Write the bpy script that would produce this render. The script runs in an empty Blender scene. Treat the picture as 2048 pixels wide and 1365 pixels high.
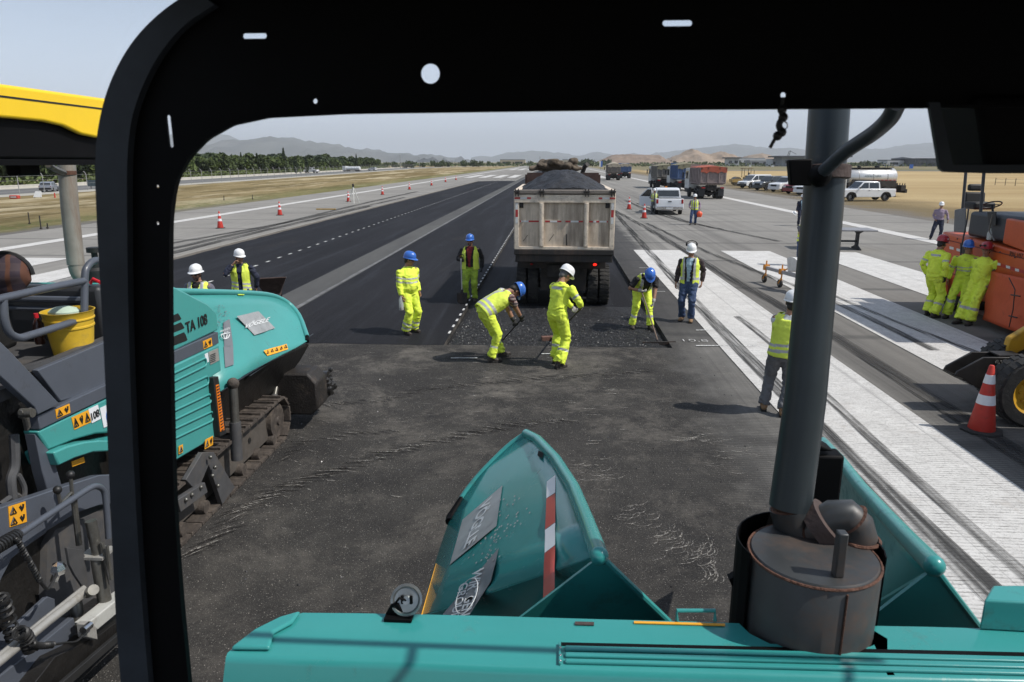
import bpy, bmesh, math, random
from mathutils import Vector, Matrix, noise
random.seed(7)
R=math.radians
sc=bpy.context.scene
# ---------- camera ----------
CH=3.6; F=1430.0
PIT=math.atan(358.5/F); YAW=math.atan(85/math.hypot(F,358.5))
cam=bpy.data.cameras.new('camera'); co=bpy.data.objects.new('camera',cam); sc.collection.objects.link(co)
co.location=(0,0,CH); co.rotation_euler=(math.pi/2-PIT,0,YAW)
cam.sensor_width=36; cam.lens=36*F/2048; cam.clip_start=0.05; cam.clip_end=60000
cam.dof.use_dof=True; cam.dof.focus_distance=14; cam.dof.aperture_fstop=9
sc.camera=co
# ---------- world + sun ----------
HAZE=1.05e-4
SUN_EL=51; SUN_A=12      # sun to the right (+X), slightly behind the camera
w=bpy.data.worlds.new("World"); sc.world=w; w.use_nodes=True
nt=w.node_tree; nt.nodes.clear()
def N(t,typ,**k):
    n=t.nodes.new(typ)
    for a,b in k.items(): setattr(n,a,b)
    return n
out=N(nt,'ShaderNodeOutputWorld'); bg=N(nt,'ShaderNodeBackground'); bg.inputs[1].default_value=0.098
sky=N(nt,'ShaderNodeTexSky',sky_type='NISHITA'); sky.sun_disc=False; sky.sun_elevation=R(SUN_EL); sky.sun_rotation=R(90+SUN_A)
sky.dust_density=1.2; sky.air_density=1.0; sky.ozone_density=1.2; sky.altitude=500
tc=N(nt,'ShaderNodeTexCoord'); sep=N(nt,'ShaderNodeSeparateXYZ')
nt.links.new(tc.outputs['Generated'],sep.inputs[0])
mp=N(nt,'ShaderNodeMapping'); mp.inputs['Scale'].default_value=(1.3,1.3,5.5); mp.inputs['Rotation'].default_value=(0.25,0.3,0.2)
nt.links.new(tc.outputs['Generated'],mp.inputs[0])
nz=N(nt,'ShaderNodeTexNoise'); nz.inputs['Scale'].default_value=3.0; nz.inputs['Detail'].default_value=9; nz.inputs['Roughness'].default_value=.62; nz.inputs['Distortion'].default_value=.5
nt.links.new(mp.outputs[0],nz.inputs[0])
cr=N(nt,'ShaderNodeValToRGB'); cr.color_ramp.elements[0].position=.42; cr.color_ramp.elements[1].position=.62
cr.color_ramp.elements[1].color=(.60,.60,.60,1)
nt.links.new(nz.outputs[0],cr.inputs[0])
# high thin haze veil, thicker near the horizon
mr=N(nt,'ShaderNodeMapRange'); mr.inputs['From Min'].default_value=0.0; mr.inputs['From Max'].default_value=.26
mr.inputs['To Min'].default_value=.93; mr.inputs['To Max'].default_value=.10
nt.links.new(sep.outputs[2],mr.inputs[0])
mx=N(nt,'ShaderNodeMath',operation='MAXIMUM'); nt.links.new(cr.outputs[0],mx.inputs[0]); nt.links.new(mr.outputs[0],mx.inputs[1])
mixs=N(nt,'ShaderNodeMixRGB'); mixs.inputs[2].default_value=(9.4,10.7,13.0,1)
nt.links.new(mx.outputs[0],mixs.inputs[0]); nt.links.new(sky.outputs[0],mixs.inputs[1]); nt.links.new(mixs.outputs[0],bg.inputs[0]); nt.links.new(bg.outputs[0],out.inputs[0])
sl=bpy.data.lights.new('sun','SUN'); sl.energy=4.8; sl.angle=R(.53); sl.color=(1,.955,.89)
so=bpy.data.objects.new('sun',sl); sc.collection.objects.link(so)
az=R(-SUN_A)
sdir=Vector((math.cos(az)*math.cos(R(SUN_EL)),math.sin(az)*math.cos(R(SUN_EL)),math.sin(R(SUN_EL))))
so.rotation_euler=sdir.to_track_quat('Z','Y').to_euler(); so.location=(60,-10,80)
sc.view_settings.view_transform='Standard'; sc.view_settings.look='None'; sc.view_settings.exposure=0.0; sc.view_settings.gamma=1
sc.cycles.max_bounces=5; sc.cycles.transparent_max_bounces=8; sc.cycles.volume_bounces=0
# ---------- measuring helpers: a photo pixel (2048 wide) met with a world plane ----------
_f=Vector((-math.sin(YAW)*math.cos(PIT),math.cos(YAW)*math.cos(PIT),-math.sin(PIT))); _r=Vector((math.cos(YAW),math.sin(YAW),0)); _u=_r.cross(_f)
def ray(x,y): return _r*((x-1024)/F)-_u*((y-682.5)/F)+_f
def PX(x,y,X): d=ray(x,y); return Vector((0,0,CH))+d*(X/d.x)
def PY(x,y,Y): d=ray(x,y); return Vector((0,0,CH))+d*(Y/d.y)
def PZ(x,y,Z=0): d=ray(x,y); return Vector((0,0,CH))+d*((Z-CH)/d.z)
# ---------- materials ----------
MATS={}
def mat(name,col,rough=.6,metal=0.0,var=.15,scale=6.0,bump=0.0,bscale=40.0,dirt=None,dirtamt=.0,dscale=3.0,coat=0.0,spec=.5,trans=0,emit=None,streak=False):
    if name in MATS: return MATS[name]
    m=bpy.data.materials.new(name); m.use_nodes=True; t=m.node_tree; b=t.nodes['Principled BSDF']
    b.inputs['Roughness'].default_value=rough; b.inputs['Metallic'].default_value=metal
    b.inputs['Specular IOR Level'].default_value=spec
    if coat: b.inputs['Coat Weight'].default_value=coat; b.inputs['Coat Roughness'].default_value=.08
    if trans: b.inputs['Transmission Weight'].default_value=trans
    tcn=N(t,'ShaderNodeTexCoord'); src=tcn.outputs['Object']
    if streak:
        mpn=N(t,'ShaderNodeMapping'); mpn.inputs['Scale'].default_value=(1,1,.12); t.links.new(src,mpn.inputs[0]); s2=mpn.outputs[0]
    else: s2=src
    n=N(t,'ShaderNodeTexNoise'); n.inputs['Scale'].default_value=scale; n.inputs['Detail'].default_value=6; n.inputs['Roughness'].default_value=.65
    t.links.new(src,n.inputs[0])
    mr_=N(t,'ShaderNodeMapRange'); mr_.inputs['From Min'].default_value=.25; mr_.inputs['From Max'].default_value=.75
    mr_.inputs['To Min'].default_value=1-var; mr_.inputs['To Max'].default_value=1+var; t.links.new(n.outputs[0],mr_.inputs[0])
    vm=N(t,'ShaderNodeVectorMath',operation='SCALE'); vm.inputs[0].default_value=col[:3]; t.links.new(mr_.outputs[0],vm.inputs['Scale'])
    o=vm.outputs[0]
    if dirt:
        n2=N(t,'ShaderNodeTexNoise'); n2.inputs['Scale'].default_value=dscale; n2.inputs['Detail'].default_value=10; n2.inputs['Roughness'].default_value=.75
        t.links.new(s2,n2.inputs[0])
        r2=N(t,'ShaderNodeMapRange'); r2.inputs['From Min'].default_value=.62-.3*dirtamt; r2.inputs['From Max'].default_value=.72-.1*dirtamt
        r2.inputs['To Max'].default_value=min(1,.5+.5*dirtamt); t.links.new(n2.outputs[0],r2.inputs[0])
        mx_=N(t,'ShaderNodeMixRGB'); mx_.inputs[2].default_value=(*dirt,1); t.links.new(r2.outputs[0],mx_.inputs[0]); t.links.new(o,mx_.inputs[1]); o=mx_.outputs[0]
        r3=N(t,'ShaderNodeMapRange'); r3.inputs['To Min'].default_value=rough; r3.inputs['To Max'].default_value=.85; t.links.new(r2.outputs[0],r3.inputs[0]); t.links.new(r3.outputs[0],b.inputs['Roughness'])
    t.links.new(o,b.inputs['Base Color'])
    if bump:
        n3=N(t,'ShaderNodeTexNoise'); n3.inputs['Scale'].default_value=bscale; n3.inputs['Detail'].default_value=4; t.links.new(src,n3.inputs[0])
        bp=N(t,'ShaderNodeBump'); bp.inputs['Strength'].default_value=bump; bp.inputs['Distance'].default_value=.02; t.links.new(n3.outputs[0],bp.inputs['Height']); t.links.new(bp.outputs[0],b.inputs['Normal'])
    if emit: b.inputs['Emission Color'].default_value=(*emit[:3],1); b.inputs['Emission Strength'].default_value=emit[3]
    MATS[name]=m; return m
def glassy(name,col=(.9,.95,.95),alpha=.35,rough=.05):
    if name in MATS: return MATS[name]
    m=bpy.data.materials.new(name); m.use_nodes=True; b=m.node_tree.nodes['Principled BSDF']
    b.inputs['Base Color'].default_value=(*col,1); b.inputs['Roughness'].default_value=rough; b.inputs['Alpha'].default_value=alpha
    MATS[name]=m; return m
# ---------- mesh builder ----------
class MB:
    def __init__(s): s.v=[]; s.f=[]; s.m=[]
    def add(s,vs,fs,m=0):
        o=len(s.v); s.v+= [Vector(p) for p in vs]; s.f+=[tuple(i+o for i in f) for f in fs]; s.m+=[m]*len(fs); return s
    def box(s,c,d,rot=(0,0,0),m=0,taper=None):
        from mathutils import Euler
        M=Euler(rot).to_matrix(); c=Vector(c); h=[x/2 for x in d]; vs=[]
        for z in (-1,1):
            for x,y in ((-1,-1),(1,-1),(1,1),(-1,1)):
                k=taper if (taper and z>0) else (1,1)
                vs.append(c+M@Vector((x*h[0]*k[0],y*h[1]*k[1],z*h[2])))
        return s.add(vs,[(3,2,1,0),(4,5,6,7),(0,1,5,4),(1,2,6,5),(2,3,7,6),(3,0,4,7)],m)
    def bb(s,a,b,m=0):
        a=Vector(a);b=Vector(b); return s.box((a+b)/2,[abs(q) for q in (b-a)],m=m)
    def prism(s,poly,off,m=0):
        # poly: 3D points, extruded by vector off; orientation fixed later by recalc
        n=len(poly); off=Vector(off); vs=[Vector(p) for p in poly]+[Vector(p)+off for p in poly]
        fs=[tuple(range(n))[::-1],tuple(range(n,2*n))]+[(i,(i+1)%n,(i+1)%n+n,i+n) for i in range(n)]
        return s.add(vs,fs,m)
    def tube(s,pts,r,n=10,m=0,caps=True,ry=None,side=None):
        pts=[Vector(p) for p in pts]; K=len(pts); rr=r if isinstance(r,(list,tuple)) else [r]*K
        r2=ry if ry else rr
        vs=[];prev=None
        for i,p in enumerate(pts):
            d=(pts[min(i+1,K-1)]-pts[max(i-1,0)]); d=d.normalized() if d.length>1e-9 else Vector((0,0,1))
            a=Vector(side) if side else (prev if prev else (Vector((1,0,0)) if abs(d.x)<.8 else Vector((0,1,0))))
            a=(a-d*a.dot(d)).normalized(); b=d.cross(a); prev=a
            for j in range(n):
                t=2*math.pi*j/n; vs.append(p+a*math.cos(t)*rr[i]+b*math.sin(t)*r2[i])
        fs=[(i*n+j,i*n+(j+1)%n,(i+1)*n+(j+1)%n,(i+1)*n+j) for i in range(K-1) for j in range(n)]
        if caps: fs+=[tuple(range(n))[::-1],tuple(range((K-1)*n,K*n))]
        return s.add(vs,fs,m)
    def lathe(s,prof,c,axis=(0,0,1),n=24,m=0,closed=False,cap=True):
        ax=Vector(axis).normalized(); a=Vector((1,0,0)) if abs(ax.x)<.8 else Vector((0,1,0)); a=(a-ax*a.dot(ax)).normalized(); b=ax.cross(a); c=Vector(c)
        vs=[c+ax*h+(a*math.cos(2*math.pi*j/n)+b*math.sin(2*math.pi*j/n))*r for r,h in prof for j in range(n)]
        K=len(prof); fs=[(i*n+j,i*n+(j+1)%n,(i+1)*n+(j+1)%n,(i+1)*n+j) for i in range(K-1) for j in range(n)]
        if closed: fs+=[((K-1)*n+j,(K-1)*n+(j+1)%n,(j+1)%n,j) for j in range(n)]
        elif cap: fs+=[tuple(range(n))[::-1],tuple(range((K-1)*n,K*n))]
        return s.add(vs,fs,m)
    def ball(s,c,r,n=12,k=8,m=0,M=None):
        r=r if isinstance(r,(tuple,list)) else (r,r,r); c=Vector(c); vs=[];
        for i in range(k+1):
            p=math.pi*i/k
            for j in range(n):
                q=2*math.pi*j/n; v=Vector((math.sin(p)*math.cos(q)*r[0],math.sin(p)*math.sin(q)*r[1],math.cos(p)*r[2]))
                vs.append(c+(M@v if M else v))
        fs=[(i*n+j,(i+1)*n+j,(i+1)*n+(j+1)%n,i*n+(j+1)%n) for i in range(k) for j in range(n)]
        return s.add(vs,fs,m)
    def build(s,name,mats,parent=None,bevel=0,smooth=40,mtx=None,seg=2,sub=0,disp=0,dscale=6):
        me=bpy.data.meshes.new(name); me.from_pydata([tuple(p) for p in s.v],[],s.f)
        mats=mats if isinstance(mats,(list,tuple)) else [mats]
        for q in mats: me.materials.append(q)
        me.polygons.foreach_set('material_index',s.m)
        bm=bmesh.new(); bm.from_mesh(me); bmesh.ops.remove_doubles(bm,verts=bm.verts,dist=1e-5); bmesh.ops.recalc_face_normals(bm,faces=bm.faces)
        if sub: bmesh.ops.subdivide_edges(bm,edges=bm.edges,cuts=sub,use_grid_fill=True)
        if disp:
            bm.normal_update()
            for v in bm.verts:
                q=v.co*dscale; v.co+=v.normal*disp*noise.noise(q)+Vector((0,0,0))
        bm.to_mesh(me); bm.free()
        if smooth: me.shade_smooth(); me.set_sharp_from_angle(angle=R(smooth))
        o=bpy.data.objects.new(name,me); sc.collection.objects.link(o)
        if parent: o.parent=parent
        if mtx: o.matrix_basis=mtx
        if bevel:
            md=o.modifiers.new('bevel','BEVEL'); md.width=bevel; md.segments=seg; md.limit_method='ANGLE'; md.angle_limit=R(35); md.harden_normals=False
        return o
def tag(o,label=None,cat=None,group=None,kind=None):
    if label: o['label']=label
    if cat: o['category']=cat
    if group: o['group']=group
    if kind: o['kind']=kind
    return o
def empty(name,loc,rz=0,label=None,cat=None,group=None):
    o=bpy.data.objects.new(name,None); o.empty_display_size=.2; sc.collection.objects.link(o); o.location=loc; o.rotation_euler=(0,0,rz); return tag(o,label,cat,group)
def dup(root,loc,rz=None,label=None,scale=None):
    def cp(o,par):
        c=o.copy(); sc.collection.objects.link(c)
        if par: c.parent=par
        for ch in KIDS.get(o.name,[]) or list(o.children): cp(ch,c)
        return c
    r=cp(root,None); r.location=loc
    if rz is not None: r.rotation_euler=(0,0,rz)
    if scale: r.scale=scale if isinstance(scale,(tuple,list)) else (scale,)*3
    if label: r['label']=label
    return r
KIDS={}
def struct(o): o['kind']='structure'; return o
def smoothpath(pts,n=6):
    # Catmull-Rom
    P=[Vector(p) for p in pts]; out=[]
    for i in range(len(P)-1):
        a=P[max(i-1,0)];b=P[i];c=P[i+1];d=P[min(i+2,len(P)-1)]
        for k in range(n):
            t=k/n; out.append(.5*((2*b)+(c-a)*t+(2*a-5*b+4*c-d)*t*t+(3*b-a-3*c+d)*t**3))
    out.append(P[-1]); return out
def text(name,s,size,origin,xdir,ydir,m,parent=None,depth=.002,shear=0,align='CENTER',sx=1.0,bold=0.0):
    cu=bpy.data.curves.new(name,'FONT'); cu.body=s; cu.size=size; cu.extrude=depth; cu.align_x=align; cu.align_y='CENTER'; cu.shear=shear; cu.offset=bold
    o=bpy.data.objects.new(name+'_tmp',cu); sc.collection.objects.link(o)
    dg=bpy.context.evaluated_depsgraph_get(); me=bpy.data.meshes.new_from_object(o.evaluated_get(dg)); sc.collection.objects.unlink(o); bpy.data.objects.remove(o)
    x=Vector(xdir).normalized(); y=Vector(ydir); y=(y-x*y.dot(x)).normalized(); z=x.cross(y); M=Matrix((x*sx,y,z)).transposed().to_4x4(); M.translation=Vector(origin)
    me.transform(M); me.materials.clear(); me.materials.append(m)
    ob=bpy.data.objects.new(name,me); sc.collection.objects.link(ob)
    if parent: ob.parent=parent
    return ob
def holeplate(name,outer,holes,depth,M,m,parent=None,bevel=0):
    cu=bpy.data.curves.new(name,'CURVE'); cu.dimensions='2D'; cu.fill_mode='BOTH'; cu.extrude=depth/2; cu.bevel_depth=bevel
    for pl in [outer]+holes:
        sp=cu.splines.new('POLY'); sp.points.add(len(pl)-1)
        for i,p in enumerate(pl): sp.points[i].co=(p[0],p[1],0,1)
        sp.use_cyclic_u=True
    o=bpy.data.objects.new(name+'_tmp',cu); sc.collection.objects.link(o)
    dg=bpy.context.evaluated_depsgraph_get(); me=bpy.data.meshes.new_from_object(o.evaluated_get(dg)); bpy.data.objects.remove(o)
    me.transform(M); me.materials.clear(); me.materials.append(m)
    ob=bpy.data.objects.new(name,me); sc.collection.objects.link(ob)
    if parent: ob.parent=parent
    return ob
def circ(cx,cy,r,n=24,ry=None): return [(cx+r*math.cos(2*math.pi*i/n),cy+(ry or r)*math.sin(2*math.pi*i/n)) for i in range(n)]
def slot(cx,cy,w,h):
    r=min(w,h)/2; o=[]
    if w>=h:
        for i in range(9): a=-math.pi/2+math.pi*i/8; o.append((cx+w/2-r+r*math.cos(a),cy+r*math.sin(a)))
        for i in range(9): a=math.pi/2+math.pi*i/8; o.append((cx-w/2+r+r*math.cos(a),cy+r*math.sin(a)))
    else:
        for i in range(9): a=math.pi*i/8; o.append((cx+r*math.cos(a),cy+h/2-r+r*math.sin(a)))
        for i in range(9): a=math.pi+math.pi*i/8; o.append((cx+r*math.cos(a),cy-h/2+r+r*math.sin(a)))
    return o
def plateM(o,x,y):
    x=Vector(x).normalized(); y=Vector(y); y=(y-x*y.dot(x)).normalized(); M=Matrix((x,y,x.cross(y))).transposed().to_4x4(); M.translation=Vector(o); return M
# ================= GROUND =================
def gmat(name,build):
    m=bpy.data.materials.new(name); m.use_nodes=True; t=m.node_tree; b=t.nodes['Principled BSDF']; b.inputs['Roughness'].default_value=.9; b.inputs['Specular IOR Level'].default_value=.12
    g=N(t,'ShaderNodeNewGeometry'); pos=g.outputs['Position']
    def nz(scale,detail=6,rough=.6,vec=(1,1,1),dist=0):
        mp=N(t,'ShaderNodeMapping'); mp.inputs['Scale'].default_value=vec; t.links.new(pos,mp.inputs[0])
        n=N(t,'ShaderNodeTexNoise'); n.inputs['Scale'].default_value=scale; n.inputs['Detail'].default_value=detail; n.inputs['Roughness'].default_value=rough; n.inputs['Distortion'].default_value=dist
        t.links.new(mp.outputs[0],n.inputs[0]); return n.outputs[0]
    def rng(v,a,b_,c=0,d=1,smooth=False):
        r=N(t,'ShaderNodeMapRange'); r.inputs[1].default_value=a; r.inputs[2].default_value=b_; r.inputs[3].default_value=c; r.inputs[4].default_value=d
        if smooth: r.interpolation_type='SMOOTHSTEP'
        t.links.new(v,r.inputs[0]); return r.outputs[0]
    def mth(op,a,b_=None):
        r=N(t,'ShaderNodeMath',operation=op)
        for i,q in enumerate((a,b_)):
            if q is None: continue
            if hasattr(q,'default_value'): t.links.new(q,r.inputs[i])
            else: r.inputs[i].default_value=q
        return r.outputs[0]
    def mix(f,a,b_):
        r=N(t,'ShaderNodeMixRGB')
        for i,q in enumerate((f,a,b_)):
            if hasattr(q,'default_value'): t.links.new(q,r.inputs[i])
            elif isinstance(q,(int,float)): r.inputs[i].default_value=q
            else: r.inputs[i].default_value=(*q,1)
        return r.outputs[0]
    s=N(t,'ShaderNodeSeparateXYZ'); t.links.new(pos,s.inputs[0])
    def bump(h,st,dist=.02):
        bp=N(t,'ShaderNodeBump'); bp.inputs['Strength'].default_value=st; bp.inputs['Distance'].default_value=dist; t.links.new(h,bp.inputs['Height']); t.links.new(bp.outputs[0],b.inputs['Normal'])
    def wave(scale,axis='Y',dist=0.3,ds=2):
        wv=N(t,'ShaderNodeTexWave',bands_direction=axis); wv.inputs['Scale'].default_value=scale; wv.inputs['Distortion'].default_value=dist; wv.inputs['Detail'].default_value=3; wv.inputs['Detail Scale'].default_value=ds
        t.links.new(pos,wv.inputs[0]); return wv.outputs['Fac']
    class K: pass
    k=K(); k.nz=nz;k.rng=rng;k.m=mth;k.mix=mix;k.X=s.outputs[0];k.Y=s.outputs[1];k.bump=bump;k.wave=wave;k.t=t;k.b=b;k.pos=pos
    c=build(k); t.links.new(c,b.inputs['Base Color']); return m
def m_runway(k):
    big=k.nz(.18,5,.6); fine=k.nz(55,3,.7); mid=k.nz(2.5,6,.7)
    c=k.mix(k.rng(big,.3,.7),(.225,.215,.198),(.30,.288,.262))
    c=k.mix(k.rng(mid,.35,.75,0,.45),c,(.175,.168,.155))
    # longitudinal tyre rubber, thickest round the centre
    st=k.nz(1.0,8,.7,(1.5,.02,1)); cen=k.m('MULTIPLY',k.rng(k.X,-24,-8,0,1,True),k.rng(k.X,4,15,1,.25,True))
    rub=k.m('MULTIPLY',k.rng(st,.42,.72),cen); c=k.mix(k.m('MULTIPLY',rub,.75),c,(.035,.035,.036))
    st2=k.nz(1.0,4,.8,(9,.05,1)); c=k.mix(k.rng(st2,.6,.78,0,.5),c,(.06,.058,.056))
    c=k.mix(k.m('MULTIPLY',k.m('MULTIPLY',k.rng(k.X,5,6,0,1),k.rng(k.X,16.5,17.5,1,0)),k.rng(k.Y,40,20,0,.45)),c,(.095,.088,.080))
    # transverse construction joints
    jt=k.wave(.052,'Y',.15,1); c=k.mix(k.rng(jt,.985,1,0,.5),c,(.05,.05,.05))
    # milled, dusty work area near the pavers
    xe=k.m('ADD',k.X,k.rng(k.nz(.9,5,.7),0,1,-1.0,1.0)); ye=k.m('ADD',k.Y,k.rng(k.nz(.5,5,.7),0,1,-2,2))
    wa=k.m('MULTIPLY',k.rng(xe,1.9,3.4,1,0,True),k.rng(xe,-13,-11,0,1,True)); wa=k.m('MULTIPLY',wa,k.rng(ye,30,60,1,0,True))
    dk=k.mix(k.rng(k.nz(1.1,11,.8,dist=.2),.36,.64),(.021,.020,.020),(.050,.047,.043))
    # tan dust, curved scuffs
    dust=k.nz(.62,11,.82,dist=.35); near=k.rng(k.Y,5,12,.45,1)
    c2=k.mix(k.m('MULTIPLY',k.rng(dust,.49,.68,0,.8),near),dk,(.185,.168,.145))
    sc1=k.nz(7,9,.85,(.30,2.4,1),1.0); msk=k.nz(.55,4,.6)
    c2=k.mix(k.m('MULTIPLY',k.rng(sc1,.60,.68,0,.55),k.rng(msk,.44,.54)),c2,(.34,.32,.29))
    sc2=k.nz(6,9,.85,(2.6,.25,1),1.2); c2=k.mix(k.m('MULTIPLY',k.rng(sc2,.61,.69,0,.4),k.rng(msk,.52,.42)),c2,(.30,.28,.26))
    dk2=k.nz(.5,10,.75,dist=.25); c2=k.mix(k.rng(dk2,.50,.66,0,.55),c2,(.022,.021,.021))
    sp=k.nz(70,2,.6); c2=k.mix(k.rng(sp,.64,.72,0,.8),c2,(.36,.34,.31))
    c=k.mix(wa,c,c2)
    # dark rubber strip beside the trench
    ds=k.m('MULTIPLY',k.rng(k.X,2.2,2.5,0,1),k.rng(xe,3.3,4.2,1,0,True)); ds=k.m('MULTIPLY',ds,k.rng(k.Y,14,16,.4,1)); c=k.mix(k.m('MULTIPLY',ds,.8),c,(.036,.036,.038))
    s9=k.nz(150,2,.8); c=k.mix(k.m('MULTIPLY',wa,k.rng(s9,.60,.70,0,.55)),c,(.26,.245,.22)); c=k.mix(k.m('MULTIPLY',wa,k.rng(s9,.42,.32,0,.7)),c,(.012,.012,.012))
    gr=k.wave(5.2,'Y',.8,3); gm=k.m('MULTIPLY',k.rng(k.Y,6,24,1,0),k.rng(k.X,1.0,2.6,0,1)); c=k.mix(k.m('MULTIPLY',k.rng(gr,.55,.9,0,.55),gm),c,(.03,.03,.03))
    c=k.mix(k.rng(fine,.55,.8,0,.45),c,(.05,.048,.046)); c=k.mix(k.rng(fine,.42,.25,0,.35),c,(.26,.25,.23))
    k.bump(k.m('ADD',k.nz(45,4,.7),k.m('MULTIPLY',gr,gm)),.55,.02)
    return c
def m_fresh(k):
    a=k.nz(.5,6,.6,(1,.15,1)); c=k.mix(k.rng(a,.3,.7),(.0075,.0075,.009),(.0175,.0175,.0205))
    st=k.nz(1.2,8,.75,(1.4,.06,1),.6); c=k.mix(k.rng(st,.50,.72,0,.7),c,(.036,.038,.046))
    du=k.nz(.35,7,.7,(1,.3,1)); c=k.mix(k.rng(du,.6,.8,0,.35),c,(.085,.072,.058))
    sp=k.nz(38,3,.7); c=k.mix(k.rng(sp,.63,.75,0,.65),c,(.20,.20,.21))
    fl=k.nz(3,6,.8,(2.5,.4,1)); c=k.mix(k.rng(fl,.70,.74,0,.5),c,(.3,.3,.32))
    k.b.inputs['Roughness'].default_value=.8; k.b.inputs['Specular IOR Level'].default_value=.15
    k.bump(k.nz(50,4,.75),.7,.02); return c
def m_mix(k):
    a=k.nz(1.2,6,.7); c=k.mix(k.rng(a,.3,.7),(.010,.010,.011),(.022,.021,.022))
    sp=k.nz(30,3,.7); c=k.mix(k.rng(sp,.60,.72,0,.7),c,(.17,.165,.16))
    du=k.nz(1.0,7,.7,(1.6,.6,1)); c=k.mix(k.rng(du,.64,.76,0,.5),c,(.16,.12,.085))
    k.b.inputs['Roughness'].default_value=.6; k.b.inputs['Specular IOR Level'].default_value=.3; k.bump(k.nz(34,5,.8),1.0,.05); return c
def m_strip(k):
    c=k.mix(k.rng(k.nz(.8,6,.7,(1,.2,1)),.3,.7),(.07,.07,.07),(.105,.105,.10))
    c=k.mix(k.rng(k.nz(4,6,.7,(3,.4,1)),.6,.75,0,.6),c,(.04,.04,.04)); k.bump(k.nz(45,4,.7),.4); return c
def m_paint(k):
    c=k.mix(k.rng(k.nz(2,6,.7),.3,.7),(.47,.46,.44),(.62,.61,.585))
    gr=k.wave(5.2,'Y',1.3,4); br=k.nz(14,6,.8,(.35,1,1)); near=k.rng(k.Y,4,30,1,.15)
    c=k.mix(k.m('MULTIPLY',k.m('MULTIPLY',k.rng(gr,.66,.96,0,.9),k.rng(br,.42,.62)),near),c,(.10,.095,.09))
    pit=k.nz(38,4,.8); c=k.mix(k.rng(pit,.52,.66,0,.7),c,(.22,.21,.20))
    ru=k.nz(1.0,5,.7,(7,.03,1)); c=k.mix(k.rng(ru,.60,.74,0,.8),c,(.13,.13,.13))
    cr=k.nz(1.3,9,.8); c=k.mix(k.rng(cr,.58,.68,0,.5),c,(.36,.32,.28))
    k.bump(k.m('ADD',gr,pit),.35,.01); return c
def m_chalk(k):
    k.b.inputs['Alpha'].default_value=1; return k.mix(k.rng(k.nz(30,4,.7),.4,.6),(.25,.25,.24),(.72,.72,.70))
def m_rub(k):
    k.t.links.new(k.m('MULTIPLY',k.rng(k.nz(1,6,.75,(14,.25,1)),.38,.58),.8),k.b.inputs['Alpha']); return k.mix(.5,(.03,.03,.03),(.04,.04,.04))
def m_grassL(k):
    big=k.nz(.05,6,.65,(.5,.12,1)); c=k.mix(k.rng(big,.35,.65),(.16,.115,.045),(.30,.235,.12))
    c=k.mix(k.rng(k.nz(.2,8,.75,(1,.2,1)),.48,.56,0,.85),c,(.125,.095,.038))
    c=k.mix(k.rng(k.nz(.16,9,.75,(1,.16,1)),.51,.58,0,.95),c,(.46,.385,.245))
    ed=k.rng(k.m('ADD',k.X,k.rng(k.nz(.3,6,.7),0,1,-4,4)),-36,-30,0,1,True); c=k.mix(k.m('MULTIPLY',ed,k.rng(k.nz(1.2,7,.75),.35,.6,0,.85)),c,(.115,.14,.045))
    pv=k.rng(k.m('ADD',k.X,k.rng(k.nz(.6,6,.7),0,1,-1.6,1.6)),-30.2,-28.6,0,1,True); pv=k.m('MULTIPLY',pv,k.rng(k.Y,45,80,1,0)); c=k.mix(pv,c,(.17,.16,.145))
    f=k.nz(9,5,.8); c=k.mix(k.rng(f,.55,.75,0,.55),c,(.07,.065,.03)); k.bump(f,1,.12); return c
def m_grassR(k):
    big=k.nz(.03,7,.65,(.35,1.2,1)); c=k.mix(k.rng(big,.35,.65),(.36,.255,.12),(.50,.385,.21))
    c=k.mix(k.rng(k.nz(.06,7,.7,(.3,1.6,1)),.54,.64,0,.8),c,(.27,.175,.075))
    ye=k.m('ADD',k.X,k.rng(k.nz(.12,6,.7),0,1,-6,6)); ed=k.rng(ye,29,37,1,0,True)
    c=k.mix(ed,c,(.20,.155,.085)); ed2=k.rng(ye,24,28,1,0,True); c=k.mix(ed2,c,(.19,.175,.155))
    f=k.nz(7,5,.8); c=k.mix(k.rng(f,.5,.75,0,.5),c,(.14,.11,.06)); k.bump(f,1,.12); return c
def m_far(k):
    c=k.mix(k.rng(k.nz(.004,7,.6),.35,.65),(.15,.14,.08),(.26,.21,.12)); c=k.mix(k.rng(k.nz(.02,7,.6),.5,.62,0,.7),c,(.06,.075,.03)); return c
def m_road(k): return k.mix(k.rng(k.nz(.3,6,.7,(1,.1,1)),.3,.7),(.12,.12,.12),(.17,.17,.165))
G_RUN=gmat('old_runway_asphalt',m_runway);G_FR=gmat('rolled_fresh_asphalt',m_fresh);G_MIX=gmat('loose_hot_mix',m_mix);G_STR=gmat('old_asphalt_strip',m_strip)
G_PNT=gmat('worn_white_paint',m_paint);G_CH=gmat('chalk',m_chalk);G_RB=gmat('tyre_rubber_trace',m_rub);G_GL=gmat('mown_dry_grass',m_grassL);G_GR=gmat('straw_field',m_grassR);G_FAR=gmat('distant_plain',m_far);G_RD=gmat('perimeter_road_asphalt',m_road)
def sheet(name,poly,z,m,kind='structure'):
    b=MB(); b.add([(x,y,z) for x,y in poly],[tuple(range(len(poly)))]); o=b.build(name,m,smooth=0)
    if o.data.polygons[0].normal.z<0: o.data.flip_normals()
    o['kind']=kind; return o
def rect(x0,x1,y0,y1): return [(x0,y0),(x1,y0),(x1,y1),(x0,y1)]
ZG=-.16
sheet('ground',rect(-24000,24000,-3000,30000),ZG,G_FAR)
# field sheets
sheet('dry_grass_left',[(-200,-20),(-27.6,-20),(-27.6,300),(-30,700),(-200,700)],-.05,G_GL)
sheet('straw_field',[(23.5,-20),(330,-20),(420,260),(23.5,330)],-.05,G_GR)
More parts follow.
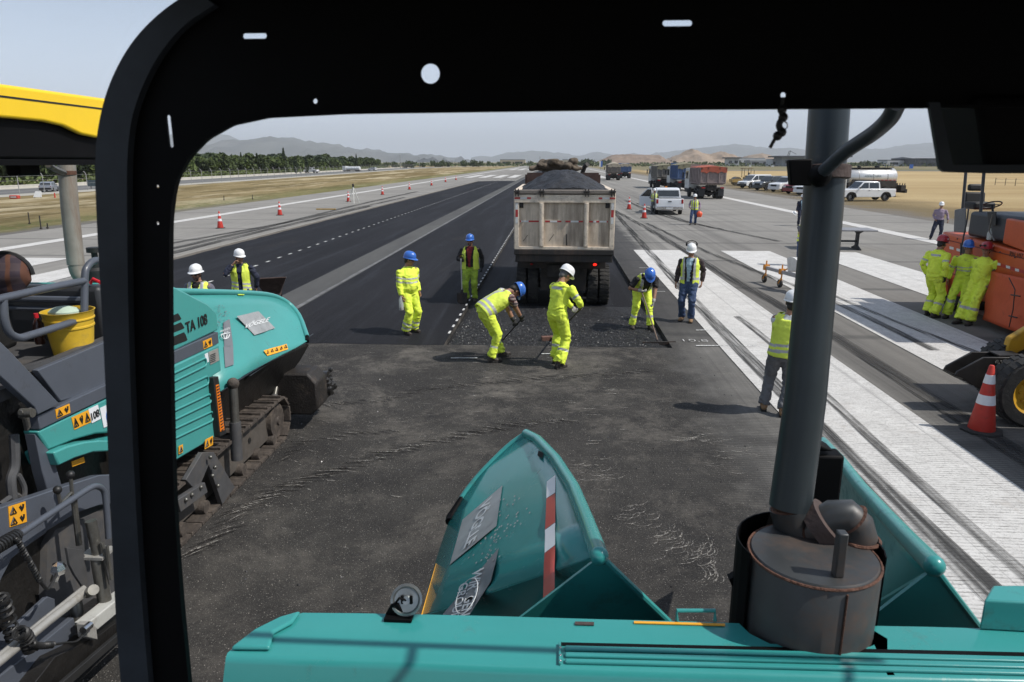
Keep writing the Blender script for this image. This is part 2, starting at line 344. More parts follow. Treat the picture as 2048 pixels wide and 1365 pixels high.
# runway slab pieces around the trench floor (trench is a real 11 cm recess)
TX0,TX1,TY0,TY1=-2.19,2.40,13.95,150
b=MB()
def slab(x0,x1,y0,y1): b.bb((x0,y0,-.155),(x1,y1,0))
slab(-27.7,TX0,-20,1500); slab(TX0,TX1,-20,TY0); slab(TX0,TX1,TY1,1500); slab(TX1,23.6,-20,1500)
o=b.build('runway',G_RUN,smooth=0); struct(o)
sheet('trench_floor',rect(TX0,TX1,TY0,TY1),-.11,G_FR)
fr=.004
sheet('fresh_asphalt_lane',[(-6.40,13.9),(-2.19,13.9),(-2.19,300),(-6.40,300)],fr,G_FR)
o=MB(); ys=[13.5+i*1.6 for i in range(85)]
o=sheet('fresh_asphalt_lane_wide',[(-7.48,9.0),(-7.48,142)]+[(-11.06-.02*i,142-.02*i) for i in range(2)]+[(-14.6+.25*noise.noise(Vector((y*.3,3,1))),y) for y in ys[::-1] if y<139]+[(-14.7,9.0)],fr,G_FR)
sheet('old_asphalt_strip',rect(-7.48,-6.40,9,300),fr+.002,G_STR)
# pale dusty milled seam along the wide lane and the pale line on the strip
def seam(name,x0,wd,y0,y1,z,m,amp=.05,step=.8):
    pts=[];n=int((y1-y0)/step); L=[];Rr=[]
    for i in range(n+1):
        y=y0+i*step; j=amp*noise.noise(Vector((y*1.7,x0,2))); k=amp*noise.noise(Vector((y*2.3,x0,7)))
        L.append((x0+j,y));Rr.append((x0+wd+k,y))
    bb=MB(); bb.add([(x,y,z) for x,y in L+Rr],[(i,i+1,n+2+i,n+1+i) for i in range(n)]); o=bb.build(name,m,smooth=0)
    if o.data.polygons[0].normal.z<0:o.data.flip_normals()
    return struct(o)
M_DUST=mat('pale_milling_dust',(.27,.25,.215),.9,var=.35,scale=18,bump=.6,bscale=60,dirt=(.08,.075,.07),dirtamt=.5,dscale=9)
M_DUSTB=mat('brown_milling_dust',(.13,.11,.085),.9,var=.35,scale=10,bump=.6,bscale=60,dirt=(.04,.04,.04),dirtamt=.5,dscale=9)
seam('milled_seam',-14.85,.22,16,140,fr+.004,M_DUST,.06); seam('milled_seam',-14.62,.30,16,140,fr+.003,M_DUSTB,.10)
seam('pale_strip_edge',-6.55,.12,13.9,290,fr+.006,mat('faded_line',(.13,.13,.13),.85,var=.5,scale=3,dirt=(.05,.05,.05),dirtamt=.5,dscale=2),.04,1.5)
# white dashes along two lanes
b=MB()
for i in range(95):
    y=14.9+i*.62
    b.add([(-2.25,y,.008),(-2.20,y,.008),(-2.20,y+.24,.008),(-2.25,y+.24,.008)],[(0,1,2,3)])
for i in range(100):
    y=20+i*1.15; b.add([(-10.62,y,.009),(-10.53,y,.009),(-10.53,y+.34,.009),(-10.62,y+.34,.009)],[(0,1,2,3)])
struct(b.build('chalk_dashes',G_CH,smooth=0))
# painted marks
b=MB(); zp=.012
def st(x0,x1,y0,y1,z=zp):
    n=max(1,int(abs(y1-y0)/1)); b.add([(x0,y0,z),(x1,y0,z),(x1,y1,z),(x0,y1,z)],[(0,1,2,3)])
st(3.36,5.33,-6,30.3); st(6.95,8.95,-6,30.2); st(10.35,12.35,-6,30.0)
st(-16.9,-15.05,-6,27.2); st(-20.5,-18.5,-6,26.4); st(13.9,15.9,-6,12)
st(17.2,18.05,-10,900); st(-23.7,-22.9,-10,900)
for i in range(4): st(-21.2+i*3.4,-19.3+i*3.4,170,205)
for i in range(9): st(-21+i*4.2,-18.6+i*4.2,330,400)
st(3.4,5.2,170,205);st(7,9,170,205);st(10.4,12.4,170,205)
struct(b.build('runway_marking',G_PNT,smooth=0))
b=MB(); zc=.017
def line(x0,y0,x1,y1,wd,z=zc):
    d=Vector((x1-x0,y1-y0)).normalized(); n=Vector((-d.y,d.x))*wd/2
    b.add([(x0-n.x,y0-n.y,z),(x1-n.x,y1-n.y,z),(x1+n.x,y1+n.y,z),(x0+n.x,y0+n.y,z)],[(0,1,2,3)])
pa=[PZ(*q) for q in ((1392,662),(1470,661),(1392,693),(1512,693),(1252,528),(1290,528))]
line(pa[0].x,pa[0].y,pa[1].x,pa[1].y,.05); line(pa[2].x,pa[2].y,pa[3].x,pa[3].y,.06)
for x,y,l in ((-1.9,12.9,.5),(-.2,13.3,.3),(-3,24,.5),(-1.2,13.4,.22),(3.0,25,.35),(2.9,20.3,.3)): line(x,y,x+l,y+.03,.04)
struct(b.build('chalk_line',G_CH,smooth=0))
c=PZ(1388,683); o=text('chalk_number','10,8',.27,(c.x,c.y,.018),(1,.0,0),(0,1,0),G_CH,depth=0.0005,sx=1.3,bold=-.006); struct(o)
# tyre rubber traces crossing the old surface
b=MB()
def trace(pts,wd,z=.021):
    P=smoothpath([(x,y,z) for x,y in pts],6)
    for i in range(len(P)-1):
        d=(P[i+1]-P[i]).normalized(); n=Vector((-d.y,d.x,0))*wd/2; b.add([P[i]-n,P[i]+n,P[i+1]+n,P[i+1]-n],[(0,1,2,3)])
trace([(3.95,0),(3.75,8),(3.72,16),(3.95,30),(4.6,60)],.30); trace([(4.32,0),(4.25,8),(4.45,14),(4.4,17)],.16)
trace([(5.9,8),(5.95,16),(5.6,24),(5.2,40),(4.4,60)],.34); trace([(7.5,14),(7.35,20),(6.3,30),(5.6,44)],.22)
trace([(8.6,11),(7.9,17),(7.7,22)],.14); trace([(-17.5,30),(-16.5,40),(-15.8,55),(-15.5,75)],.4); trace([(-16.3,26),(-16.2,40),(-16.8,60),(-17,90)],.5); trace([(-15.2,20),(-15.5,34),(-15.3,60)],.5)
trace([(9.2,40),(7.5,50),(6.8,70)],.3); trace([(10.5,34),(8.2,46),(7.4,66)],.28)
struct(b.build('tyre_trace',G_RB,smooth=0))
# loose hot mix spread at the near end of the trench
def hotz(x,y):
    e=max(0,min(1,(TX1-x)/.25)*min(1,max(0,(18.6-y))/1.2)); h=.09+.03*noise.noise(Vector((x*1.4,y*1.4,0)))+.022*noise.noise(Vector((x*7,y*7,4)))+.016*noise.noise(Vector((x*19,y*19,4)))
    return -.108+max(0,h)*e*(1 if x>-1.9 else max(0,(x+2.2)/.3))
b=MB(); nx,ny=110,110; x0,x1,y0,y1=TX0-.0,TX1-.01,13.96,18.6
for j in range(ny+1):
    for i in range(nx+1):
        x=x0+(x1-x0)*i/nx; y=y0+(y1-y0)*j/ny
        b.v.append(Vector((x,y,hotz(x,y))))
for j in range(ny):
    for i in range(nx):
        a=j*(nx+1)+i; b.f.append((a,a+1,a+nx+2,a+nx+1)); b.m.append(0)
o=b.build('hot_mix_bed',G_MIX,smooth=60); struct(o)
def pebbles(name,N_,region,smin,smax,m,label,zf,seed):
    rnd=random.Random(seed); b=MB()
    for _ in range(N_):
        x,y=region(rnd); s=rnd.uniform(smin,smax); z=zf(x,y); a=rnd.random()*6; 
        vs=[Vector((math.cos(a+k*2.09)*s*rnd.uniform(.6,1.2),math.sin(a+k*2.09)*s*rnd.uniform(.6,1.2),-.3*s)) for k in range(3)]+[Vector((rnd.uniform(-.3,.3)*s,rnd.uniform(-.3,.3)*s,s*rnd.uniform(.5,1)))]
        b.add([v+Vector((x,y,z)) for v in vs],[(0,1,3),(1,2,3),(2,0,3)])
    o=b.build(name,m,smooth=0); tag(o,label,'gravel',kind='stuff'); return o
M_PEB=mat('mix_chips',(.05,.05,.05),.35,var=.9,scale=30); M_PEB2=mat('grey_grit',(.20,.185,.165),.8,var=.5,scale=30)
pebbles('loose_mix_chips',14000,lambda r:(r.uniform(-2.15,2.35),14+abs(r.gauss(0,1.7))),.006,.016,M_PEB,'loose black hot mix chips over the near end of the trench',lambda x,y:hotz(x,y)+.006,3)
pebbles('scattered_grit',9500,lambda r:(r.uniform(-5,3),4+abs(r.gauss(0,1))*5.5 if r.random()<.8 else r.uniform(4,13.8)),.0025,.008,M_PEB2,'pale grit scattered over the dark milled ground',lambda x,y:.002 if y<13.8 else -.2,5)
pebbles('scattered_crumbs',260,lambda r:(r.uniform(-4,3),r.uniform(5,13.6)),.008,.022,M_PEB,'dark asphalt crumbs scattered over the milled ground',lambda x,y:.003,9)
# perimeter road + pale verge on the left, taxiway and road far right
def strip3(name,pts,wd,z,m):
    b=MB();P=[Vector((x,y,z)) for x,y in pts];L=[];Q=[]
    for i,p in enumerate(P):
        d=(P[min(i+1,len(P)-1)]-P[max(i-1,0)]).normalized(); n=Vector((-d.y,d.x,0))*wd/2; L.append(p-n);Q.append(p+n)
    n=len(P); b.add(L+Q,[(i,i+1,n+i+1,n+i) for i in range(n-1)]); o=b.build(name,m,smooth=0)
    if o.data.polygons[0].normal.z<0:o.data.flip_normals()
    return struct(o)
RD=[(-68,30),(-68,90),(-70,150),(-74,230),(-80,330),(-84,430),(-70,560),(0,720),(200,860)]
RDs=[(p.x,p.y) for p in smoothpath([(x,y,0) for x,y in RD],5)]
M_VERGE=mat('pale_verge',(.36,.34,.29),.9,var=.2,scale=.4)
strip3('perimeter_road_verge',RDs,19,-.035,M_VERGE); strip3('perimeter_road',RDs,11,-.028,G_RD)
strip3('taxiway',[(40,332),(200,300),(500,250)],22,-.03,G_RD); strip3('taxiway_verge',[(40,350),(200,322),(500,272)],10,-.035,mat('verge_green',(.10,.11,.05),.9,var=.3,scale=.2))

# crawler-track imprints and scuffs on the milled ground
def m_imp(k):
    k.t.links.new(k.m('MULTIPLY',k.rng(k.nz(9,6,.8),.40,.60),.7),k.b.inputs['Alpha']); return k.mix(k.rng(k.nz(20,3,.7),.4,.6),(.014,.013,.013),(.03,.028,.027))
def m_scf(k):
    k.t.links.new(k.m('MULTIPLY',k.rng(k.nz(26,6,.85),.44,.60),.8),k.b.inputs['Alpha']); return k.mix(k.rng(k.nz(20,3,.7),.4,.6),(.20,.185,.165),(.42,.40,.36))
G_IMP=gmat('track_imprint_dirt',m_imp);G_SCF=gmat('scuffed_stone_dust',m_scf)
bi=MB();bs=MB();rs=random.Random(12)
def rib(b,pts,wd,z):
    P=[Vector((p[0],p[1],z)) for p in pts]; L=[];Q=[];n=len(P)
    for i,p in enumerate(P):
        d=(P[min(i+1,n-1)]-P[max(i-1,0)]).normalized(); q=Vector((-d.y,d.x,0))*wd/2*math.sin(math.pi*(i+.35)/(n-.3)); L.append(p-q);Q.append(p+q)
    b.add(L+Q,[(i,i+1,n+i+1,n+i) for i in range(n-1)])
def band(pix,wd,step,ang,pale=.6):
    P=smoothpath([PZ(*p) for p in pix],10); acc=0
    for a,c in zip(P,P[1:]):
        acc+=(c-a).length
        if acc<step: continue
        acc=0; d=(c-a).normalized(); nrm=Vector((-d.y,d.x,0)); w_=wd*rs.uniform(.7,1.1); off=nrm*rs.uniform(-.05,.05); sk=d*wd*ang
        for bb_,k0,tw in((bi,0,rs.uniform(.035,.06)),(bs,.5,rs.uniform(.012,.022))):
            if bb_ is bs and rs.random()>pale: continue
            o_=a+off+d*step*k0; ln=1 if bb_ is bi else rs.uniform(.3,1)
            rib(bb_,[o_+nrm*w_*(t-.5)*ln+sk*((t-.5)*2+ .8*(t-.5)**2) for t in [i/7 for i in range(8)]],tw,.006 if bb_ is bi else .009)
band([(390,1110),(504,1010),(606,966),(700,932),(811,898),(934,869),(1037,850),(1150,838)],.34,.06,-.45)
band([(640,812),(770,800),(852,780),(975,768),(1057,758),(1200,750),(1320,742)],.28,.075,-.4,.5)
band([(560,925),(600,890),(700,870),(800,860)],.22,.09,-.5,.4)
def arcs(cx,cy,n,L,ang,spread,curv=.25,wd=.012):
    for _ in range(n):
        c=PZ(cx+rs.gauss(0,spread),cy+rs.gauss(0,spread*.6)); a=math.radians(ang+rs.gauss(0,5)); l=L*rs.uniform(.35,1); d=Vector((math.cos(a),math.sin(a),0)); q=Vector((-d.y,d.x,0))
        rib(bs,[c+d*l*(t-.5)+q*l*curv*(4*(t-.5)**2) for t in [i/9 for i in range(10)]],wd*rs.uniform(.5,1.4),.009+rs.random()*.002)
arcs(1275,1030,16,.26,20,20); arcs(1345,1085,20,.34,40,22); arcs(1405,1115,18,.38,55,20); arcs(1430,1160,8,.35,70,14)
arcs(1190,950,22,.34,8,26); arcs(1385,880,5,.7,22,8,.15,.02); arcs(1420,880,14,.2,0,16); arcs(1460,900,24,.3,2,30); arcs(1180,888,3,.5,2,8,.1,.016)
arcs(1200,800,30,.25,5,60,.1,.02); arcs(900,740,30,.3,0,80,.1,.02); arcs(700,880,40,.2,-20,90,.1,.014); arcs(1100,760,26,.3,0,90,.1,.02); arcs(1480,760,26,.4,0,30,.05,.016); arcs(560,1000,30,.12,-20,60,.2,.012)
for bb_,m_,nm in((bi,G_IMP,'track_imprint'),(bs,G_SCF,'surface_scuffs')):
    o=bb_.build(nm,m_,smooth=0)
    for p in o.data.polygons:
        if p.normal.z<0: p.flip()
    struct(o)
# ================= PEOPLE =================
def remesh(b,vox,smooth_it=2):
    me=bpy.data.meshes.new('t'); me.from_pydata([tuple(p) for p in b.v],[],b.f)
    bm=bmesh.new(); bm.from_mesh(me); bmesh.ops.remove_doubles(bm,verts=bm.verts,dist=1e-6)
    # orient every closed shell outwards
    bmesh.ops.recalc_face_normals(bm,faces=bm.faces); bm.to_mesh(me); bm.free()
    o=bpy.data.objects.new('t',me); sc.collection.objects.link(o)
    md=o.modifiers.new('r','REMESH'); md.mode='VOXEL'; md.voxel_size=vox; md.adaptivity=0
    if smooth_it:
        ms=o.modifiers.new('s','SMOOTH'); ms.iterations=smooth_it; ms.factor=.5
    dg=bpy.context.evaluated_depsgraph_get(); r=bpy.data.meshes.new_from_object(o.evaluated_get(dg)); bpy.data.objects.remove(o); bpy.data.meshes.remove(me); return r
def bez_ik(a,c,l1,l2,hint):
    d=c-a; L=d.length; L2=min(L,(l1+l2)*.999); c=a+d.normalized()*L2 if L>L2 else c; d=c-a; L=d.length
    x=(l1*l1-l2*l2+L*L)/(2*L); h=math.sqrt(max(0,l1*l1-x*x)); u=d.normalized(); n=(hint-u*hint.dot(u)).normalized()
    return a+u*x+n*h, c
SKIN=mat('skin',(.30,.155,.095),.55,var=.12,scale=14); HAIR=mat('dark_hair',(.015,.012,.010),.6,var=.3,scale=60); GREYHAIR=mat('greying_hair',(.10,.095,.09),.7,var=.5,scale=80)
HV=mat('hi_vis_fabric',(.72,.86,.07),.75,var=.10,scale=9,bump=.35,bscale=16,dirt=(.26,.30,.05),dirtamt=.26,dscale=7,emit=None)
HVV=mat('hi_vis_vest_fabric',(.68,.80,.09),.7,var=.08,scale=9,bump=.25,bscale=18,dirt=(.34,.38,.08),dirtamt=.08,dscale=6)
REFL=mat('reflective_tape',(.42,.42,.43),.4,var=.08,scale=20)
BLKC=mat('black_cloth',(.012,.011,.012),.85,var=.3,scale=12,bump=.3,bscale=20); NAVY=mat('navy_cloth',(.012,.016,.035),.8,var=.25,scale=12,bump=.3,bscale=20)
JEAN=mat('blue_denim',(.035,.06,.13),.85,var=.35,scale=9,bump=.4,bscale=18,dirt=(.10,.14,.21),dirtamt=.25,dscale=4); GREYC=mat('grey_trouser_cloth',(.13,.13,.135),.85,var=.15,scale=9,bump=.4,bscale=18)
WHC=mat('white_cotton',(.62,.62,.62),.85,var=.08,scale=9,bump=.3,bscale=18); MAUVE=mat('mauve_shirt',(.26,.20,.26),.85,var=.12,scale=10,bump=.3,bscale=18); BROWNC=mat('dark_brown_knit',(.035,.024,.026),.9,var=.25,scale=12,bump=.3,bscale=22)
REDC=mat('dark_red_shirt',(.17,.012,.018),.85,var=.3,scale=14); LBLUE=mat('pale_blue_shirt',(.30,.42,.50),.8,var=.08,scale=10); EYE=mat('eye_dark',(.01,.008,.007),.3); LIP=mat('lip',(.20,.08,.065),.5); DKSK=mat('beard_stubble',(.04,.025,.02),.8,var=.4,scale=60)
BOOTB=mat('dark_work_boot',(.035,.027,.022),.7,var=.4,scale=14,dirt=(.13,.11,.09),dirtamt=.35,dscale=10); BOOTT=mat('tan_work_boot',(.24,.14,.07),.75,var=.25,scale=14,dirt=(.10,.07,.045),dirtamt=.3,dscale=10)
GLOVED=mat('dark_glove',(.02,.02,.02),.8,var=.3,scale=20); GLOVEL=mat('grey_glove',(.32,.31,.29),.85,var=.25,scale=20)
def plaidmat():
    m=mat('plaid_cotton',(.2,.15,.14),.85); t=m.node_tree; b=t.nodes['Principled BSDF']
    tcn=N(t,'ShaderNodeTexCoord'); c=None
    def wv(ax,s):
        w_=N(t,'ShaderNodeTexWave',bands_direction=ax); w_.inputs['Scale'].default_value=s; w_.inputs['Distortion'].default_value=.4; t.links.new(tcn.outputs['Object'],w_.inputs[0]); return w_.outputs['Fac']
    mx1=N(t,'ShaderNodeMixRGB'); mx1.inputs[1].default_value=(.32,.24,.22,1); mx1.inputs[2].default_value=(.035,.03,.035,1); r=N(t,'ShaderNodeMapRange'); r.inputs[1].default_value=.55;r.inputs[2].default_value=.7; t.links.new(wv('Z',5),r.inputs[0]); t.links.new(r.outputs[0],mx1.inputs[0])
    mx2=N(t,'ShaderNodeMixRGB'); mx2.inputs[2].default_value=(.10,.03,.03,1); r2=N(t,'ShaderNodeMapRange'); r2.inputs[1].default_value=.7;r2.inputs[2].default_value=.8; t.links.new(wv('X',6),r2.inputs[0]); t.links.new(r2.outputs[0],mx2.inputs[0]); t.links.new(mx1.outputs[0],mx2.inputs[1]); t.links.new(mx2.outputs[0],b.inputs['Base Color'])
    return m
PLAID=plaidmat()
def helmat(n,c): return mat(n,c,.28,var=.06,scale=12,coat=.4,dirt=tuple(x*.5+.05 for x in c),dirtamt=.12,dscale=9)
HW=helmat('white_helmet_shell',(.74,.74,.73)); HB=helmat('blue_helmet_shell',(.03,.13,.48)); HR=helmat('red_helmet_shell',(.36,.018,.028))
def person(label,px,face,helmet=HW,loc=None,z=0,lean=0,side=0,twist=0,hp=0,hy=0,handR=None,handL=None,footR=(.11,-.01),footL=(-.11,-.01),hipdrop=0,hipx=0,hipy=0,
           outfit='coverall',top=HV,legs=HV,vest=None,shirt=None,boots=BOOTB,glove=None,hair=HAIR,vox=.016,fat=1.0,scale=1.0,elbow=(0.5,-1,-.1),bands=(),beard=False,short=False,earm=False,goggles=False,openfront=False,liftR=0,liftL=0,curl=.7,kneeR=None,kneeL=None,yoke=False,brim='cap',lamp=False,mark=None,group=None,toeR=0,toeL=0):
    p=Vector(loc) if loc else PZ(*px); root=empty('person',(p.x,p.y,z),R(face),label,'person',group); root.scale=(scale,)*3
    V=Vector; PV=V((hipx,hipy,.93-hipdrop))
    T=Matrix.Rotation(R(twist),3,'Z')@Matrix.Rotation(R(side),3,'Y')@Matrix.Rotation(-R(lean),3,'X')
    def t(v): return PV+T@V(v)
    waist=t((0,.0,.15)); chest=t((0,.015,.36)); up=t((0,0,.47)); neck=t((0,-.005,.535)); 
    HT=T@Matrix.Rotation(R(hy),3,'Z')@Matrix.Rotation(-R(hp),3,'X')
    if lean>25: HT=T@Matrix.Rotation(R(hy),3,'Z')@Matrix.Rotation(-R(hp),3,'X')
    hb=neck+T@V((0,.012,.05)); head=hb+HT@V((0,.025,.085))
    sR=t((.185*fat**.5,0,.465)); sL=t((-.185*fat**.5,0,.465))
    hR=PV+V((.09,0,-.03)); hL=PV+V((-.09,0,-.03))
    wR=V(handR) if handR else t((.27,.06,-.02)); wL=V(handL) if handL else t((-.27,.06,-.02))
    e=V(elbow); eR,wR=bez_ik(sR,wR,.29,.265,V((e.x,e.y,e.z))); eL,wL=bez_ik(sL,wL,.29,.265,V((-e.x,e.y,e.z)))
    aR=V((footR[0],footR[1],.10+liftR)); aL=V((footL[0],footL[1],.10+liftL))
    kR,aR=bez_ik(hR,aR,.44,.42,V(kneeR or (.12,1,0))); kL,aL=bez_ik(hL,aL,.44,.42,V(kneeL or (-.12,1,0)))
    X=T@V((1,0,0))
    # ---- clothes ----
    def clothes(b,th=0,skinny=0):
        f=fat; g=-skinny
        b.tube([PV+V((0,0,-.13)),PV+V((0,-.01,-.04)),t((0,-.005,.07)),waist,t((0,.015,.25)),chest,up,t((0,-.005,.515)),neck],
            [ .12*f+g,.178*f+g,.178*f+g,.165*f+g,.178*f+g,.192*f**.6+g,.175+g,.10+g*.4,.066],16,ry=[.09*f+g,.128*f+g,.13*f*f+g,.128*f*f+g,.135*f+g,.132*f**.6+g,.10+g,.075+g*.4,.062],side=X)
    def arm(b,s,el,wr,sh=False,g=0):
        m1=s.lerp(el,.5)
        if sh: b.tube([s+(s-el)*.02,s.lerp(el,.1),m1,s.lerp(el,.82)],[.06+g,.074+g,.070+g,.072+g],10)
        else: b.tube([s+(s-el)*.02,s.lerp(el,.12),m1,el,el.lerp(wr,.5),el.lerp(wr,.93)],[.057+g,.079+g,.073+g,.063+g,.058+g,.052+g],10); b.ball(el,.061+g,10,8)
    def leg(b,h,k,a,g=0):
        lo=.102 if outfit=='coverall' else .078
        b.tube([h+V((0,0,.06)),h.lerp(k,.15),h.lerp(k,.55),k,k.lerp(a,.45),k.lerp(a,.8),k.lerp(a,1.0)],[.10+g,.114*fat**.5+g,.100+g,.088+g,(lo-.006)+g,lo+g,(lo+.004)+g],12)
    b=MB(); clothes(b); arm(b,sR,eR,wR,short); arm(b,sL,eL,wL,short); leg(b,hR,kR,aR); leg(b,hL,kL,aL)
    me=remesh(b,vox,2); me.materials.clear()
    mats=[top,legs,REFL,shirt or top,SKIN]; [me.materials.append(m) for m in mats]
    segs=[(PV,neck,'t'),(sR,eR,'ua'),(sL,eL,'ua'),(eR,wR,'fa'),(eL,wL,'fa'),(hR,kR,'th'),(hL,kL,'th'),(kR,aR,'sh'),(kL,aL,'sh')]
    rad={'t':.14,'ua':.07,'fa':.055,'th':.10,'sh':.085}; sd=random.random()*50
    Ti=T.inverted(); info=[]
    for v in me.vertices:
        c=v.co; best=None
        for A,B,k in segs:
            d=B-A; tt=max(0,min(1,(c-A).dot(d)/d.length_squared)); q=(c-(A+d*tt)).length/rad[k]
            if best is None or q<best[0]: best=(q,k,tt,(A,B))
        k=best[1]; tt=best[2]; amp=.0105
        # cloth folds: compressed near joints, long diagonal drapes elsewhere
        j=1.0
        if k=='fa' and tt<.4 or k=='ua' and tt>.6: j=1.6
        if k=='sh': j=1.3+1.5*max(0,tt-.6); 
        if k=='th' and tt>.7: j=1.4
        if k=='t' and tt<.35: j=1.5
        q=c*13+V((sd,0,0)); nn=noise.noise(V((q.x*.8,q.y*.8,q.z*1.5+2.2*noise.noise(c*7+V((0,sd,0))))))
        n2=noise.noise(V((c.x*34,c.y*34,c.z*60))+V((sd,3,3)))
        v.co=c+v.normal*(amp*j*(nn*1.6-abs(nn)*.5)+.0035*j*n2); info.append((k,tt,Ti@(c-PV)))
    for pl in me.polygons:
        k,tt,lc=info[pl.vertices[0]]; mi=0
        if k in('th','sh'): mi=1
        elif k=='t' and lc.z<.02 and outfit!='coverall': mi=1
        for (bk,a,c_) in bands:
            if k==bk and a<tt<c_: mi=2
        if k=='t' and shirt and lc.y>.03 and abs(lc.x)<.035+max(0,lc.z-.2)*.16 and lc.z>.0: mi=3
        if k=='t' and outfit=='coverall' and shirt is None and lc.y>.02 and lc.z>.36 and abs(lc.x)<(lc.z-.36)*.28: mi=3
        if yoke and k=='t' and lc.y<-.02 and .40<lc.z<.445 and abs(lc.x)<.11: mi=2
        pl.material_index=mi
    me.shade_smooth(); name='coverall' if outfit=='coverall' else 'clothes'
    o=bpy.data.objects.new(name,me); sc.collection.objects.link(o); o.parent=root
    if short:
        pass
    # ---- body: one surface under the clothes with head, arms and hands ----
    b=MB(); clothes(b,skinny=.03); arm(b,sR,eR,wR,False,-.016); arm(b,sL,eL,wL,False,-.016); leg(b,hR,kR,aR,-.025); leg(b,hL,kL,aL,-.025)
    b.tube([t((0,-.005,.45)),neck,hb+HT@V((0,0,.05))],[.06,.056,.054],12)
    bodyme=remesh(b,max(.014,vox*.9),1)
    b=MB(); hh=lambda x,y,z: head+HT@V((x,y,z))
    b.ball(hh(0,-.012,.03),(.077,.096,.095),16,12,M=HT); b.ball(hh(0,.028,-.04),(.058,.062,.075),14,10,M=HT); b.tube([hh(0,-.02,-.12),hh(0,-.015,-.03)],[.052,.056],12)
    b.tube([hh(0,.088,.02),hh(0,.108,-.018),hh(0,.088,-.032)],[.008,.015,.012],8); b.ball(hh(0,.075,-.095),(.026,.018,.016),8,6,M=HT)
    for s in(-1,1):
        b.ball(hh(.078*s,-.005,-.005),(.009,.018,.030),8,6,M=HT); b.ball(hh(.036*s,.070,-.03),(.022,.016,.018),8,6,M=HT)
    b.ball(hh(0,.085,.028),(.055,.012,.010),10,6,M=HT); b.ball(hh(0,.083,-.062),(.024,.012,.007),8,6,M=HT)
    hv=.006 if vox<.02 else .012
    hm=remesh(b,hv,1)
    bm=bmesh.new(); bm.from_mesh(bodyme); bm.from_mesh(hm); 
    lay=[f for f in bm.faces]; HTi=HT.inverted()
    for f in bm.faces:
        f.material_index=0; c=HTi@(f.calc_center_median()-head)
        if abs(c.x)<.09 and c.y>.045 and abs(c.z)<.12:
            if abs(c.z-.008)<.0085 and .018<abs(c.x)<.050: f.material_index=1
            if abs(c.z+.062)<.006 and abs(c.x)<.026: f.material_index=2
        if beard and c.y>.02 and -.13<c.z<-.045 and abs(c.x)<.07 and not(abs(c.z+.062)<.007 and abs(c.x)<.022): f.material_index=3
    hb_=MB()
    def hand(el,wr,s,mm):
        u=(wr-el).normalized(); up_=V((0,0,1)) if abs(u.z)<.85 else V((0,1,0)); 
        lat=u.cross(V((s,0,0)) if abs(u.x)<.8 else V((0,0,1))).normalized()   # across knuckles
        pn=u.cross(lat).normalized()
        if pn.dot(V((-s,0.2,0)))<0: pn=-pn
        L=wr+u*.045; hb_.tube([wr-u*.02,wr+u*.01,L,wr+u*.088],[.026,.034,.042,.040],10,m=mm,ry=[.020,.016,.016,.013],side=lat)
        for i,(o_,ln) in enumerate(((-.031,.068),(-.010,.078),(.011,.072),(.031,.056))):
            p0=wr+u*.08+lat*o_; cu=curl; p1=p0+(u*math.cos(cu*.6)+pn*math.sin(cu*.6))*ln*.45; p2=p1+(u*math.cos(cu*1.7)+pn*math.sin(cu*1.7))*ln*.32; p3=p2+(u*math.cos(cu*2.6)+pn*math.sin(cu*2.6))*ln*.28
            hb_.tube([p0-u*.01,p0,p1,p2,p3],[.0095,.0098,.009,.0085,.0065],7,m=mm)
        q0=wr+u*.025-lat*.030; q1=q0+(u*.6-lat*.7+pn*.35).normalized()*.035; q2=q1+(u*.75-lat*.15+pn*.6).normalized()*.032
        hb_.tube([q0,q1,q2,q2+(u*.6+pn*.7).normalized()*.018],[.014,.012,.0105,.008],8,m=mm)
    gm=5 if glove else 0
    hand(eR,wR,1,gm); hand(eL,wL,-1,gm)
    if glove:
        for (el,wr) in((eR,wR),(eL,wL)):
            u=(wr-el).normalized(); hb_.tube([wr-u*.07,wr-u*.02,wr+u*.01],[.040,.036,.034],10,m=gm)
    tm=bpy.data.meshes.new('t'); tm.from_pydata([tuple(q) for q in hb_.v],[],hb_.f); tm.polygons.foreach_set('material_index',hb_.m)
    bm.from_mesh(tm); me=bpy.data.meshes.new('body'); 
    for m_ in (SKIN,EYE,LIP,DKSK,SKIN,glove or SKIN): me.materials.append(m_)
    bm.to_mesh(me); bm.free(); me.shade_smooth(); o=bpy.data.objects.new('body',me); sc.collection.objects.link(o); o.parent=root
    if goggles:
        b=MB(); b.ball(hh(.034,.093,.006),(.028,.012,.018),10,6,M=HT); b.ball(hh(-.034,.093,.006),(.028,.012,.018),10,6,M=HT); b.tube([hh(-.08,.03,.01),hh(-.06,.085,.012),hh(.06,.085,.012),hh(.08,.03,.01)],.004,6); b.build('sunglasses',mat('dark_lens',(.01,.01,.012),.1),root)
    # hair
    b=MB(); b.ball(hh(0,-.022,.022),(.083,.098,.10),16,12,M=HT); b.ball(hh(0,-.07,-.04),(.062,.042,.055),12,8,M=HT)
    me=remesh(b,.010,1); bm=bmesh.new(); bm.from_mesh(me)
    dele=[f for f in bm.faces if (lambda c: c.z>.06 or (c.y>.045) or (c.y>.0 and c.z<.0))(HTi@(f.calc_center_median()-head))]
    bmesh.ops.delete(bm,geom=dele,context='FACES'); bm.to_mesh(me); bm.free(); me.materials.clear(); me.materials.append(hair); me.shade_smooth(); o=bpy.data.objects.new('hair',me); sc.collection.objects.link(o); o.parent=root
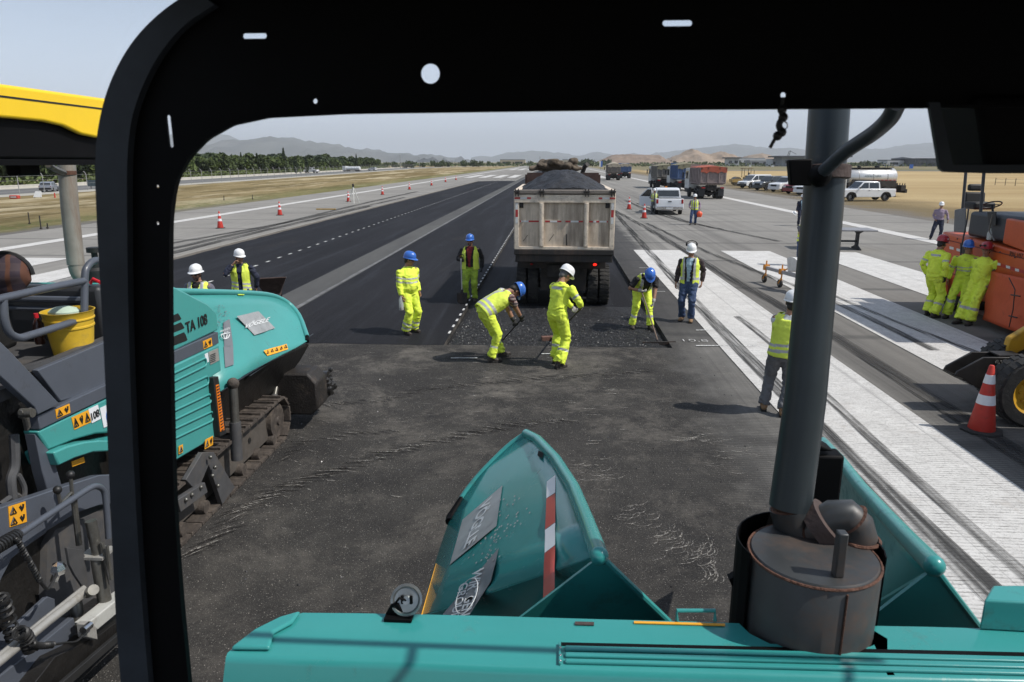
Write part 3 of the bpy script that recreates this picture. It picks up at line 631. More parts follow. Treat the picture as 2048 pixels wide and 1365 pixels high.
    # helmet
    if helmet:
        b=MB(); n=28; HM=HT@Matrix.Rotation(R(4),3,'X'); c0=hh(0,-.008,.052)
        prof=[(1.0,0),(1.01,.022),(.98,.055),(.88,.088),(.70,.113),(.42,.130),(.15,.136)]
        vs=[];K=len(prof)
        for r_,h_ in prof:
            for j in range(n):
                a=2*math.pi*j/n; x=math.cos(a)*.108*r_; y=math.sin(a)*.135*r_; rid=.006*math.exp(-(x/.018)**2)*(1 if h_>.05 else 0); vs.append(c0+HM@V((x,y,h_+rid)))
        fs=[(i*n+j,i*n+(j+1)%n,(i+1)*n+(j+1)%n,(i+1)*n+j) for i in range(K-1) for j in range(n)]+[tuple(range((K-1)*n,K*n))]
        b.add(vs,fs); ring=[];ring2=[];ring3=[]
        for j in range(n):
            a=2*math.pi*j/n; fr_=max(0,math.sin(a))**2.2; ex=.012+.042*fr_ if brim=='cap' else .034+.012*fr_
            x=math.cos(a);y=math.sin(a); ring.append(c0+HM@V((x*.108,y*.135,.004))); ring2.append(c0+HM@V((x*(.108+ex*.75),y*(.135+ex),-.012-.010*fr_))); ring3.append(c0+HM@V((x*(.104+ex*.75),y*(.131+ex),-.018-.010*fr_)))
        b.add(ring+ring2+ring3+[r_+HM@V((0,0,-.010)) for r_ in ring],[(i*n+j,i*n+(j+1)%n,(i+1)*n+(j+1)%n,(i+1)*n+j) for i in range(3) for j in range(n)])
        o=b.build('helmet',helmet,root,smooth=50)
        ho=o; b=MB(); b.lathe([(.100,-.012),(.100,.012)],c0+HM@V((0,0,-.014)),HM@V((0,0,1)),20); b.build('helmet_liner',BLKC,ho) if True else None
        if mark:
            for s in(-1,1):
                b=MB(); cc=c0+HM@V((.104*s,0,.045)); b.lathe([(.017,0),(.017,.006)],cc,HM@V((s,0,.25)),14); b.build('round_sticker',HW,ho)
        if mark=='front':
            b=MB(); b.lathe([(.012,0),(.014,.004)],c0+HM@V((0,.128,.052)),HM@V((0,1,.5)),5); b.build('badge',EYE,ho)
        if earm:
            b=MB()
            for s in(-1,1): b.ball(c0+HM@V((.112*s,-.03,.105)),(.022,.036,.042),12,8,M=HM)
            b.tube([c0+HM@V((.112*math.cos(q),-.07,.115+.06*math.sin(q))) for q in [math.pi*k/10 for k in range(11)]],.010,7); b.build('ear_defenders',BLKC,root)
        if lamp:
            b=MB(); b.tube([c0+HM@V((.11,-.02,.03)),c0+HM@V((.08,.10,.035)),c0+HM@V((0,.145,.04))],.008,7); b.tube([c0+HM@V((0,.14,.04)),c0+HM@V((0,.185,.04))],.024,12); b.ball(c0+HM@V((.112,.05,.03)),.026,10,7); b.build('helmet_goggles',BLKC,root)
    # vest shell
    if vest:
        b=MB(); f=fat; e_=.020
        b.tube([t((0,-.005,-.07)),t((0,-.005,.02)),t((0,0,.15)),t((0,.015,.27)),chest,up],[.196*f+e_,.19*f+e_,.175*f+e_,.183*f+e_,.198*f**.6+e_,.17+e_],18,ry=[.135*f+e_,.135*f*f+e_,.132*f*f+e_,.14*f+e_,.138*f**.6+e_,.10+e_],side=X)
        for s,S in((1,sR),(-1,sL)): b.tube([chest+X*.115*s,up+X*.115*s+T@V((0,0,.02)),t((.085*s,-.005,.535))],[.075,.052,.04],10,ry=[.135,.115,.07],side=X)
        me=remesh(b,max(.012,vox*.8),2); me.materials.clear(); me.materials.append(HVV); me.materials.append(REFL); bm=bmesh.new(); bm.from_mesh(me); dl=[]
        for fc in bm.faces:
            c=Ti@(fc.calc_center_median()-PV); mi=0
            if vest=='Y':
                if c.y<0:
                    if abs(abs(c.z-.10-abs(c.x)*.0)-.0)<.028 or abs(c.z-.005)<.026: mi=1
                    if c.z>.10 and abs(abs(c.x)-.0-max(0,(c.z-.30))*.5)<.03: mi=1
                elif abs(c.z-.10)<.028 or abs(c.z-.005)<.026: mi=1
            elif vest=='belt':
                if abs(c.z-.06)<.03: mi=1
                if abs(abs(c.x)-.12)<.026 and c.y>.02 and c.z>.08: mi=1
            elif vest=='straps':
                if abs(abs(c.x)-.115)<.03 and c.z>.1: mi=1
                if abs(c.z-.04)<.026 : mi=1
            elif vest=='diag':
                if abs(c.z-.03-c.x*.15)<.022 or abs(c.z-.11-c.x*.15)<.02: mi=1
            if openfront and c.y>0 and abs(c.x)<openfront+max(0,c.z-.3)*.1: dl.append(fc)
            if c.z<-.065 : dl.append(fc)
            if c.z>.525: dl.append(fc)
            fc.material_index=mi
        bmesh.ops.delete(bm,geom=list(set(dl)),context='FACES')
        for v in bm.verts: v.co+=v.normal*(.006*noise.noise(v.co*16+V((sd,1,1)))+.003*noise.noise(v.co*45))
        bm.to_mesh(me); bm.free(); me.shade_smooth(); o=bpy.data.objects.new('vest',me); sc.collection.objects.link(o); o.parent=root
        sdm=o.modifiers.new('s','SOLIDIFY'); sdm.thickness=.004
    # boots
    for (a,k,td,tl) in((aR,kR,1,toeR),(aL,kL,-1,toeL)):
        b=MB(); yaw=R(-8*td); d=V((math.sin(-yaw),math.cos(yaw),0)); 
        if tl: d=V((d.x,d.y*math.cos(R(tl)),math.sin(R(tl))))
        zz=V((0,0,-.055)) 
        b.tube([a+V((0,0,.07)),a+V((0,0,0)),a+zz*.8-d*.02],[.056,.054,.050],12)
        b.tube([a+zz-d*.075,a+zz-d*.045+V((0,0,.012)),a+zz+d*.03+V((0,0,.012)),a+zz+d*.10+V((0,0,.0)),a+zz+d*.165+V((0,0,-.004)),a+zz+d*.188+V((0,0,-.01))],[.022,.038,.044,.048,.042,.02],12,ry=[.028,.042,.046,.038,.032,.018],side=(d.y,-d.x,0))
        me=remesh(b,.010,2); me.materials.clear(); me.materials.append(boots); me.shade_smooth(); o=bpy.data.objects.new('boot',me); sc.collection.objects.link(o); o.parent=root
        b=MB(); b.prism([a+V((0,0,-.098))+d*y_+V((d.y,-d.x,0))*x_ for x_,y_ in ((-.034,-.075),(.034,-.075),(.046,.02),(.047,.12),(.03,.185),(-.03,.185),(-.047,.12),(-.046,.02))],(0,0,.026)); b.build('sole',mat('boot_sole',(.02,.018,.016),.9),o,bevel=.004)
    if outfit=='coverall' and vest is None and (top is HV):
        # chest pocket, hip pocket flap, waist seam tape
        pass
    root['wR']=0; del root['wR']
    M=Matrix.Translation((p.x,p.y,z))@Matrix.Rotation(R(face),4,'Z')@Matrix.Scale(scale,4)
    return root,(M@wR,M@wL,M)
def shade(c): return c
def longtool(name,label,cat,a,b,kind,group=None,m_sh=None,head_dir=None):
    """hand tool: shaft from top point a to foot point b, with a head at b"""
    root=empty(name,b,0,label,cat,group); a=Vector(a)-Vector(b); u=a.normalized()
    q=MB(); q.tube([u*.02,a*.5,a],[.015,.0155,.016],10); q.build('shaft',m_sh or mat('worn_wood_shaft',(.20,.13,.07),.7,var=.3,scale=20),root)
    side=Vector(head_dir or (1,0,0)); side=(side-u*side.dot(u)).normalized(); fwd=side.cross(u)
    q=MB(); mk=mat('tarred_steel',(.03,.026,.024),.55,metal=.4,var=.4,scale=14,dirt=(.10,.06,.04),dirtamt=.4,dscale=8)
    if kind=='rake':
        q.box((0,0,.035),(.70,.028,.07)); q.tube([(0,0,.05),u*.12],[.016,.02],8)
        o=q.build('blade',mk,root,bevel=.004); o.rotation_euler=(0,0,math.atan2(side.y,side.x))
    elif kind=='push':
        q.box((0,0,.05),(.36,.12,.10)); q.tube([(0,0,.08),u*.16],[.016,.02],8); o=q.build('blade',mat('rusty_brown_block',(.14,.07,.05),.8,var=.3,scale=14),root,bevel=.01); o.rotation_euler=(0,0,math.atan2(side.y,side.x))
    else:
        P=[]; n=8
        for j in range(n+1):
            tt=j/n; wv=.135*(1 if tt<.75 else math.cos((tt-.75)*4*math.pi/2*.75)); P.append((tt,wv))
        vs=[];
        for tt,wv in P:
            for k in (-1,-.5,0,.5,1): vs.append(side*wv*k-u*(tt*.30-.02)+fwd*(.03*k*k-.015))
        q.add(vs,[(i*5+k,i*5+k+1,i*5+k+6,i*5+k+5) for i in range(n) for k in range(4)]); q.tube([u*.10,-u*.06],[.02,.024],8)
        o=q.build('blade',mk,root); md=o.modifiers.new('s','SOLIDIFY'); md.thickness=.006
        if kind=='shovelD': 
            q=MB(); q.tube(smoothpath([a,a+u*.03-side*.05,a+u*.10-side*.055,a+u*.11,a+u*.10+side*.055,a+u*.03+side*.05,a],4),.012,8); q.build('grip',BLKC,root)
    return root
# left of the lanes, behind the wing of the other paver
person('bearded worker in white full-brim helmet and sunglasses behind the left teal hopper wing',None,180,loc=(PZ(392,526,1.8).x,PZ(392,526,1.8).y,0),z=0,scale=1.0,top=mat('grey_plaid_shirt',(.12,.12,.15),.85,var=.3,scale=40),legs=JEAN,outfit='v',vest='straps',openfront=.05,shirt=BLKC,beard=True,goggles=True,brim='full',mark='front',hp=6)
person('worker in white helmet and navy jacket with hand raised to his mouth',None,-165,loc=(PZ(476,494,1.82).x,PZ(476,494,1.82).y,0),scale=1.0,top=NAVY,legs=JEAN,outfit='v',vest='diag',openfront=.045,handR=(.10,.20,1.47),hy=30,handL=(-.30,-.03,.9),elbow=(.7,.2,-.8),hp=8)
# on the fresh lane
person('worker in yellow coverall and blue helmet standing alone with a water bottle in hand',(820,667),-130,helmet=HB,fat=1.28,hp=14,hy=32,handR=(.27,.10,.86),handL=(-.26,.04,.88),bands=(('t',.36,.42),('t',.50,.56),('ua',.50,.62),('ua',.78,.90),('sh',.52,.64),('sh',.78,.88)),footR=(.13,.04),footL=(-.13,-.03))
_,H4=person('worker in blue helmet, dark jacket and red shirt resting on an upright shovel',(942,603),178,helmet=HB,top=BLKC,legs=mat('soiled_hi_vis_trousers',(.33,.46,.04),.85,var=.25,scale=9,bump=.3,bscale=16,dirt=(.09,.11,.03),dirtamt=.45,dscale=5),outfit='v',vest='none',openfront=.10,shirt=REDC,fat=1.12,glove=GLOVED,beard=True,goggles=False,handR=(.20,.24,1.13),handL=(-.30,.02,.90),bands=(('sh',.0,.06),),hp=4,curl=1.1)
r5,H5=person('bent worker in yellow vest and plaid short sleeves leaning over a hand tool',(985,722),-62,helmet=HB,top=PLAID,legs=HV,outfit='v',vest='Y',short=True,lean=58,hipy=-.14,hp=22,handR=(.02,.56,.72),handL=(-.10,.50,.58),glove=GLOVED,footR=(.10,-.06),footL=(-.12,.24),fat=1.08,bands=(('sh',.50,.58),),elbow=(.5,-.6,-.1),curl=1.2,scale=1.05)
r6,H6=person('worker in yellow coverall and white helmet seen from behind with a push tool',(1112,733),-38,helmet=HW,lean=12,hp=30,hy=-14,handR=(.24,.36,1.02),handL=(.02,.42,.96),bands=(('ua',.62,.74),('sh',.40,.50)),footR=(.12,-.08),footL=(-.12,.14),elbow=(.9,-.6,-.4),curl=1.2,scale=1.06,yoke=True,hair=GREYHAIR,glove=GLOVEL)
r7,H7=person('stooping worker in blue helmet drawing a wide rake at the trench corner',(1284,655),188,helmet=HB,top=BLKC,legs=HV,outfit='v',vest='straps',openfront=.07,short=True,lean=56,hipy=-.16,hp=6,z=-.03,handR=(.14,.34,.92),handL=(-.10,.46,.66),glove=GLOVEL,footR=(.22,-.02),footL=(-.15,.12),bands=(('sh',.45,.58),),fat=1.12,elbow=(.8,-.5,0),curl=1.2)
person('supervisor with ear defenders, open yellow vest and jeans standing by the white stripe',(1374,642),160,helmet=HW,top=BROWNC,legs=JEAN,outfit='v',vest='belt',openfront=.09,shirt=LBLUE,boots=BOOTT,earm=True,hp=16,hy=14,handR=(.29,.04,.86),handL=(-.27,-.02,.9),footR=(.12,.0),footL=(-.10,.10),fat=1.03,scale=1.02)
# far group right
person('person in yellow vest standing in the open door of the white pickup',(1307,428),175,vox=.024,top=GREYC,legs=GREYC,outfit='v',vest='belt',openfront=.05,handR=(.2,.25,1.1))
r10,H10=person('person in yellow vest and jeans walking with an orange bucket in hand',(1387,450),165,vox=.024,top=MAUVE,legs=JEAN,outfit='v',vest='belt',openfront=.03,handR=(.25,.22,1.0),handL=(-.30,.04,.92),footR=(.16,.18),footL=(-.08,-.10),goggles=True)
person('person in dark suit holding a spare white helmet beside the exhaust pipe',None,172,vox=.024,loc=(PZ(1600,452).x,PZ(1600,452).y,0),top=NAVY,legs=NAVY,outfit='v',shirt=LBLUE,handR=(.28,.1,.80))
person('person in hi-vis jacket and jeans with folded arms, half behind the exhaust pipe',None,175,vox=.02,loc=(PZ(1601,532).x,PZ(1601,532).y,0),top=GREYC,legs=JEAN,outfit='v',vest='belt',handR=(-.12,.20,1.22),handL=(.12,.22,1.18),elbow=(.8,.2,-1),brim='full')
person('man with white sleeves and grey trousers folding his arms by the exhaust pipe',None,-20,loc=(3.36,10.1,0),side=4,top=WHC,legs=GREYC,outfit='v',vest='diag',boots=BOOTT,handR=(-.10,.21,1.20),handL=(.14,.22,1.16),elbow=(1,.1,-1),footR=(.02,-.04),footL=(-.24,.12),hipx=-.04,scale=1.04,hp=5)
person('man in white helmet, mauve shirt and dark trousers striding across the white edge line',(1878,480),155,vox=.022,top=MAUVE,legs=NAVY,outfit='v',goggles=True,handR=(.28,.05,.95),handL=(-.25,.05,.92),footR=(.36,.06),footL=(-.02,-.02),hp=5,hipx=.1)
# trio at the orange roller
g3='workers resting by the orange roller'
person('worker in yellow coverall and red helmet facing the roller, hands behind his hips',(1858,634),-62,helmet=HR,mark='s',bands=(('ua',.60,.72),('sh',.42,.52)),handR=(.24,-.02,.90),handL=(-.24,.06,.90),lean=3,hp=12,yoke=True,footR=(.13,-.05),footL=(-.12,.10),glove=GLOVED,scale=1.10,fat=1.04,group=g3)
person('worker in yellow coverall and blue helmet leaning on the roller between two red helmets',(1916,636),142,helmet=HB,bands=(('ua',.72,.86),('sh',.15,.30),('t',.30,.35),('t',.43,.48)),handR=(.30,.06,.86),handL=(-.20,.04,.9),side=3,hipx=-.02,footR=(.20,.18),footL=(-.04,.05),scale=1.04,fat=1.06,group=g3,hp=5,hy=25)
person('worker in yellow coverall and red helmet with goggles leaning on the orange roller',(1940,648),122,helmet=HR,mark='s',lamp=True,bands=(('ua',.60,.70),('sh',.30,.44)),handR=(.16,-.12,.95),handL=(-.24,-.10,.92),lean=-7,hipy=-.12,footR=(.12,.22),footL=(-.08,.16),fat=1.10,scale=1.05,group=g3,hp=5,hy=12)
# tools
a,b_=H4[0],H4[1]
sx=PY(942,606,H4[0].y)
longtool('shovel','upright shovel with pale shaft under the hand of the red-shirted worker','shovel',(H4[0].x,H4[0].y-.09,1.18),(H4[0].x+.02,H4[0].y-.14,.28),'shovelD',m_sh=mat('pale_wood_shaft',(.42,.40,.36),.6,var=.2,scale=20),head_dir=(1,0,0))
h=(H5[0]+H5[1])/2; p5=PZ(1006,680,-.05)
def through(p,q,ext):  # extend above hand p
    p=Vector(p);q=Vector(q); return p+(p-q).normalized()*ext
longtool('hand_tool','dark shovel gripped by the bent worker, blade in the hot mix','shovel',through(H5[0]+Vector((0,0,-.03)),p5,.25),p5,'shovel',m_sh=mat('tarred_shaft',(.04,.035,.03),.6),head_dir=(1,.3,0))
p6=PZ(1100,682,-.04)
longtool('push_broom','block-headed push tool held by the worker seen from behind','tool',through(H6[0]+Vector((0,0,-.03)),p6,.08),p6,'push',m_sh=mat('tarred_shaft',(.04,.035,.03),.6),head_dir=(1,.1,0))
p7=PZ(1318,690,-.05)
longtool('lute_rake','wide flat asphalt rake at the corner of the trench','rake',through(H7[0],p7,.12),p7,'rake',m_sh=mat('worn_wood_shaft',(.16,.11,.08),.7,var=.3,scale=20),head_dir=(1,0,0))
# bottle carried by the coverall worker
q=PZ(820,667); q=Vector((PY(806,632,14.75).x,14.62,.57)); bt=empty('water_bottle',q,0,'clear plastic bottle with dark dregs hanging from the lone worker hand','bottle')
MB().lathe([(.045,0),(.05,.02),(.05,.2),(.045,.24),(.02,.29),(.016,.31)],(0,0,0)).build('bottle_body',glassy('clear_plastic',(.85,.9,.85),.38),bt)
MB().lathe([(.043,0.005),(.046,.02),(.046,.06)],(0,0,0)).build('dregs',mat('amber_liquid',(.16,.07,.03),.2),bt); MB().lathe([(.018,.31),(.018,.335)],(0,0,0)).build('cap',HW,bt)
# orange bucket
q=H10[1]; bk=empty('orange_bucket',(q.x,q.y,q.z-.46),0,'round orange pail carried by the walking person in jeans','bucket')
MB().lathe([(.12,0),(.17,.14),(.17,.2),(.15,.27),(.08,.33)],(0,0,0)).build('pail',mat('orange_plastic',(.75,.09,.03),.4),bk); MB().tube([(-.1,0,.3),(-.07,0,.42),(.07,0,.42),(.1,0,.3)],.01).build('handle',BLKC,bk)
q=PZ(1600,452); MBh=MB(); MBh.lathe([(.155,0),(.12,.01),(.118,.06),(.09,.11),(.03,.135)],(0,0,0)); o=MBh.build('spare_helmet',HW); o.location=(q.x-.42,q.y-.12,.72); o.rotation_euler=(.5,.6,0); tag(o,'white spare helmet held low by the person in the dark suit','helmet')
# ================= VEHICLES =================
TYRE=mat('tyre_rubber',(.022,.021,.02),.85,var=.3,scale=12,dirt=(.10,.09,.075),dirtamt=.3,dscale=5,bump=.3,bscale=30); RIMG=mat('grey_steel_rim',(.30,.30,.30),.45,metal=.5,var=.2); 
BLK=mat('black_plastic',(.015,.015,.016),.5,var=.2); CHAS=mat('chassis_steel',(.022,.019,.018),.7,var=.4,scale=8,dirt=(.10,.08,.06),dirtamt=.35,dscale=4,bump=.3)
GLS=mat('tinted_glass',(.02,.024,.028),.06,var=.05,spec=.9); CHR=mat('chrome',(.6,.6,.6),.2,metal=1,var=.05); REDL=mat('red_lamp_lens',(.30,.01,.01),.25); AMBL=mat('amber_lens',(.7,.22,.02),.3); CLRL=mat('clear_lens',(.6,.62,.64),.12,spec=.8)
REDT=mat('red_marking_tape',(.42,.03,.03),.45,var=.15,scale=20,dirt=(.12,.08,.07),dirtamt=.25,dscale=8); WHT=mat('white_marking_tape',(.62,.62,.60),.45,var=.1,scale=20,dirt=(.2,.18,.15),dirtamt=.25,dscale=8)
def wheel(par,c,r,w,rimr=.58,axis=(1,0,0),rim=RIMG,name='wheel',lug=True,flip=1):
    o=MB(); ax=Vector(axis)
    o.lathe([(r*rimr,-w/2),(r*.93,-w/2),(r*.985,-w*.42),(r,-w*.3),(r,w*.3),(r*.985,w*.42),(r*.93,w/2),(r*rimr,w/2)],(0,0,0),ax,28,closed=True)
    if lug:
        side=Vector((1,0,0)); n=28
        a=Vector((0,1,0)) if abs(ax.x)>.5 else Vector((1,0,0)); b=ax.cross(a)
        for j in range(n):
            t=2*math.pi*j/n; d=a*math.cos(t)+b*math.sin(t); e=-a*math.sin(t)+b*math.cos(t)
            for s in(-1,1):
                p=d*r+ax*s*w*.27; q=[p+ax*w*.2*x+e*r*.06*y for x,y in((-1,-1),(1,-1),(1,1),(-1,1))]; q=[v+ (e*r*.04*s if (v-p).dot(ax)*s>0 else Vector((0,0,0))) for v in q]; o.prism([v-d*.005 for v in q],d*r*.028)
    t=o.build(name,TYRE,par); t.location=c
    o=MB(); o.lathe([(r*rimr*1.02,-w*.46),(r*rimr*.9,-w*.40),(r*rimr*.55,-w*.18),(r*.2,-w*.2),(r*.18,-w*.46),(0.001,-w*.46)],(0,0,0),ax*flip,24,cap=False); o.lathe([(r*rimr*1.01,-w*.46),(r*rimr*1.01,w*.46)],(0,0,0),ax*flip,24,cap=False)
    for j in range(8):
        a_=2*math.pi*j/8
        u=Vector((0,math.cos(a_),math.sin(a_))) if abs(ax.x)>.5 else Vector((math.cos(a_),0,math.sin(a_)))
        o.lathe([(.014,0),(.014,.03)],u*r*.34-ax*flip*w*.24,-ax*flip,6)
    o.build('rim',rim,t); return t
# ---- dump truck (rear towards -Y local, origin between rear wheels at ground, rear wheels y=0) ----
def dump_truck(label,loc,rz,group,bedm,ribm,cabm,tarp=None,detail=False,load=None,railm=None,near=False,W=2.5,H0=1.58,H1=2.94,L=5.0):
    t=empty('dump_truck',loc,rz,label,'dump truck',group); y0=-1.15 if detail else -1.0; y1=y0+L; hw=W/2
    b=MB(); b.bb((-.42,y0+.5,.85),(-.28,y1+2.4,1.12)); b.bb((.28,y0+.5,.85),(.42,y1+2.4,1.12)); b.bb((-.42,y0+.45,.80),(.42,y0+.62,1.12))
    b.tube([(-.95,0,.52),(.95,0,.52)],.11,10); b.ball((0,0,.52),(.26,.3,.24),12,8); b.tube([(-.95,1.35,.52),(.95,1.35,.52)],.11,10); b.ball((0,1.35,.52),(.26,.3,.24),12,8)
    b.bb((-.5,-.55,1.05),(.5,.0,1.35)); b.tube([(-.36,-.2,.62),(-.36,-.2,.95)],.05,8); b.tube([(.36,-.2,.62),(.36,-.2,.95)],.05,8)
    b.build('chassis',CHAS,t,bevel=.006 if detail else 0)
    for y in (0,1.35,4.6):
        for s in(-1,1):
            xs=((1.11,.80) if y<4 else (1.05,))
            for x in xs: wheel(t,(s*x,y,.52),.52,.27,.55,lug=detail,flip=s,rim=RIMG)
    for s in(-1,1):   # mud flaps
        if not detail: MB().bb((s*.65,-.60,.30),(s*1.22,-.585,.95)).build('mud_flap',BLK,t)
    # bed: floor, two sides with ribs, headboard, tailgate
    b=MB(); b.bb((-hw+.04,y0+.06,H0-.12),(hw-.04,y1,H0)); 
    for k in range(9): b.bb((-hw+.1,y0+.5+k*.5,H0-.2),(hw-.1,y0+.58+k*.5,H0-.122))
    b.build('bed_floor',bedm,t)
    for s in(-1,1):
        b=MB(); xs,xo=s*(hw-.10),s*(hw-.05); b.bb((xs,y0+.05,H0),(xo,y1,H1)); b.bb((s*(hw-.13),y0+.05,H1+.001),(s*(hw+.02),y1,H1+.09))
        n=7
        for k in range(n+1):
            yy=y0+.10+(L-.25)*k/n; b.box((s*(hw-.012),yy+.04,(H0+H1)/2),(.074,.10,H1-H0-.01))
        b.build('bed_side',ribm,t,bevel=.008)
    b=MB(); b.bb((-hw+.06,y1-.06,H0),(hw-.06,y1,H1+.38)); 
    for k in range(5): b.bb((-hw+.25+k*.45,y1,H0),(-hw+.33+k*.45,y1+.05,H1+.36))
    if detail: b.bb((-hw+.13,y1-.30,H1+.05),(hw-.13,y1-.24,H1+.44)); 
    b.build('headboard',mat('rusty_brown_steel',(.055,.030,.024),.8,var=.4,scale=6,dirt=(.13,.09,.07),dirtamt=.4,dscale=4) if detail else ribm,t)
    # tailgate
    g=MB(); yb=y0; g.bb((-hw+.02,yb,H0+.04),(hw-.02,yb+.04,H1)); tg=g.build('tailgate',bedm,t,bevel=.006)
    g=MB(); fr=.11
    g.bb((-hw,yb-.07,H1-.21),(hw,yb-.001,H1-.02)); g.bb((-hw,yb-.06,H0),(-hw+fr,yb-.001,H1-.211)); g.bb((hw-fr,yb-.06,H0),(hw,yb-.001,H1-.211)); g.bb((-hw+fr+.001,yb-.06,H0),(hw-fr-.001,yb-.001,H0+.07))
    for x in (-.57,.55): g.bb((x-.055,yb-.085,H0+.071),(x+.055,yb-.001,H1-.211)); g.bb((x-.03,yb-.10,H0+.08),(x+.03,yb-.086,H1-.22))
    g.build('tailgate_frame',ribm,tg,bevel=.01)
    g=MB(); g.bb((-hw-.0,yb-.10,H1+.0),(hw,yb+.08,H1+.10)); g.build('top_rail',railm or ribm,tg,bevel=.02)
    for x in (-hw+.06,-.57,.55,hw-.06):
        g=MB(); g.bb((x-.05,yb-.14,H1-.06),(x-.025,yb-.101,H1+.13)); g.bb((x+.025,yb-.14,H1-.06),(x+.05,yb-.101,H1+.13)); g.tube([(x-.07,yb-.12,H1+.06),(x+.07,yb-.12,H1+.06)],.022,8); g.build('hinge',CHAS,tg)
    if detail:
        g=MB(); g.bb((-hw-.01,yb-.10,H0-.13),(hw+.01,yb+.3,H0-.002)); g.bb((-hw+.02,yb-.05,H0-.32),(hw-.02,yb+.2,H0-.131)); g.build('spill_apron',mat('tarred_apron',(.016,.014,.013),.6,var=.4,scale=6,dirt=(.11,.07,.05),dirtamt=.45,dscale=3,streak=True),t,bevel=.01)
        g=MB(); g.bb((-hw+.05,-.62,1.02),(hw-.14,-.50,1.27)); g.bb((-.6,-.48,.42),(.62,-.44,1.01)); g.build('rear_bumper',mat('tarred_bumper',(.02,.017,.016),.7,var=.4,scale=5,dirt=(.09,.065,.05),dirtamt=.4,dscale=3),t,bevel=.01)
        # tapes
        yt=yb-.0735; z1=H1-.10
        def tp(x0,x1,z0,z1_,m,y=yt,n_='marking_tape'): MB().bb((x0,y,z0),(x1,y+.003,z1_)).build(n_,m,tg)
        for a_,b_,m in ((-1.25,-1.11,REDT),(-1.108,-.94,WHT),(-.938,-.84,REDT),(.84,.93,REDT),(.932,1.11,WHT),(1.112,1.25,REDT)): tp(a_,b_,z1-.022,z1+.022,m)
        for s in(-1,1):
            x=s*1.195
            for z0,z2,m in ((2.56,2.72,WHT),(2.38,2.558,REDT),(2.22,2.378,WHT)): tp(x-.03,x+.03,z0,z2,m,y=yb-.0635)
        zt=2.27
        for a_,b_,m in ((-1.12,-1.09,REDT),(-1.088,-.90,WHT),(-.898,-.64,REDT),(-.48,-.36,REDT),(-.358,-.18,WHT),(-.178,-.07,REDT),(.03,.16,REDT),(.162,.36,WHT),(.362,.47,REDT),(.63,.72,REDT),(.722,.80,WHT),(.802,.88,REDT),(.882,1.06,WHT),(1.062,1.09,REDT)): tp(a_,b_,zt-.02,zt+.02,m,y=yb-.0035)
        for x in(-1.08,1.07): g=MB(); g.bb((x-.05,yb-.02,2.60),(x+.05,yb-.001,2.72)); g.lathe([(.035,0),(.03,.03)],(x,yb-.02,2.66),(0,-1,0),12); g.build('marker_lamp',CHAS,tg)
        g=MB(); g.ball((.83,-.63,1.13),(.05,.025,.032),12,8); g.build('tail_lamp',mat('lit_red_lamp',(.6,.01,.01),.3,emit=(1,.02,.01,2.2)),t)
        g=MB(); g.ball((-.83,-.63,1.13),(.045,.02,.03),12,8); g.build('tail_lamp',REDL,t)
        for a_,b_,c_ in ((-.95,1.73,-.84),(-.12,1.7,.02),(.08,1.66,.1),): pass
        # scrape marks as thin welded scabs
        g=MB(); g.tube([(.06,yb-.004,1.96),(.07,yb-.006,1.68)],[.012,.018],6); g.tube([(-.38,yb-.004,1.78),(-.26,yb-.004,1.95)],.006,5); g.tube([(-1.03,yb-.004,1.78),(-.92,yb-.004,1.93)],.006,5); g.build('weld_scar',CHAS,tg)
    else:
        for s in(-1,1): MB().bb((s*.75,yb-.02,1.05),(s*1.1,yb+.03,1.17)).build('tail_lamp',REDL,t)
        MB().bb((-hw+.05,-.66,.98),(hw-.05,-.56,1.14)).build('rear_bumper',CHAS,t)
        tgt=MB(); [tgt.bb((-hw+.12+k*.42,yb-.088,H1-.14),(-hw+.28+k*.42,yb-.072,H1-.09)) for k in range(6)]; tgt.build('marking_tape',WHT,tg)
    # cab
    cy=y1+.35; c=MB(); c.prism([(-1.2,cy,.85),(-1.2,cy+2.1,.85),(-1.2,cy+2.2,1.9),(-1.2,cy+1.85,2.95),(-1.2,cy+.1,3.0),(-1.2,cy,2.7)],(2.4,0,0)); cab=c.build('cab',cabm,t,bevel=.06)
    MB().bb((-.95,cy-.012,1.9),(.95,cy+.02,2.6)).build('rear_window',GLS,cab)
    for s in(-1,1): MB().prism([(s*1.19,cy+.35,1.85),(s*1.19,cy+1.95,1.85),(s*1.19,cy+1.7,2.65),(s*1.19,cy+.35,2.65)],(s*.03,0,0)).build('side_window',GLS,cab); 
    for s in(-1,1):
        g=MB(); g.tube([(s*1.2,cy+1.9,2.4),(s*1.42,cy+2.0,2.4)],.02,6); g.bb((s*1.36,cy+1.95,1.9),(s*1.50,cy+2.05,2.5)); g.build('mirror',BLK,cab)
    MB().prism([(-1.1,cy+1.98,1.95),(-1.1,cy+2.02,1.95),(-1.1,cy+1.80,2.75),(-1.1,cy+1.74,2.75)],(2.2,0,0)).build('windscreen',GLS,cab)
    g=MB(); g.bb((-1.15,cy+.1,.45),(1.15,cy+2.25,.86)); g.build('bumper',CHAS,cab)
    if tarp:
        m_,hgt=tarp; g=MB(); nx=14; ny=14
        for j in range(ny+1):
            for i in range(nx+1):
                u=i/nx*2-1; v=j/ny; x=u*(hw+.03); y=y0+.05+v*(L-.1); z=H1+.12+hgt*(1-abs(u)**1.6)*(.55+.45*math.sin(v*math.pi))+.06*noise.noise(Vector((x*2,y*1.3,5)))
                g.v.append(Vector((x,y,z-.02)))
        for j in range(ny):
            for i in range(nx): a=j*(nx+1)+i; g.f.append((a,a+1,a+nx+2,a+nx+1)); g.m.append(0)
        # flap over tailgate
        o=len(g.v)
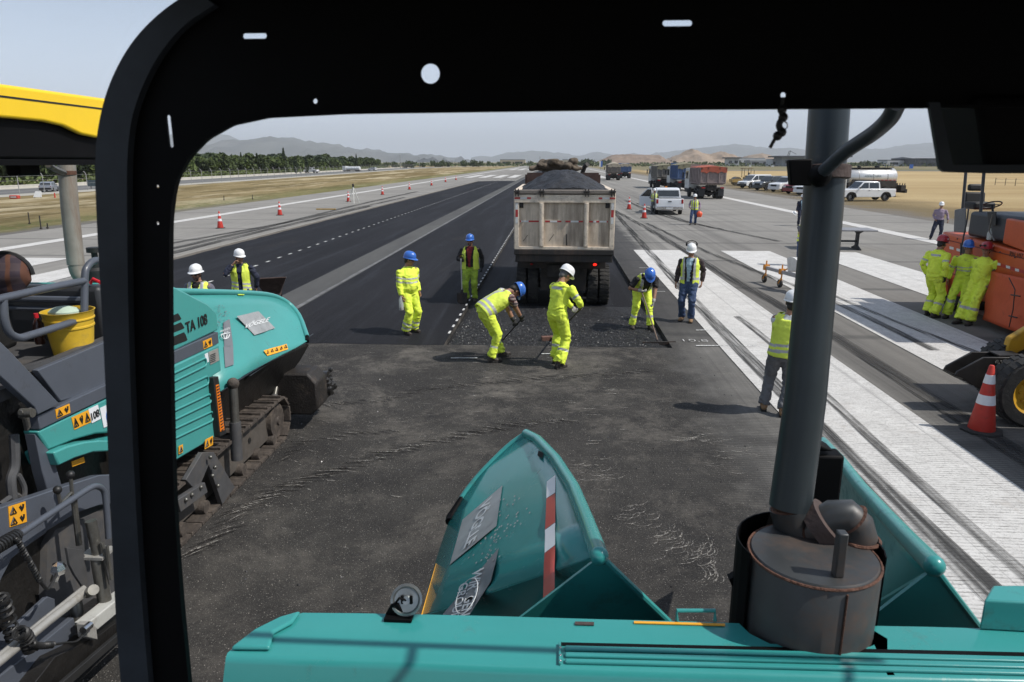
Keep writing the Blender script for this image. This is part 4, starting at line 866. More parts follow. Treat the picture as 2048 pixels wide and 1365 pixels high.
        for j in range(4):
            for i in range(nx+1):
                u=i/nx*2-1; g.v.append(Vector((u*(hw+.03),y0-.13-.02*noise.noise(Vector((i,j,0))),H1+.12+hgt*(1-abs(u)**1.6)*.5*(1-j/3)-j*.16*(1+.5*noise.noise(Vector((i*.5,2,0)))))))
        for j in range(3):
            for i in range(nx): a=o+j*(nx+1)+i; g.f.append((a,a+1,a+nx+2,a+nx+1)); g.m.append(0)
        g.f+=[(i,i+1,o+i+1,o+i) for i in range(nx)]; g.m+=[0]*nx
        ob=g.build('tarpaulin_cover',m_,t,smooth=60)
    return t
BED=mat('dusty_cream_steel',(.58,.485,.375),.75,var=.18,scale=3,dirt=(.11,.075,.055),dirtamt=.62,dscale=2.2,bump=.2,bscale=12,streak=True)
RIB=mat('dusty_cream_frame',(.64,.55,.44),.72,var=.2,scale=6,dirt=(.13,.10,.08),dirtamt=.35,dscale=4,bump=.25,bscale=18)
RAIL=mat('grimy_rail',(.20,.175,.15),.8,var=.35,scale=5,dirt=(.05,.04,.035),dirtamt=.5,dscale=5,bump=.3)
tp=PY(1128,598,19.1)
TR=dump_truck('cream dump truck backed up to the workers, its bed heaped with black asphalt',(.262,19.12,-.107),0,None,BED,RIB,mat('truck_cab_white',(.5,.5,.48),.4),detail=True,railm=RAIL)
TR.scale=(.985,1,1)
# asphalt load heap (thing of its own) and folded tarpaulin
b=MB(); nx,ny=60,60; W_,y0,y1=1.15,18.05,22.6
for j in range(ny+1):
    for i in range(nx+1):
        u=i/nx*2-1; v=j/ny; x=.262+u*W_; y=y0+(y1-y0)*v
        r_=math.hypot(u*.86,(v-.60)*1.25); h=(.5+.5*math.cos(min(1,r_*.93)*math.pi))**.72*.74+.09*noise.noise(Vector((x*2.5,y*2.5,0)))+.05*noise.noise(Vector((x*9,y*9,0)))
        b.v.append(Vector((x,y,2.60+.22*min(1,(1-abs(u))*8)*0+.20+h*.78)))
for j in range(ny):
    for i in range(nx): a=j*(nx+1)+i; b.f.append((a,a+1,a+nx+2,a+nx+1)); b.m.append(0)
n0=nx+1
edge=[i for i in range(n0)]+[n0*(k+1)-1 for k in range(1,ny+1)]+[n0*ny+i for i in range(nx-1,-1,-1)]+[n0*k for k in range(ny-1,0,-1)]
base=len(b.v)
for i in edge: p=b.v[i]; b.v.append(Vector((p.x,p.y,1.6)))
m_=len(edge); b.f+=[(edge[i],edge[(i+1)%m_],base+(i+1)%m_,base+i) for i in range(m_)]; b.m+=[0]*m_
M_LOAD=mat('hot_asphalt_load',(.010,.010,.012),.55,var=.6,scale=34,bump=1.0,bscale=45,dirt=(.10,.10,.105),dirtamt=.25,dscale=40)
tag(b.build('asphalt_load',M_LOAD,smooth=60),'heap of black asphalt filling the bed of the cream dump truck','asphalt')
b=MB(); rnd=random.Random(4)
for k in range(16):
    x=-.42+k*.066+rnd.uniform(-.05,.05); b.ball((x,23.05+rnd.uniform(-.1,.25),3.48+rnd.uniform(-.05,.13)),(rnd.uniform(.10,.18),.22,rnd.uniform(.07,.13)),10,7)
b.tube([(-.8,23.1,3.40),(-.3,23.15,3.44),(.5,23.1,3.42),(.85,23.1,3.40)],[.06,.12,.12,.05],10)
me=remesh(b,.03,1); me.materials.clear(); me.materials.append(mat('brown_canvas',(.085,.065,.045),.9,var=.6,scale=5,bump=.8,bscale=8,dirt=(.24,.19,.14),dirtamt=.3,dscale=2))
for v in me.vertices: v.co+=v.normal*.05*noise.noise(Vector((v.co.x*5,v.co.y*9,v.co.z*9)))
o=bpy.data.objects.new('folded_tarpaulin',me); sc.collection.objects.link(o); tag(o,'crumpled brown canvas tarpaulin rolled up on the dump truck headboard','tarpaulin')
b=MB(); p=PY(1166,362,23.3); b.tube([(p.x,23.5,2.4),(p.x,23.5,3.28),(p.x+.06,23.45,3.45),(p.x+.14,23.35,3.52)],.075,12); o=b.build('exhaust_stack',CHAS,TR); o.location=(-.262,-19.12,.107)
# far dump trucks
gt='dump trucks waiting on the runway'
def tm(n,c,d=(.12,.1,.08),a=.25): return mat(n,c,.7,var=.2,scale=3,dirt=d,dirtamt=a,dscale=2,bump=.2,bscale=10)
WCAB=tm('white_cab_paint',(.55,.55,.53)); GTARP=mat('olive_tarp',(.20,.185,.12),.9,var=.2,scale=2,bump=.4,bscale=4); RTARP=mat('rust_red_tarp',(.34,.085,.05),.9,var=.25,scale=2,bump=.4,bscale=4); STARP=mat('sand_tarp',(.34,.30,.23),.9,var=.15,scale=2)
def at(px,py): q=PZ(px,py); return (q.x,q.y,0)
dump_truck('grey bed dump truck with sagging rust-red tarpaulin, nearest of the waiting trucks',at(1419,398),R(2),gt,tm('mauve_grey_bed',(.21,.165,.155)),tm('mauve_grey_rib',(.25,.20,.19)),WCAB,(RTARP,.22))
dump_truck('blue bed dump truck with olive tarpaulin between two parked trucks',at(1370,382),R(2),gt,tm('blue_bed',(.06,.10,.20)),tm('blue_rib',(.07,.12,.24)),WCAB,(GTARP,.35),H1=3.1)
dump_truck('grey bed dump truck with olive tarpaulin, left in the row of waiting trucks',at(1328,377),R(2),gt,tm('grey_bed',(.16,.15,.135)),tm('grey_rib',(.19,.18,.16)),WCAB,(GTARP,.3))
dump_truck('beige dump truck with sand-coloured cover far up the runway',at(1227,361),R(0),gt,tm('dark_taupe_bed',(.13,.115,.10)),tm('dark_taupe_rib',(.16,.14,.12)),tm('cream_cab',(.5,.46,.40)),(STARP,.5))
dump_truck('blue-sided dump truck mostly behind the beige one far away',at(1250,357),R(0),gt,tm('blue_bed',(.06,.10,.20)),tm('blue_rib',(.07,.12,.24)),tm('slate_cab',(.16,.2,.26)),(STARP,.2))
dump_truck('dark red dump truck almost hidden ahead of the tarpaulin roll',at(1092,349),R(0),gt,tm('dark_red_bed',(.13,.05,.045)),tm('dark_red_rib',(.16,.06,.05)),tm('dark_red_cab',(.16,.05,.05)),None)
# ---- passenger vehicles ----
def car(label,loc,rz,paint,kind='suv',group=None,doorman=False,cat=None,L=4.8,W=1.85,Hh=1.8,cheap=False,dark_clad=False,name=None):
    nm=name or {'pickup':'pickup_truck','van':'van','suv':'suv_car','car':'car'}[kind]
    t=empty(nm,loc,rz,label,cat or {'pickup':'pickup truck','van':'van','suv':'car','car':'car'}[kind],group); hw=W/2; r=.37 if Hh>1.6 else .31; gc=.30 if Hh>1.6 else .2
    belt=1.12 if Hh>1.6 else .9; hood=1.08 if Hh>1.6 else .82; y0=-L/2; y1=L/2; wf=y1-.88; wr=y0+.95
    if kind=='van': hood=1.0; belt=1.1
    def arch(yc):  # arch points from rear to front (increasing y) along bottom
        return [(yc-r*1.25*math.cos(math.pi*k/8),gc+.04+ (r*1.25)*math.sin(math.pi*k/8)*1.05) for k in range(9)]
    bot=[(y0,gc+.12)]+arch(wr)+arch(wf)+[(y1-.02,gc+.08)]
    if kind=='pickup': top=[(y1+.0,.62),(y1-.03,hood-.14),(y1-.25,hood-.03),(y1-1.25,hood+.03),(y1-1.42,belt),(y0+.03,belt),(y0,.95)]
    else: top=[(y1+.0,.58),(y1-.03,hood-.16),(y1-.25,hood-.04),(y1-1.15,hood+.03),(y1-1.3,belt),(y0+.06,belt),(y0,.9)]
    prof=[(0,y,z) for y,z in bot+top]
    b=MB(); b.prism([(-hw,y,z) for _,y,z in prof],(W,0,0)); body=b.build('body',paint,t,bevel=.05,seg=3)
    if kind=='pickup': ca=[(y1-1.40,belt),(y1-2.05,Hh-.03),(y1-2.3,Hh),(y0+1.85,Hh),(y0+1.62,Hh-.08),(y0+1.55,belt)]
    elif kind=='van': ca=[(y1-.85,belt-.02),(y1-1.75,Hh-.05),(y1-2.2,Hh),(y0+.2,Hh),(y0+.08,Hh-.2),(y0+.05,belt)]
    elif kind=='suv': ca=[(y1-1.25,belt),(y1-1.95,Hh-.03),(y1-2.2,Hh),(y0+.45,Hh),(y0+.2,Hh-.12),(y0+.06,belt)]
    else: ca=[(y1-1.2,belt),(y1-1.9,Hh-.03),(y1-2.2,Hh),(y0+.9,Hh),(y0+.6,Hh-.06),(y0+.1,belt)]
    n=len(ca); tp_=.86; vs=[]
    for s in(-1,1):
        for y,z in ca: k=1-(1-tp_)*(z-belt)/(Hh-belt); vs.append((s*hw*.97*k,y,z-(.03 if z<=belt else 0)))
    b=MB(); b.add(vs,[tuple(range(n)),tuple(range(n,2*n))]+[(i,(i+1)%n,(i+1)%n+n,i+n) for i in range(n)]); cb=b.build('cabin',paint,t,bevel=.04)
    def wx(z): return hw*.97*(1-(1-tp_)*(z-belt)/(Hh-belt))+.004
    zb,zt=belt+.05,Hh-.13
    def yat(z,i,j): (ya,za),(yb_,zb_)=ca[i],ca[j]; return ya+(yb_-ya)*(z-za)/(zb_-za)
    f0,f1=yat(zb,0,1)-.10,yat(zt,0,1)-.10; r0,r1=(ca[-1][0]+.12,ca[-2][0]+.08)
    divs=[(f0,f1)]; 
    nwin=2 if kind=='pickup' else (3 if kind in('suv','van') else 2)
    cuts=[r0+(f0-r0)*k/nwin for k in range(1,nwin)][::-1]
    ed=[(f0,f1)]+[(c,c) for c in cuts]+[(r0,r1)]
    for s in(-1,1):
        for k in range(nwin):
            (a0,a1),(c0,c1)=ed[k],ed[k+1]; g=.04
            MB().prism([(s*wx(zb),a0-g,zb),(s*wx(zt),a1-g,zt),(s*wx(zt),c1+g,zt),(s*wx(zb),c0+g,zb)],(s*.006,0,0)).build('side_window',GLS,cb)
    (ya,za),(yb_,zb_)=ca[0],ca[1]; d=Vector((0,yb_-ya,zb_-za)); nn=Vector((0,d.z,-d.y)).normalized()*.008
    q=[Vector((x*wx(z)*.9,ya+(yb_-ya)*t_,z)) +nn for x,t_ in((-1,.10),(1,.10),(1,.93),(-1,.93)) for z in (za+(zb_-za)*t_,)]
    MB().prism(q,nn*.8).build('windscreen',GLS,cb)
    zr0,zr1=belt+.08,Hh-.16
    ys=[ca[-1][0]+(ca[-2][0]-ca[-1][0])*(z-belt)/(ca[-2][1]-belt) for z in(zr0,zr1)]
    MB().prism([(-wx(zr0)*.88,ys[0]-.02,zr0),(wx(zr0)*.88,ys[0]-.02,zr0),(wx(zr1)*.88,ys[1]-.02,zr1),(-wx(zr1)*.88,ys[1]-.02,zr1)],(0,.012,0)).build('rear_window',GLS,cb)
    for yc in(wr,wf):
        for s in(-1,1):
            wheel(t,(s*(hw-.12),yc,r),r,.23,.62,lug=False,flip=s,rim=RIMG)
            g=MB(); g.add([(s*(hw-.30),yc+r*1.2*math.cos(math.pi*k/8),gc+r*1.2*math.sin(math.pi*k/8)) for k in range(9)]+[(s*(hw-.02),yc+r*1.2*math.cos(math.pi*k/8),gc+r*1.2*math.sin(math.pi*k/8)) for k in range(9)],[(i,i+1,i+10,i+9) for i in range(8)]); g.build('wheel_arch',BLK,t)
            if dark_clad:
                g=MB(); g.tube([(s*(hw+.01),yc+r*1.3*math.cos(math.pi*k/8),gc+.03+r*1.36*math.sin(math.pi*k/8)) for k in range(9)],.045,6); g.build('wheel_arch_trim',BLK,t)
    b=MB(); b.bb((-hw+.03,y1-.06,gc-.02),(hw-.03,y1+.05,.60)); b.build('front_bumper',BLK if kind!='suv' else paint,t,bevel=.03)
    b=MB(); b.bb((-hw+.03,y0-.05,gc+.05),(hw-.03,y0+.05,.60)); b.build('rear_bumper',CHR if kind=='pickup' and doorman else BLK,t,bevel=.03)
    b=MB(); b.bb((-.45,y1-.02,.66),(.45,y1+.012,hood-.20)); b.build('grille',BLK,t)
    for s in(-1,1):
        b=MB(); b.bb((s*(hw-.42),y1-.08,.70),(s*(hw-.06),y1+.008,hood-.17)); b.build('headlight',CLRL,t,bevel=.02)
        b=MB(); b.bb((s*(hw-.17),y0-.008,.78),(s*(hw-.02),y0+.08,belt-.04)); b.build('tail_light',REDL,t,bevel=.01)
        b=MB(); b.box((s*(hw+.09),y1-1.62,belt+.10),(.18,.09,.15)); b.build('mirror',BLK,t,bevel=.02)
        b=MB()
        for yy in ((r0+f0)/2-.0,): b.bb((s*(hw+.001),yy-.10,belt-.16),(s*(hw+.022),yy+.04,belt-.13))
        b.bb((s*(hw+.001),r0-.0,belt-.16),(s*(hw+.022),r0+.12,belt-.13)); b.build('door_handle',BLK,t)
    if kind=='pickup':
        b=MB(); b.bb((-hw+.10,y0+.08,belt+.001),(hw-.10,y0+1.45,belt+.006)); b.build('bed_well',BLK,t)
        b=MB(); b.tube([(-hw+.12,y0+1.45,belt),(-hw+.16,y0+1.40,Hh-.12),(hw-.16,y0+1.40,Hh-.12),(hw-.12,y0+1.45,belt)],.035,8); b.tube([(-hw+.16,y0+1.38,Hh-.14),(-hw+.1,y0+.5,belt)],.03,8); b.tube([(hw-.16,y0+1.38,Hh-.14),(hw-.1,y0+.5,belt)],.03,8)
        if not doorman: b.build('roll_bar',BLK,t)
        b=MB(); b.bb((-.12,y0-.012,.88),(.12,y0-.002,.95)); b.build('tailgate_handle',BLK,t); b=MB(); b.bb((-.24,y0-.056,.40),(.24,y0-.052,.52)); b.build('number_plate',WHT,t)
    return t
def cp(n,c,m=0): return mat(n,c,.28,metal=m,var=.05,scale=2,coat=.6,dirt=tuple(x*.6+.05 for x in c),dirtamt=.12,dscale=2)
PW=cp('white_car_paint',(.68,.69,.70)); PG=cp('dark_grey_car_paint',(.06,.065,.07),.3); PR=cp('dark_red_car_paint',(.20,.012,.02)); 
q=PZ(1341,430); pk=car('white pickup with its left front door open beside a cone',(q.x,q.y+2.3,0),R(-3),PW,'pickup',None,True,L=5.2,W=1.9,Hh=1.78)
b=MB(); b.prism([(0,0,.45),(0,1.0,.45),(0,1.0,1.15),(0,.35,1.72),(0,.05,1.74),(0,0,1.1)],(-.05,0,0)); o=b.build('open_door',PW,pk,bevel=.02); o.location=(-.98,.45,0); o.rotation_euler=(0,0,R(62))
o2=MB().prism([(-.056,.08,1.14),(-.056,.9,1.14),(-.056,.38,1.62),(-.056,.08,1.64)],(-.004,0,0)).build('door_glass',GLS,o); MB().bb((.002,.06,.5),(.03,.95,1.1)).build('door_lining',BLK,o); 
MB().bb((-.1,.2,1.785),(.05,.35,1.87)).build('beacon',AMBL,pk)
gp='vehicles parked in a row on the straw verge'
def pv(px,py): q=PZ(px,py); return q
q=pv(1490,377); car('white van at the left end of the parked row',(q.x+1.6,q.y+1.2,0),R(118),PW,'van',gp,L=4.7,W=1.85,Hh=1.85)
q=pv(1515,381); car('dark grey double-cab pickup with raised canopy next to the white van',(q.x+2.0,q.y+1.0,0),R(118),PG,'suv',gp,L=4.9,W=1.86,Hh=1.8)
q=pv(1553,384); car('white off-roader parked between the grey and the red vehicles',(q.x+1.6,q.y+1,0),R(120),PW,'suv',gp,L=4.8,W=1.88,Hh=1.8)
q=pv(1585,388); car('dark red off-roader parked beside a white one',(q.x+1.5,q.y+1,0),R(120),PR,'suv',gp,L=4.7,W=1.86,Hh=1.8,dark_clad=True)
q=pv(1612,391); car('white off-roader with black trim, half hidden by the exhaust pipe',(q.x+1.2,q.y+1,0),R(120),PW,'suv',gp,L=4.6,W=1.86,Hh=1.75,dark_clad=True)
q=pv(1725,402); car('white double-cab pickup with black roll bar and wheel trims before the tanker',(q.x+.3,q.y+.6,0),R(98),PW,'pickup',None,L=5.25,W=1.85,Hh=1.8,dark_clad=True)
q=PZ(115,383); car('small silver hatchback driving on the perimeter road behind the posts',(q.x-1,q.y,0),R(20),cp('silver_car_paint',(.30,.32,.36),.5),'car',None,L=4.2,W=1.75,Hh=1.5).scale=(.8,.8,.8)
# tanker
q=PZ(1745,394); t=empty('tanker_truck',(q.x+.2,q.y+2.0,0),R(98),'silver-topped bitumen tanker truck behind the white double-cab pickup','tanker')
b=MB(); b.lathe([(.5,-2.75),(.9,-2.7),(.98,-2.6),(.98,2.5),(.9,2.6),(.5,2.65)],(0,0,1.95),(0,1,0),28); tk=b.build('tank',mat('brushed_silver',(.58,.58,.57),.35,metal=.7,var=.1,dirt=(.25,.22,.19),dirtamt=.2,dscale=1.5),t)
for y in(-1.6,0,1.6): MB().lathe([(.985,-.04),(1.0,-.03),(1.0,.03),(.985,.04)],(0,y,1.95),(0,1,0),28).build('tank_band',RIMG,tk)
b=MB(); b.bb((-.55,-2.4,2.94),(.55,2.3,3.0)); b.tube([(0,-.8,3.0),(0,-.8,3.18)],.22,12); b.tube([(0,1.2,3.0),(0,1.2,3.15)],.2,12); b.tube([(-.5,-2.3,3.02),(-.5,-2.3,3.3),(-.5,-1.4,3.3),(-.5,-1.4,3.02)],.03,6); b.tube([(.5,-2.3,3.02),(.5,-2.3,3.3),(.5,-1.4,3.3),(.5,-1.4,3.02)],.03,6); b.build('catwalk',BLK,tk)
b=MB(); b.bb((-.95,-2.7,1.0),(.95,2.7,1.38)); b.prism([(-1.0,-2.6,1.0),(-1.0,2.4,1.0),(-1.0,2.4,1.78),(-1.0,-2.6,1.62)],(2.0,0,0)); b.build('tank_skirt',CHAS,t)
b=MB(); b.bb((-1.2,-3.6,.55),(1.2,-3.1,1.15)); b.bb((-1.25,-3.75,.35),(1.25,-3.55,.75)); 
for k in range(6): b.tube([(-1.1+k*.44,-3.5,.9),(-1.1+k*.44,-3.5,1.35)],.05,8)
b.bb((-.3,-3.2,.7),(.3,-2.6,1.2)); b.build('spray_bar',CHAS,t)
b=MB()
[b.bb((-.992,-2.5+k*.46,1.66),(-.984,-2.22+k*.46,1.72)) for k in range(11)]; b.build('marking_tape',REDT,tk)
text('tank_lettering','ASFALCURA',.34,(-.999,.1,2.1),(0,-1,0),(0,0,1),mat('tank_text',(.12,.18,.2),.5),tk,sx=1.0)
b=MB(); b.prism([(-1.15,3.0,.7),(-1.15,4.9,.7),(-1.15,4.95,1.6),(-1.15,4.6,2.45),(-1.15,3.1,2.5)],(2.3,0,0)); cb=b.build('cab',WCAB,t,bevel=.06); MB().prism([(-1.16,3.5,1.6),(-1.16,4.6,1.6),(-1.16,4.4,2.2),(-1.16,3.5,2.2)],(.01,0,0)).build('side_window',GLS,cb)
for y in(-1.6,-.4,4.0):
    for s in(-1,1): wheel(t,(s*1.0,y,.5),.5,.3,.55,lug=False,flip=s)
MB().bb((-.4,-2.7,.6),(.4,4.8,.98)).build('chassis',CHAS,t)
# yellow single-drum roller far right
q=PZ(1478,371); t=empty('yellow_roller',(q.x+1,q.y,0),R(92),'small yellow roller with a canopy frame parked beyond the white van','roller')
YP=mat('dusty_yellow_paint',(.42,.28,.09),.55,var=.15,scale=4,dirt=(.2,.16,.1),dirtamt=.3,dscale=2)
MB().lathe([(.65,-.95),(.65,.95)],(0,1.5,.65),(1,0,0),28).build('drum',mat('drum_steel',(.20,.17,.13),.5,metal=.5),t)
b=MB(); b.bb((-1.05,.7,.5),(-.96,2.3,.95)); b.bb((.96,.7,.5),(1.05,2.3,.95)); b.bb((-1.05,2.2,.5),(1.05,2.35,.95)); b.build('drum_frame',YP,t)
b=MB(); b.prism([(-.85,-1.9,.6),(-.85,.3,.6),(-.85,.3,1.25),(-.85,-.6,1.35),(-.85,-1.8,1.7)],(1.7,0,0)); b.build('body',YP,t,bevel=.06)
b=MB(); [b.tube([(x,y,1.2),(x,y,2.55)],.05,8) for x in(-.7,.7) for y in(-.5,.5)]; b.bb((-.85,-.75,2.55),(.85,.75,2.66)); b.tube([(.3,-1.3,1.5),(.3,-1.3,2.3)],.05,8); b.build('canopy_frame',mat('tan_frame',(.25,.19,.11),.7),t)
b=MB(); b.bb((-.3,-.4,1.3),(.3,.1,1.5)); b.bb((-.3,-.45,1.5),(.3,-.33,1.95)); b.build('seat',BLK,t)
for s in(-1,1): wheel(t,(s*.75,-1.2,.62),.62,.42,.5,lug=True,flip=s,rim=YP)
# tanker lorry and cars on the far road
q=PZ(706,343.5); t=empty('white_lorry',(q.x,q.y,0),R(75),'white tanker lorry driving on the perimeter road before the trees','lorry'); t.scale=(.62,.62,.62)
MB().bb((-1.2,4.4,.7),(1.2,6.8,3.2)).build('cab',PW,t,bevel=.1); MB().lathe([(.8,-5),(1.1,-4.8),(1.1,3.8),(.8,4)],(0,0,1.9),(0,1,0),20).build('tank',PW,t); MB().bb((-1.1,-5,.6),(1.1,6.6,.85)).build('chassis',CHAS,t)
for y in(-4,-2.8,3,5.5):
    for s in(-1,1): wheel(t,(s*1.0,y,.5),.5,.3,.55,lug=False,flip=s)
q=PZ(722,343); car('white car following the lorry on the perimeter road',(q.x+1,q.y+14,0),R(75),PW,'van',L=4.5,W=1.8,Hh=1.8).scale=(.8,.8,.8)
q=PZ(623,346.5); car('white pickup on the perimeter road in front of the hedge of trees',(q.x,q.y,0),R(75),PW,'pickup',L=5,W=1.8,Hh=1.7)
# ================= CONES, WHEELBARROW, TABLE, TRIPOD ... =================
ORC=mat('orange_cone_plastic',(.46,.028,.016),.5,var=.12,scale=9,dirt=(.16,.05,.03),dirtamt=.25,dscale=8); CBASE=mat('black_cone_base',(.03,.028,.026),.85,var=.3,scale=14); CW=mat('cone_white_collar',(.68,.68,.70),.35,var=.08,scale=12,dirt=(.35,.33,.3),dirtamt=.2,dscale=12)
def cone(px,label,group,sc_=1.0,z=0):
    q=PZ(*px); t=empty('traffic_cone',(q.x,q.y,z),random.uniform(-.4,.4),label,'cone',group); t.scale=(sc_,)*3
    def rr(h): return .145*(1-h/.95)+.030
    b=MB(); b.lathe([(.165,.0),(.165,.03),(rr(.05),.05),(rr(.93),.93),(rr(.93)-.008,.94),(.012,.94)],(0,0,0),(0,0,1),28); b.build('cone_body',ORC,t)
    b=MB(); b.prism([(math.cos(a)*.27*k,math.sin(a)*.27*k,0) for a,k in [(math.pi*2*i/8+math.pi/8,1) for i in range(8)]],(0,0,.035)); b.build('base',CBASE,t,bevel=.008)
    for h0,h1 in((.40,.53),(.69,.81)): b=MB(); b.lathe([(rr(h0)+.001,h0-.001),(rr(h0)+.004,h0),(rr(h1)+.004,h1),(rr(h1)+.001,h1+.001)],(0,0,0),(0,0,1),28); b.build('reflective_collar',CW,t)
    return t
gl='cones along the left runway edge'
names=['nearest cone in the left row, close to the canopy post','second cone from the near end of the left row','third cone in the left row, beside the surveyor tripod','fourth cone in the left row, just past the tripod','fifth cone counted from the near end of the left row','sixth cone counted from the near end of the left row','seventh cone in the left row, last but one','farthest cone in the left row']
for p,n in zip(((441,457),(560,431),(697,404),(765,390),(819,379.5),(863,371.5),(891,364.5),(912,360.5)),names): cone(p,'orange '+n,gl,1.0)
cone((1258,419),'orange cone between the cream dump truck and the white pickup','cones by the white pickup'); cone((1288,437),'orange cone just behind the white pickup with the open door','cones by the white pickup')
cone((1962,862),'large dirty orange cone with black base in front of the loader bucket',None,1.0)
# wheelbarrow
q=PZ(548,632); t=empty('wheelbarrow',(q.x,q.y,0),R(200),'rusty steel wheelbarrow tipped up behind the left teal hopper wing','wheelbarrow')
RS=mat('rusty_barrow_steel',(.055,.035,.03),.6,metal=.3,var=.4,scale=9,dirt=(.16,.12,.10),dirtamt=.35,dscale=6)
b=MB(); T0=[(-.34,-.40,.86),(.34,-.40,.86),(.34,.45,.98),(-.34,.45,.98)]; B0=[(-.2,-.2,.55),(.2,-.2,.55),(.16,.12,.56),(-.16,.12,.56)]; b.add(T0+B0,[(0,1,5,4),(1,2,6,5),(2,3,7,6),(3,0,4,7),(4,5,6,7)]); o=b.build('tray',RS,t,smooth=0); m_=o.modifiers.new('s','SOLIDIFY'); m_.thickness=.012
b=MB(); b.tube([p for p in T0]+[T0[0]],.014,8); [b.tube([(s*.25,-.95,.72),(s*.2,-.2,.53),(s*.08,.45,.36)],.018,8) for s in(-1,1)]; [b.tube([(s*.2,-.15,.52),(s*.24,-.25,0.0),(s*.2,.0,.3)],.016,8) for s in(-1,1)]; b.tube([(-.24,-.25,.12),(.24,-.25,.12)],.014,8); b.build('frame',RS,t)
wheel(t,(0,.5,.2),.2,.09,.5,lug=False)
# surveyor tripod
q=PZ(708,407); t=empty('surveyor_tripod',(q.x,q.y,0),.3,'pale surveyor tripod with instrument standing beside the third cone','tripod')
for k in range(3):
    a=k*2.094+.5; MB().tube([(0,0,1.45),(math.cos(a)*.55,math.sin(a)*.55,0)],[.045,.03],8).build('leg',mat('pale_alu',(.55,.55,.5),.5),t)
b=MB(); b.lathe([(.11,0),(.11,.05)],(0,0,1.43)); b.ball((0,0,1.6),(.10,.12,.12),10,8); b.tube([(0,-.2,1.6),(0,.18,1.6)],.05,10); b.build('instrument',CHAS,t)
q=PZ(652,420); o=MB().box((0,0,.05),(1.5,.14,.09)).build('timber_plank',mat('yellow_timber',(.34,.22,.06),.7,var=.2),bevel=.005); o.location=(q.x,q.y,0); o.rotation_euler=(0,0,.05); tag(o,'yellow timber plank lying on the runway left of the tripod','plank')
# folding table right of the pipe
q=PZ(1700,498); t=empty('steel_table',(q.x-.55,q.y-.1,0),R(-4),'low steel table with dark I-shaped legs beside the white edge line','table')
TB=mat('dark_table_steel',(.018,.018,.02),.6,var=.2); b=MB(); b.bb((-1.35,-.55,.80),(1.35,.75,.85)); b.build('table_top',mat('scuffed_table_top',(.20,.20,.21),.5,var=.3,scale=3,dirt=(.5,.5,.5),dirtamt=.2,dscale=3),t,bevel=.01)
for x in(-.75,.75):
    b=MB(); pr=[(-.5,.0),(.55,.0),(.55,.05),(.16,.16),(.16,.66),(.55,.78),(.55,.80),(-.5,.80),(-.5,.78),(-.1,.66),(-.1,.16),(-.5,.05)]; b.prism([(x-.04,y,z) for y,z in pr],(.08,0,0)); b.build('leg',TB,t)
MB().bb((-.71,-.02,.30),(.71,.04,.38)).build('crossbar',TB,t)
# rolling straightedge (wheeled beam)
q=PZ(1530,566); q2=PZ(1612,592); t=empty('wheeled_beam',(q.x,q.y,0),math.atan2(q2.y-q.y,q2.x-q.x),'grey measuring beam on small orange-forked wheels behind the exhaust pipe','measuring beam')
OF=mat('orange_fork_paint',(.60,.24,.03),.5,var=.15); AL=mat('grey_beam_paint',(.33,.33,.34),.5,var=.1)
MB().bb((0.05,-.05,.42),(3.0,.05,.52)).build('beam',AL,t,bevel=.006)
for x,s in((.0,0),(.9,.0),(2.9,0)):
    b=MB(); b.tube([(x,0,.68),(x,0,.30),(x-.05,-.06,.12)],.022,8); b.tube([(x,0,.30),(x-.05,.06,.12)],.018,8); b.bb((x-.05,-.08,.40),(x+.06,.08,.56)); b.build('fork',OF,t); wheel(t,(x-.06,0,.12),.12,.06,.5,axis=(0,1,0),lug=False)
b=MB(); b.tube([(1.0,0,.52),(1.5,.1,.80)],.02,8); b.tube([(1.9,0,.52),(1.4,.05,.75)],.02,8); b.build('strut',OF,t)
b=MB(); n=8; b.prism([(1.35+.5*math.cos(a),.0,.50+.46*math.sin(a)) for a in [math.pi*.12+math.pi*.55*k/n for k in range(n+1)]]+[(1.2,0,.52)],(.25,.28,0)); b.build('wind_shield',mat('white_board',(.62,.62,.60),.5),t)
b=MB(); q=PZ(1468,377); 
# litter, signs, posts on the fields
def at0(px,py): q=PZ(px,py); return q

q=PZ(30,397); o=MB().bb((-.45,-.2,0),(.45,.2,.35)).build('red_barrier',mat('red_barrier_paint',(.45,.05,.035),.5),bevel=.05); o.location=(q.x,q.y,-.05); tag(o,'low red barrier block on the grass beside the perimeter road','barrier'); MB().bb((-.3,-.21,.12),(.3,-.203,.24)).build('white_panel',WHT,o)
q=PZ(75,396); t=empty('white_marker_board',(q.x,q.y,-.05),0,'white slanted marker board on the grass near the red barrier','sign'); t.scale=(.5,.5,.7); MB().prism([(-.9,0,.15),(.9,0,.15),(.65,.5,1.0),(-.65,.5,1.0)],(0,.05,0)).build('board',WHT,t); MB().bb((-.7,.1,0),(-.62,.16,.3)).bb((.62,.1,0),(.7,.16,.3)).build('leg',CHAS,t)
q=PZ(110,395); o=MB().tube([(0,0,0),(0,0,.5)],[.08,.05],10).build('red_marker_post',ORC); o.location=(q.x,q.y,-.05); tag(o,'small red marker post right of the white marker board','marker')
q=PZ(201,377); t=empty('dark_sign_board',(q.x,q.y,-.05),R(20),'dark rectangular sign board beside the perimeter road by the canopy post','sign'); MB().bb((-1.6,-.05,.35),(1.6,.05,1.2)).build('panel',mat('dark_sign',(.04,.06,.07),.5),t); MB().bb((-1.2,-.04,0),(-1.1,.04,.5)).bb((1.1,-.04,0),(1.2,.04,.5)).build('post',CHAS,t)
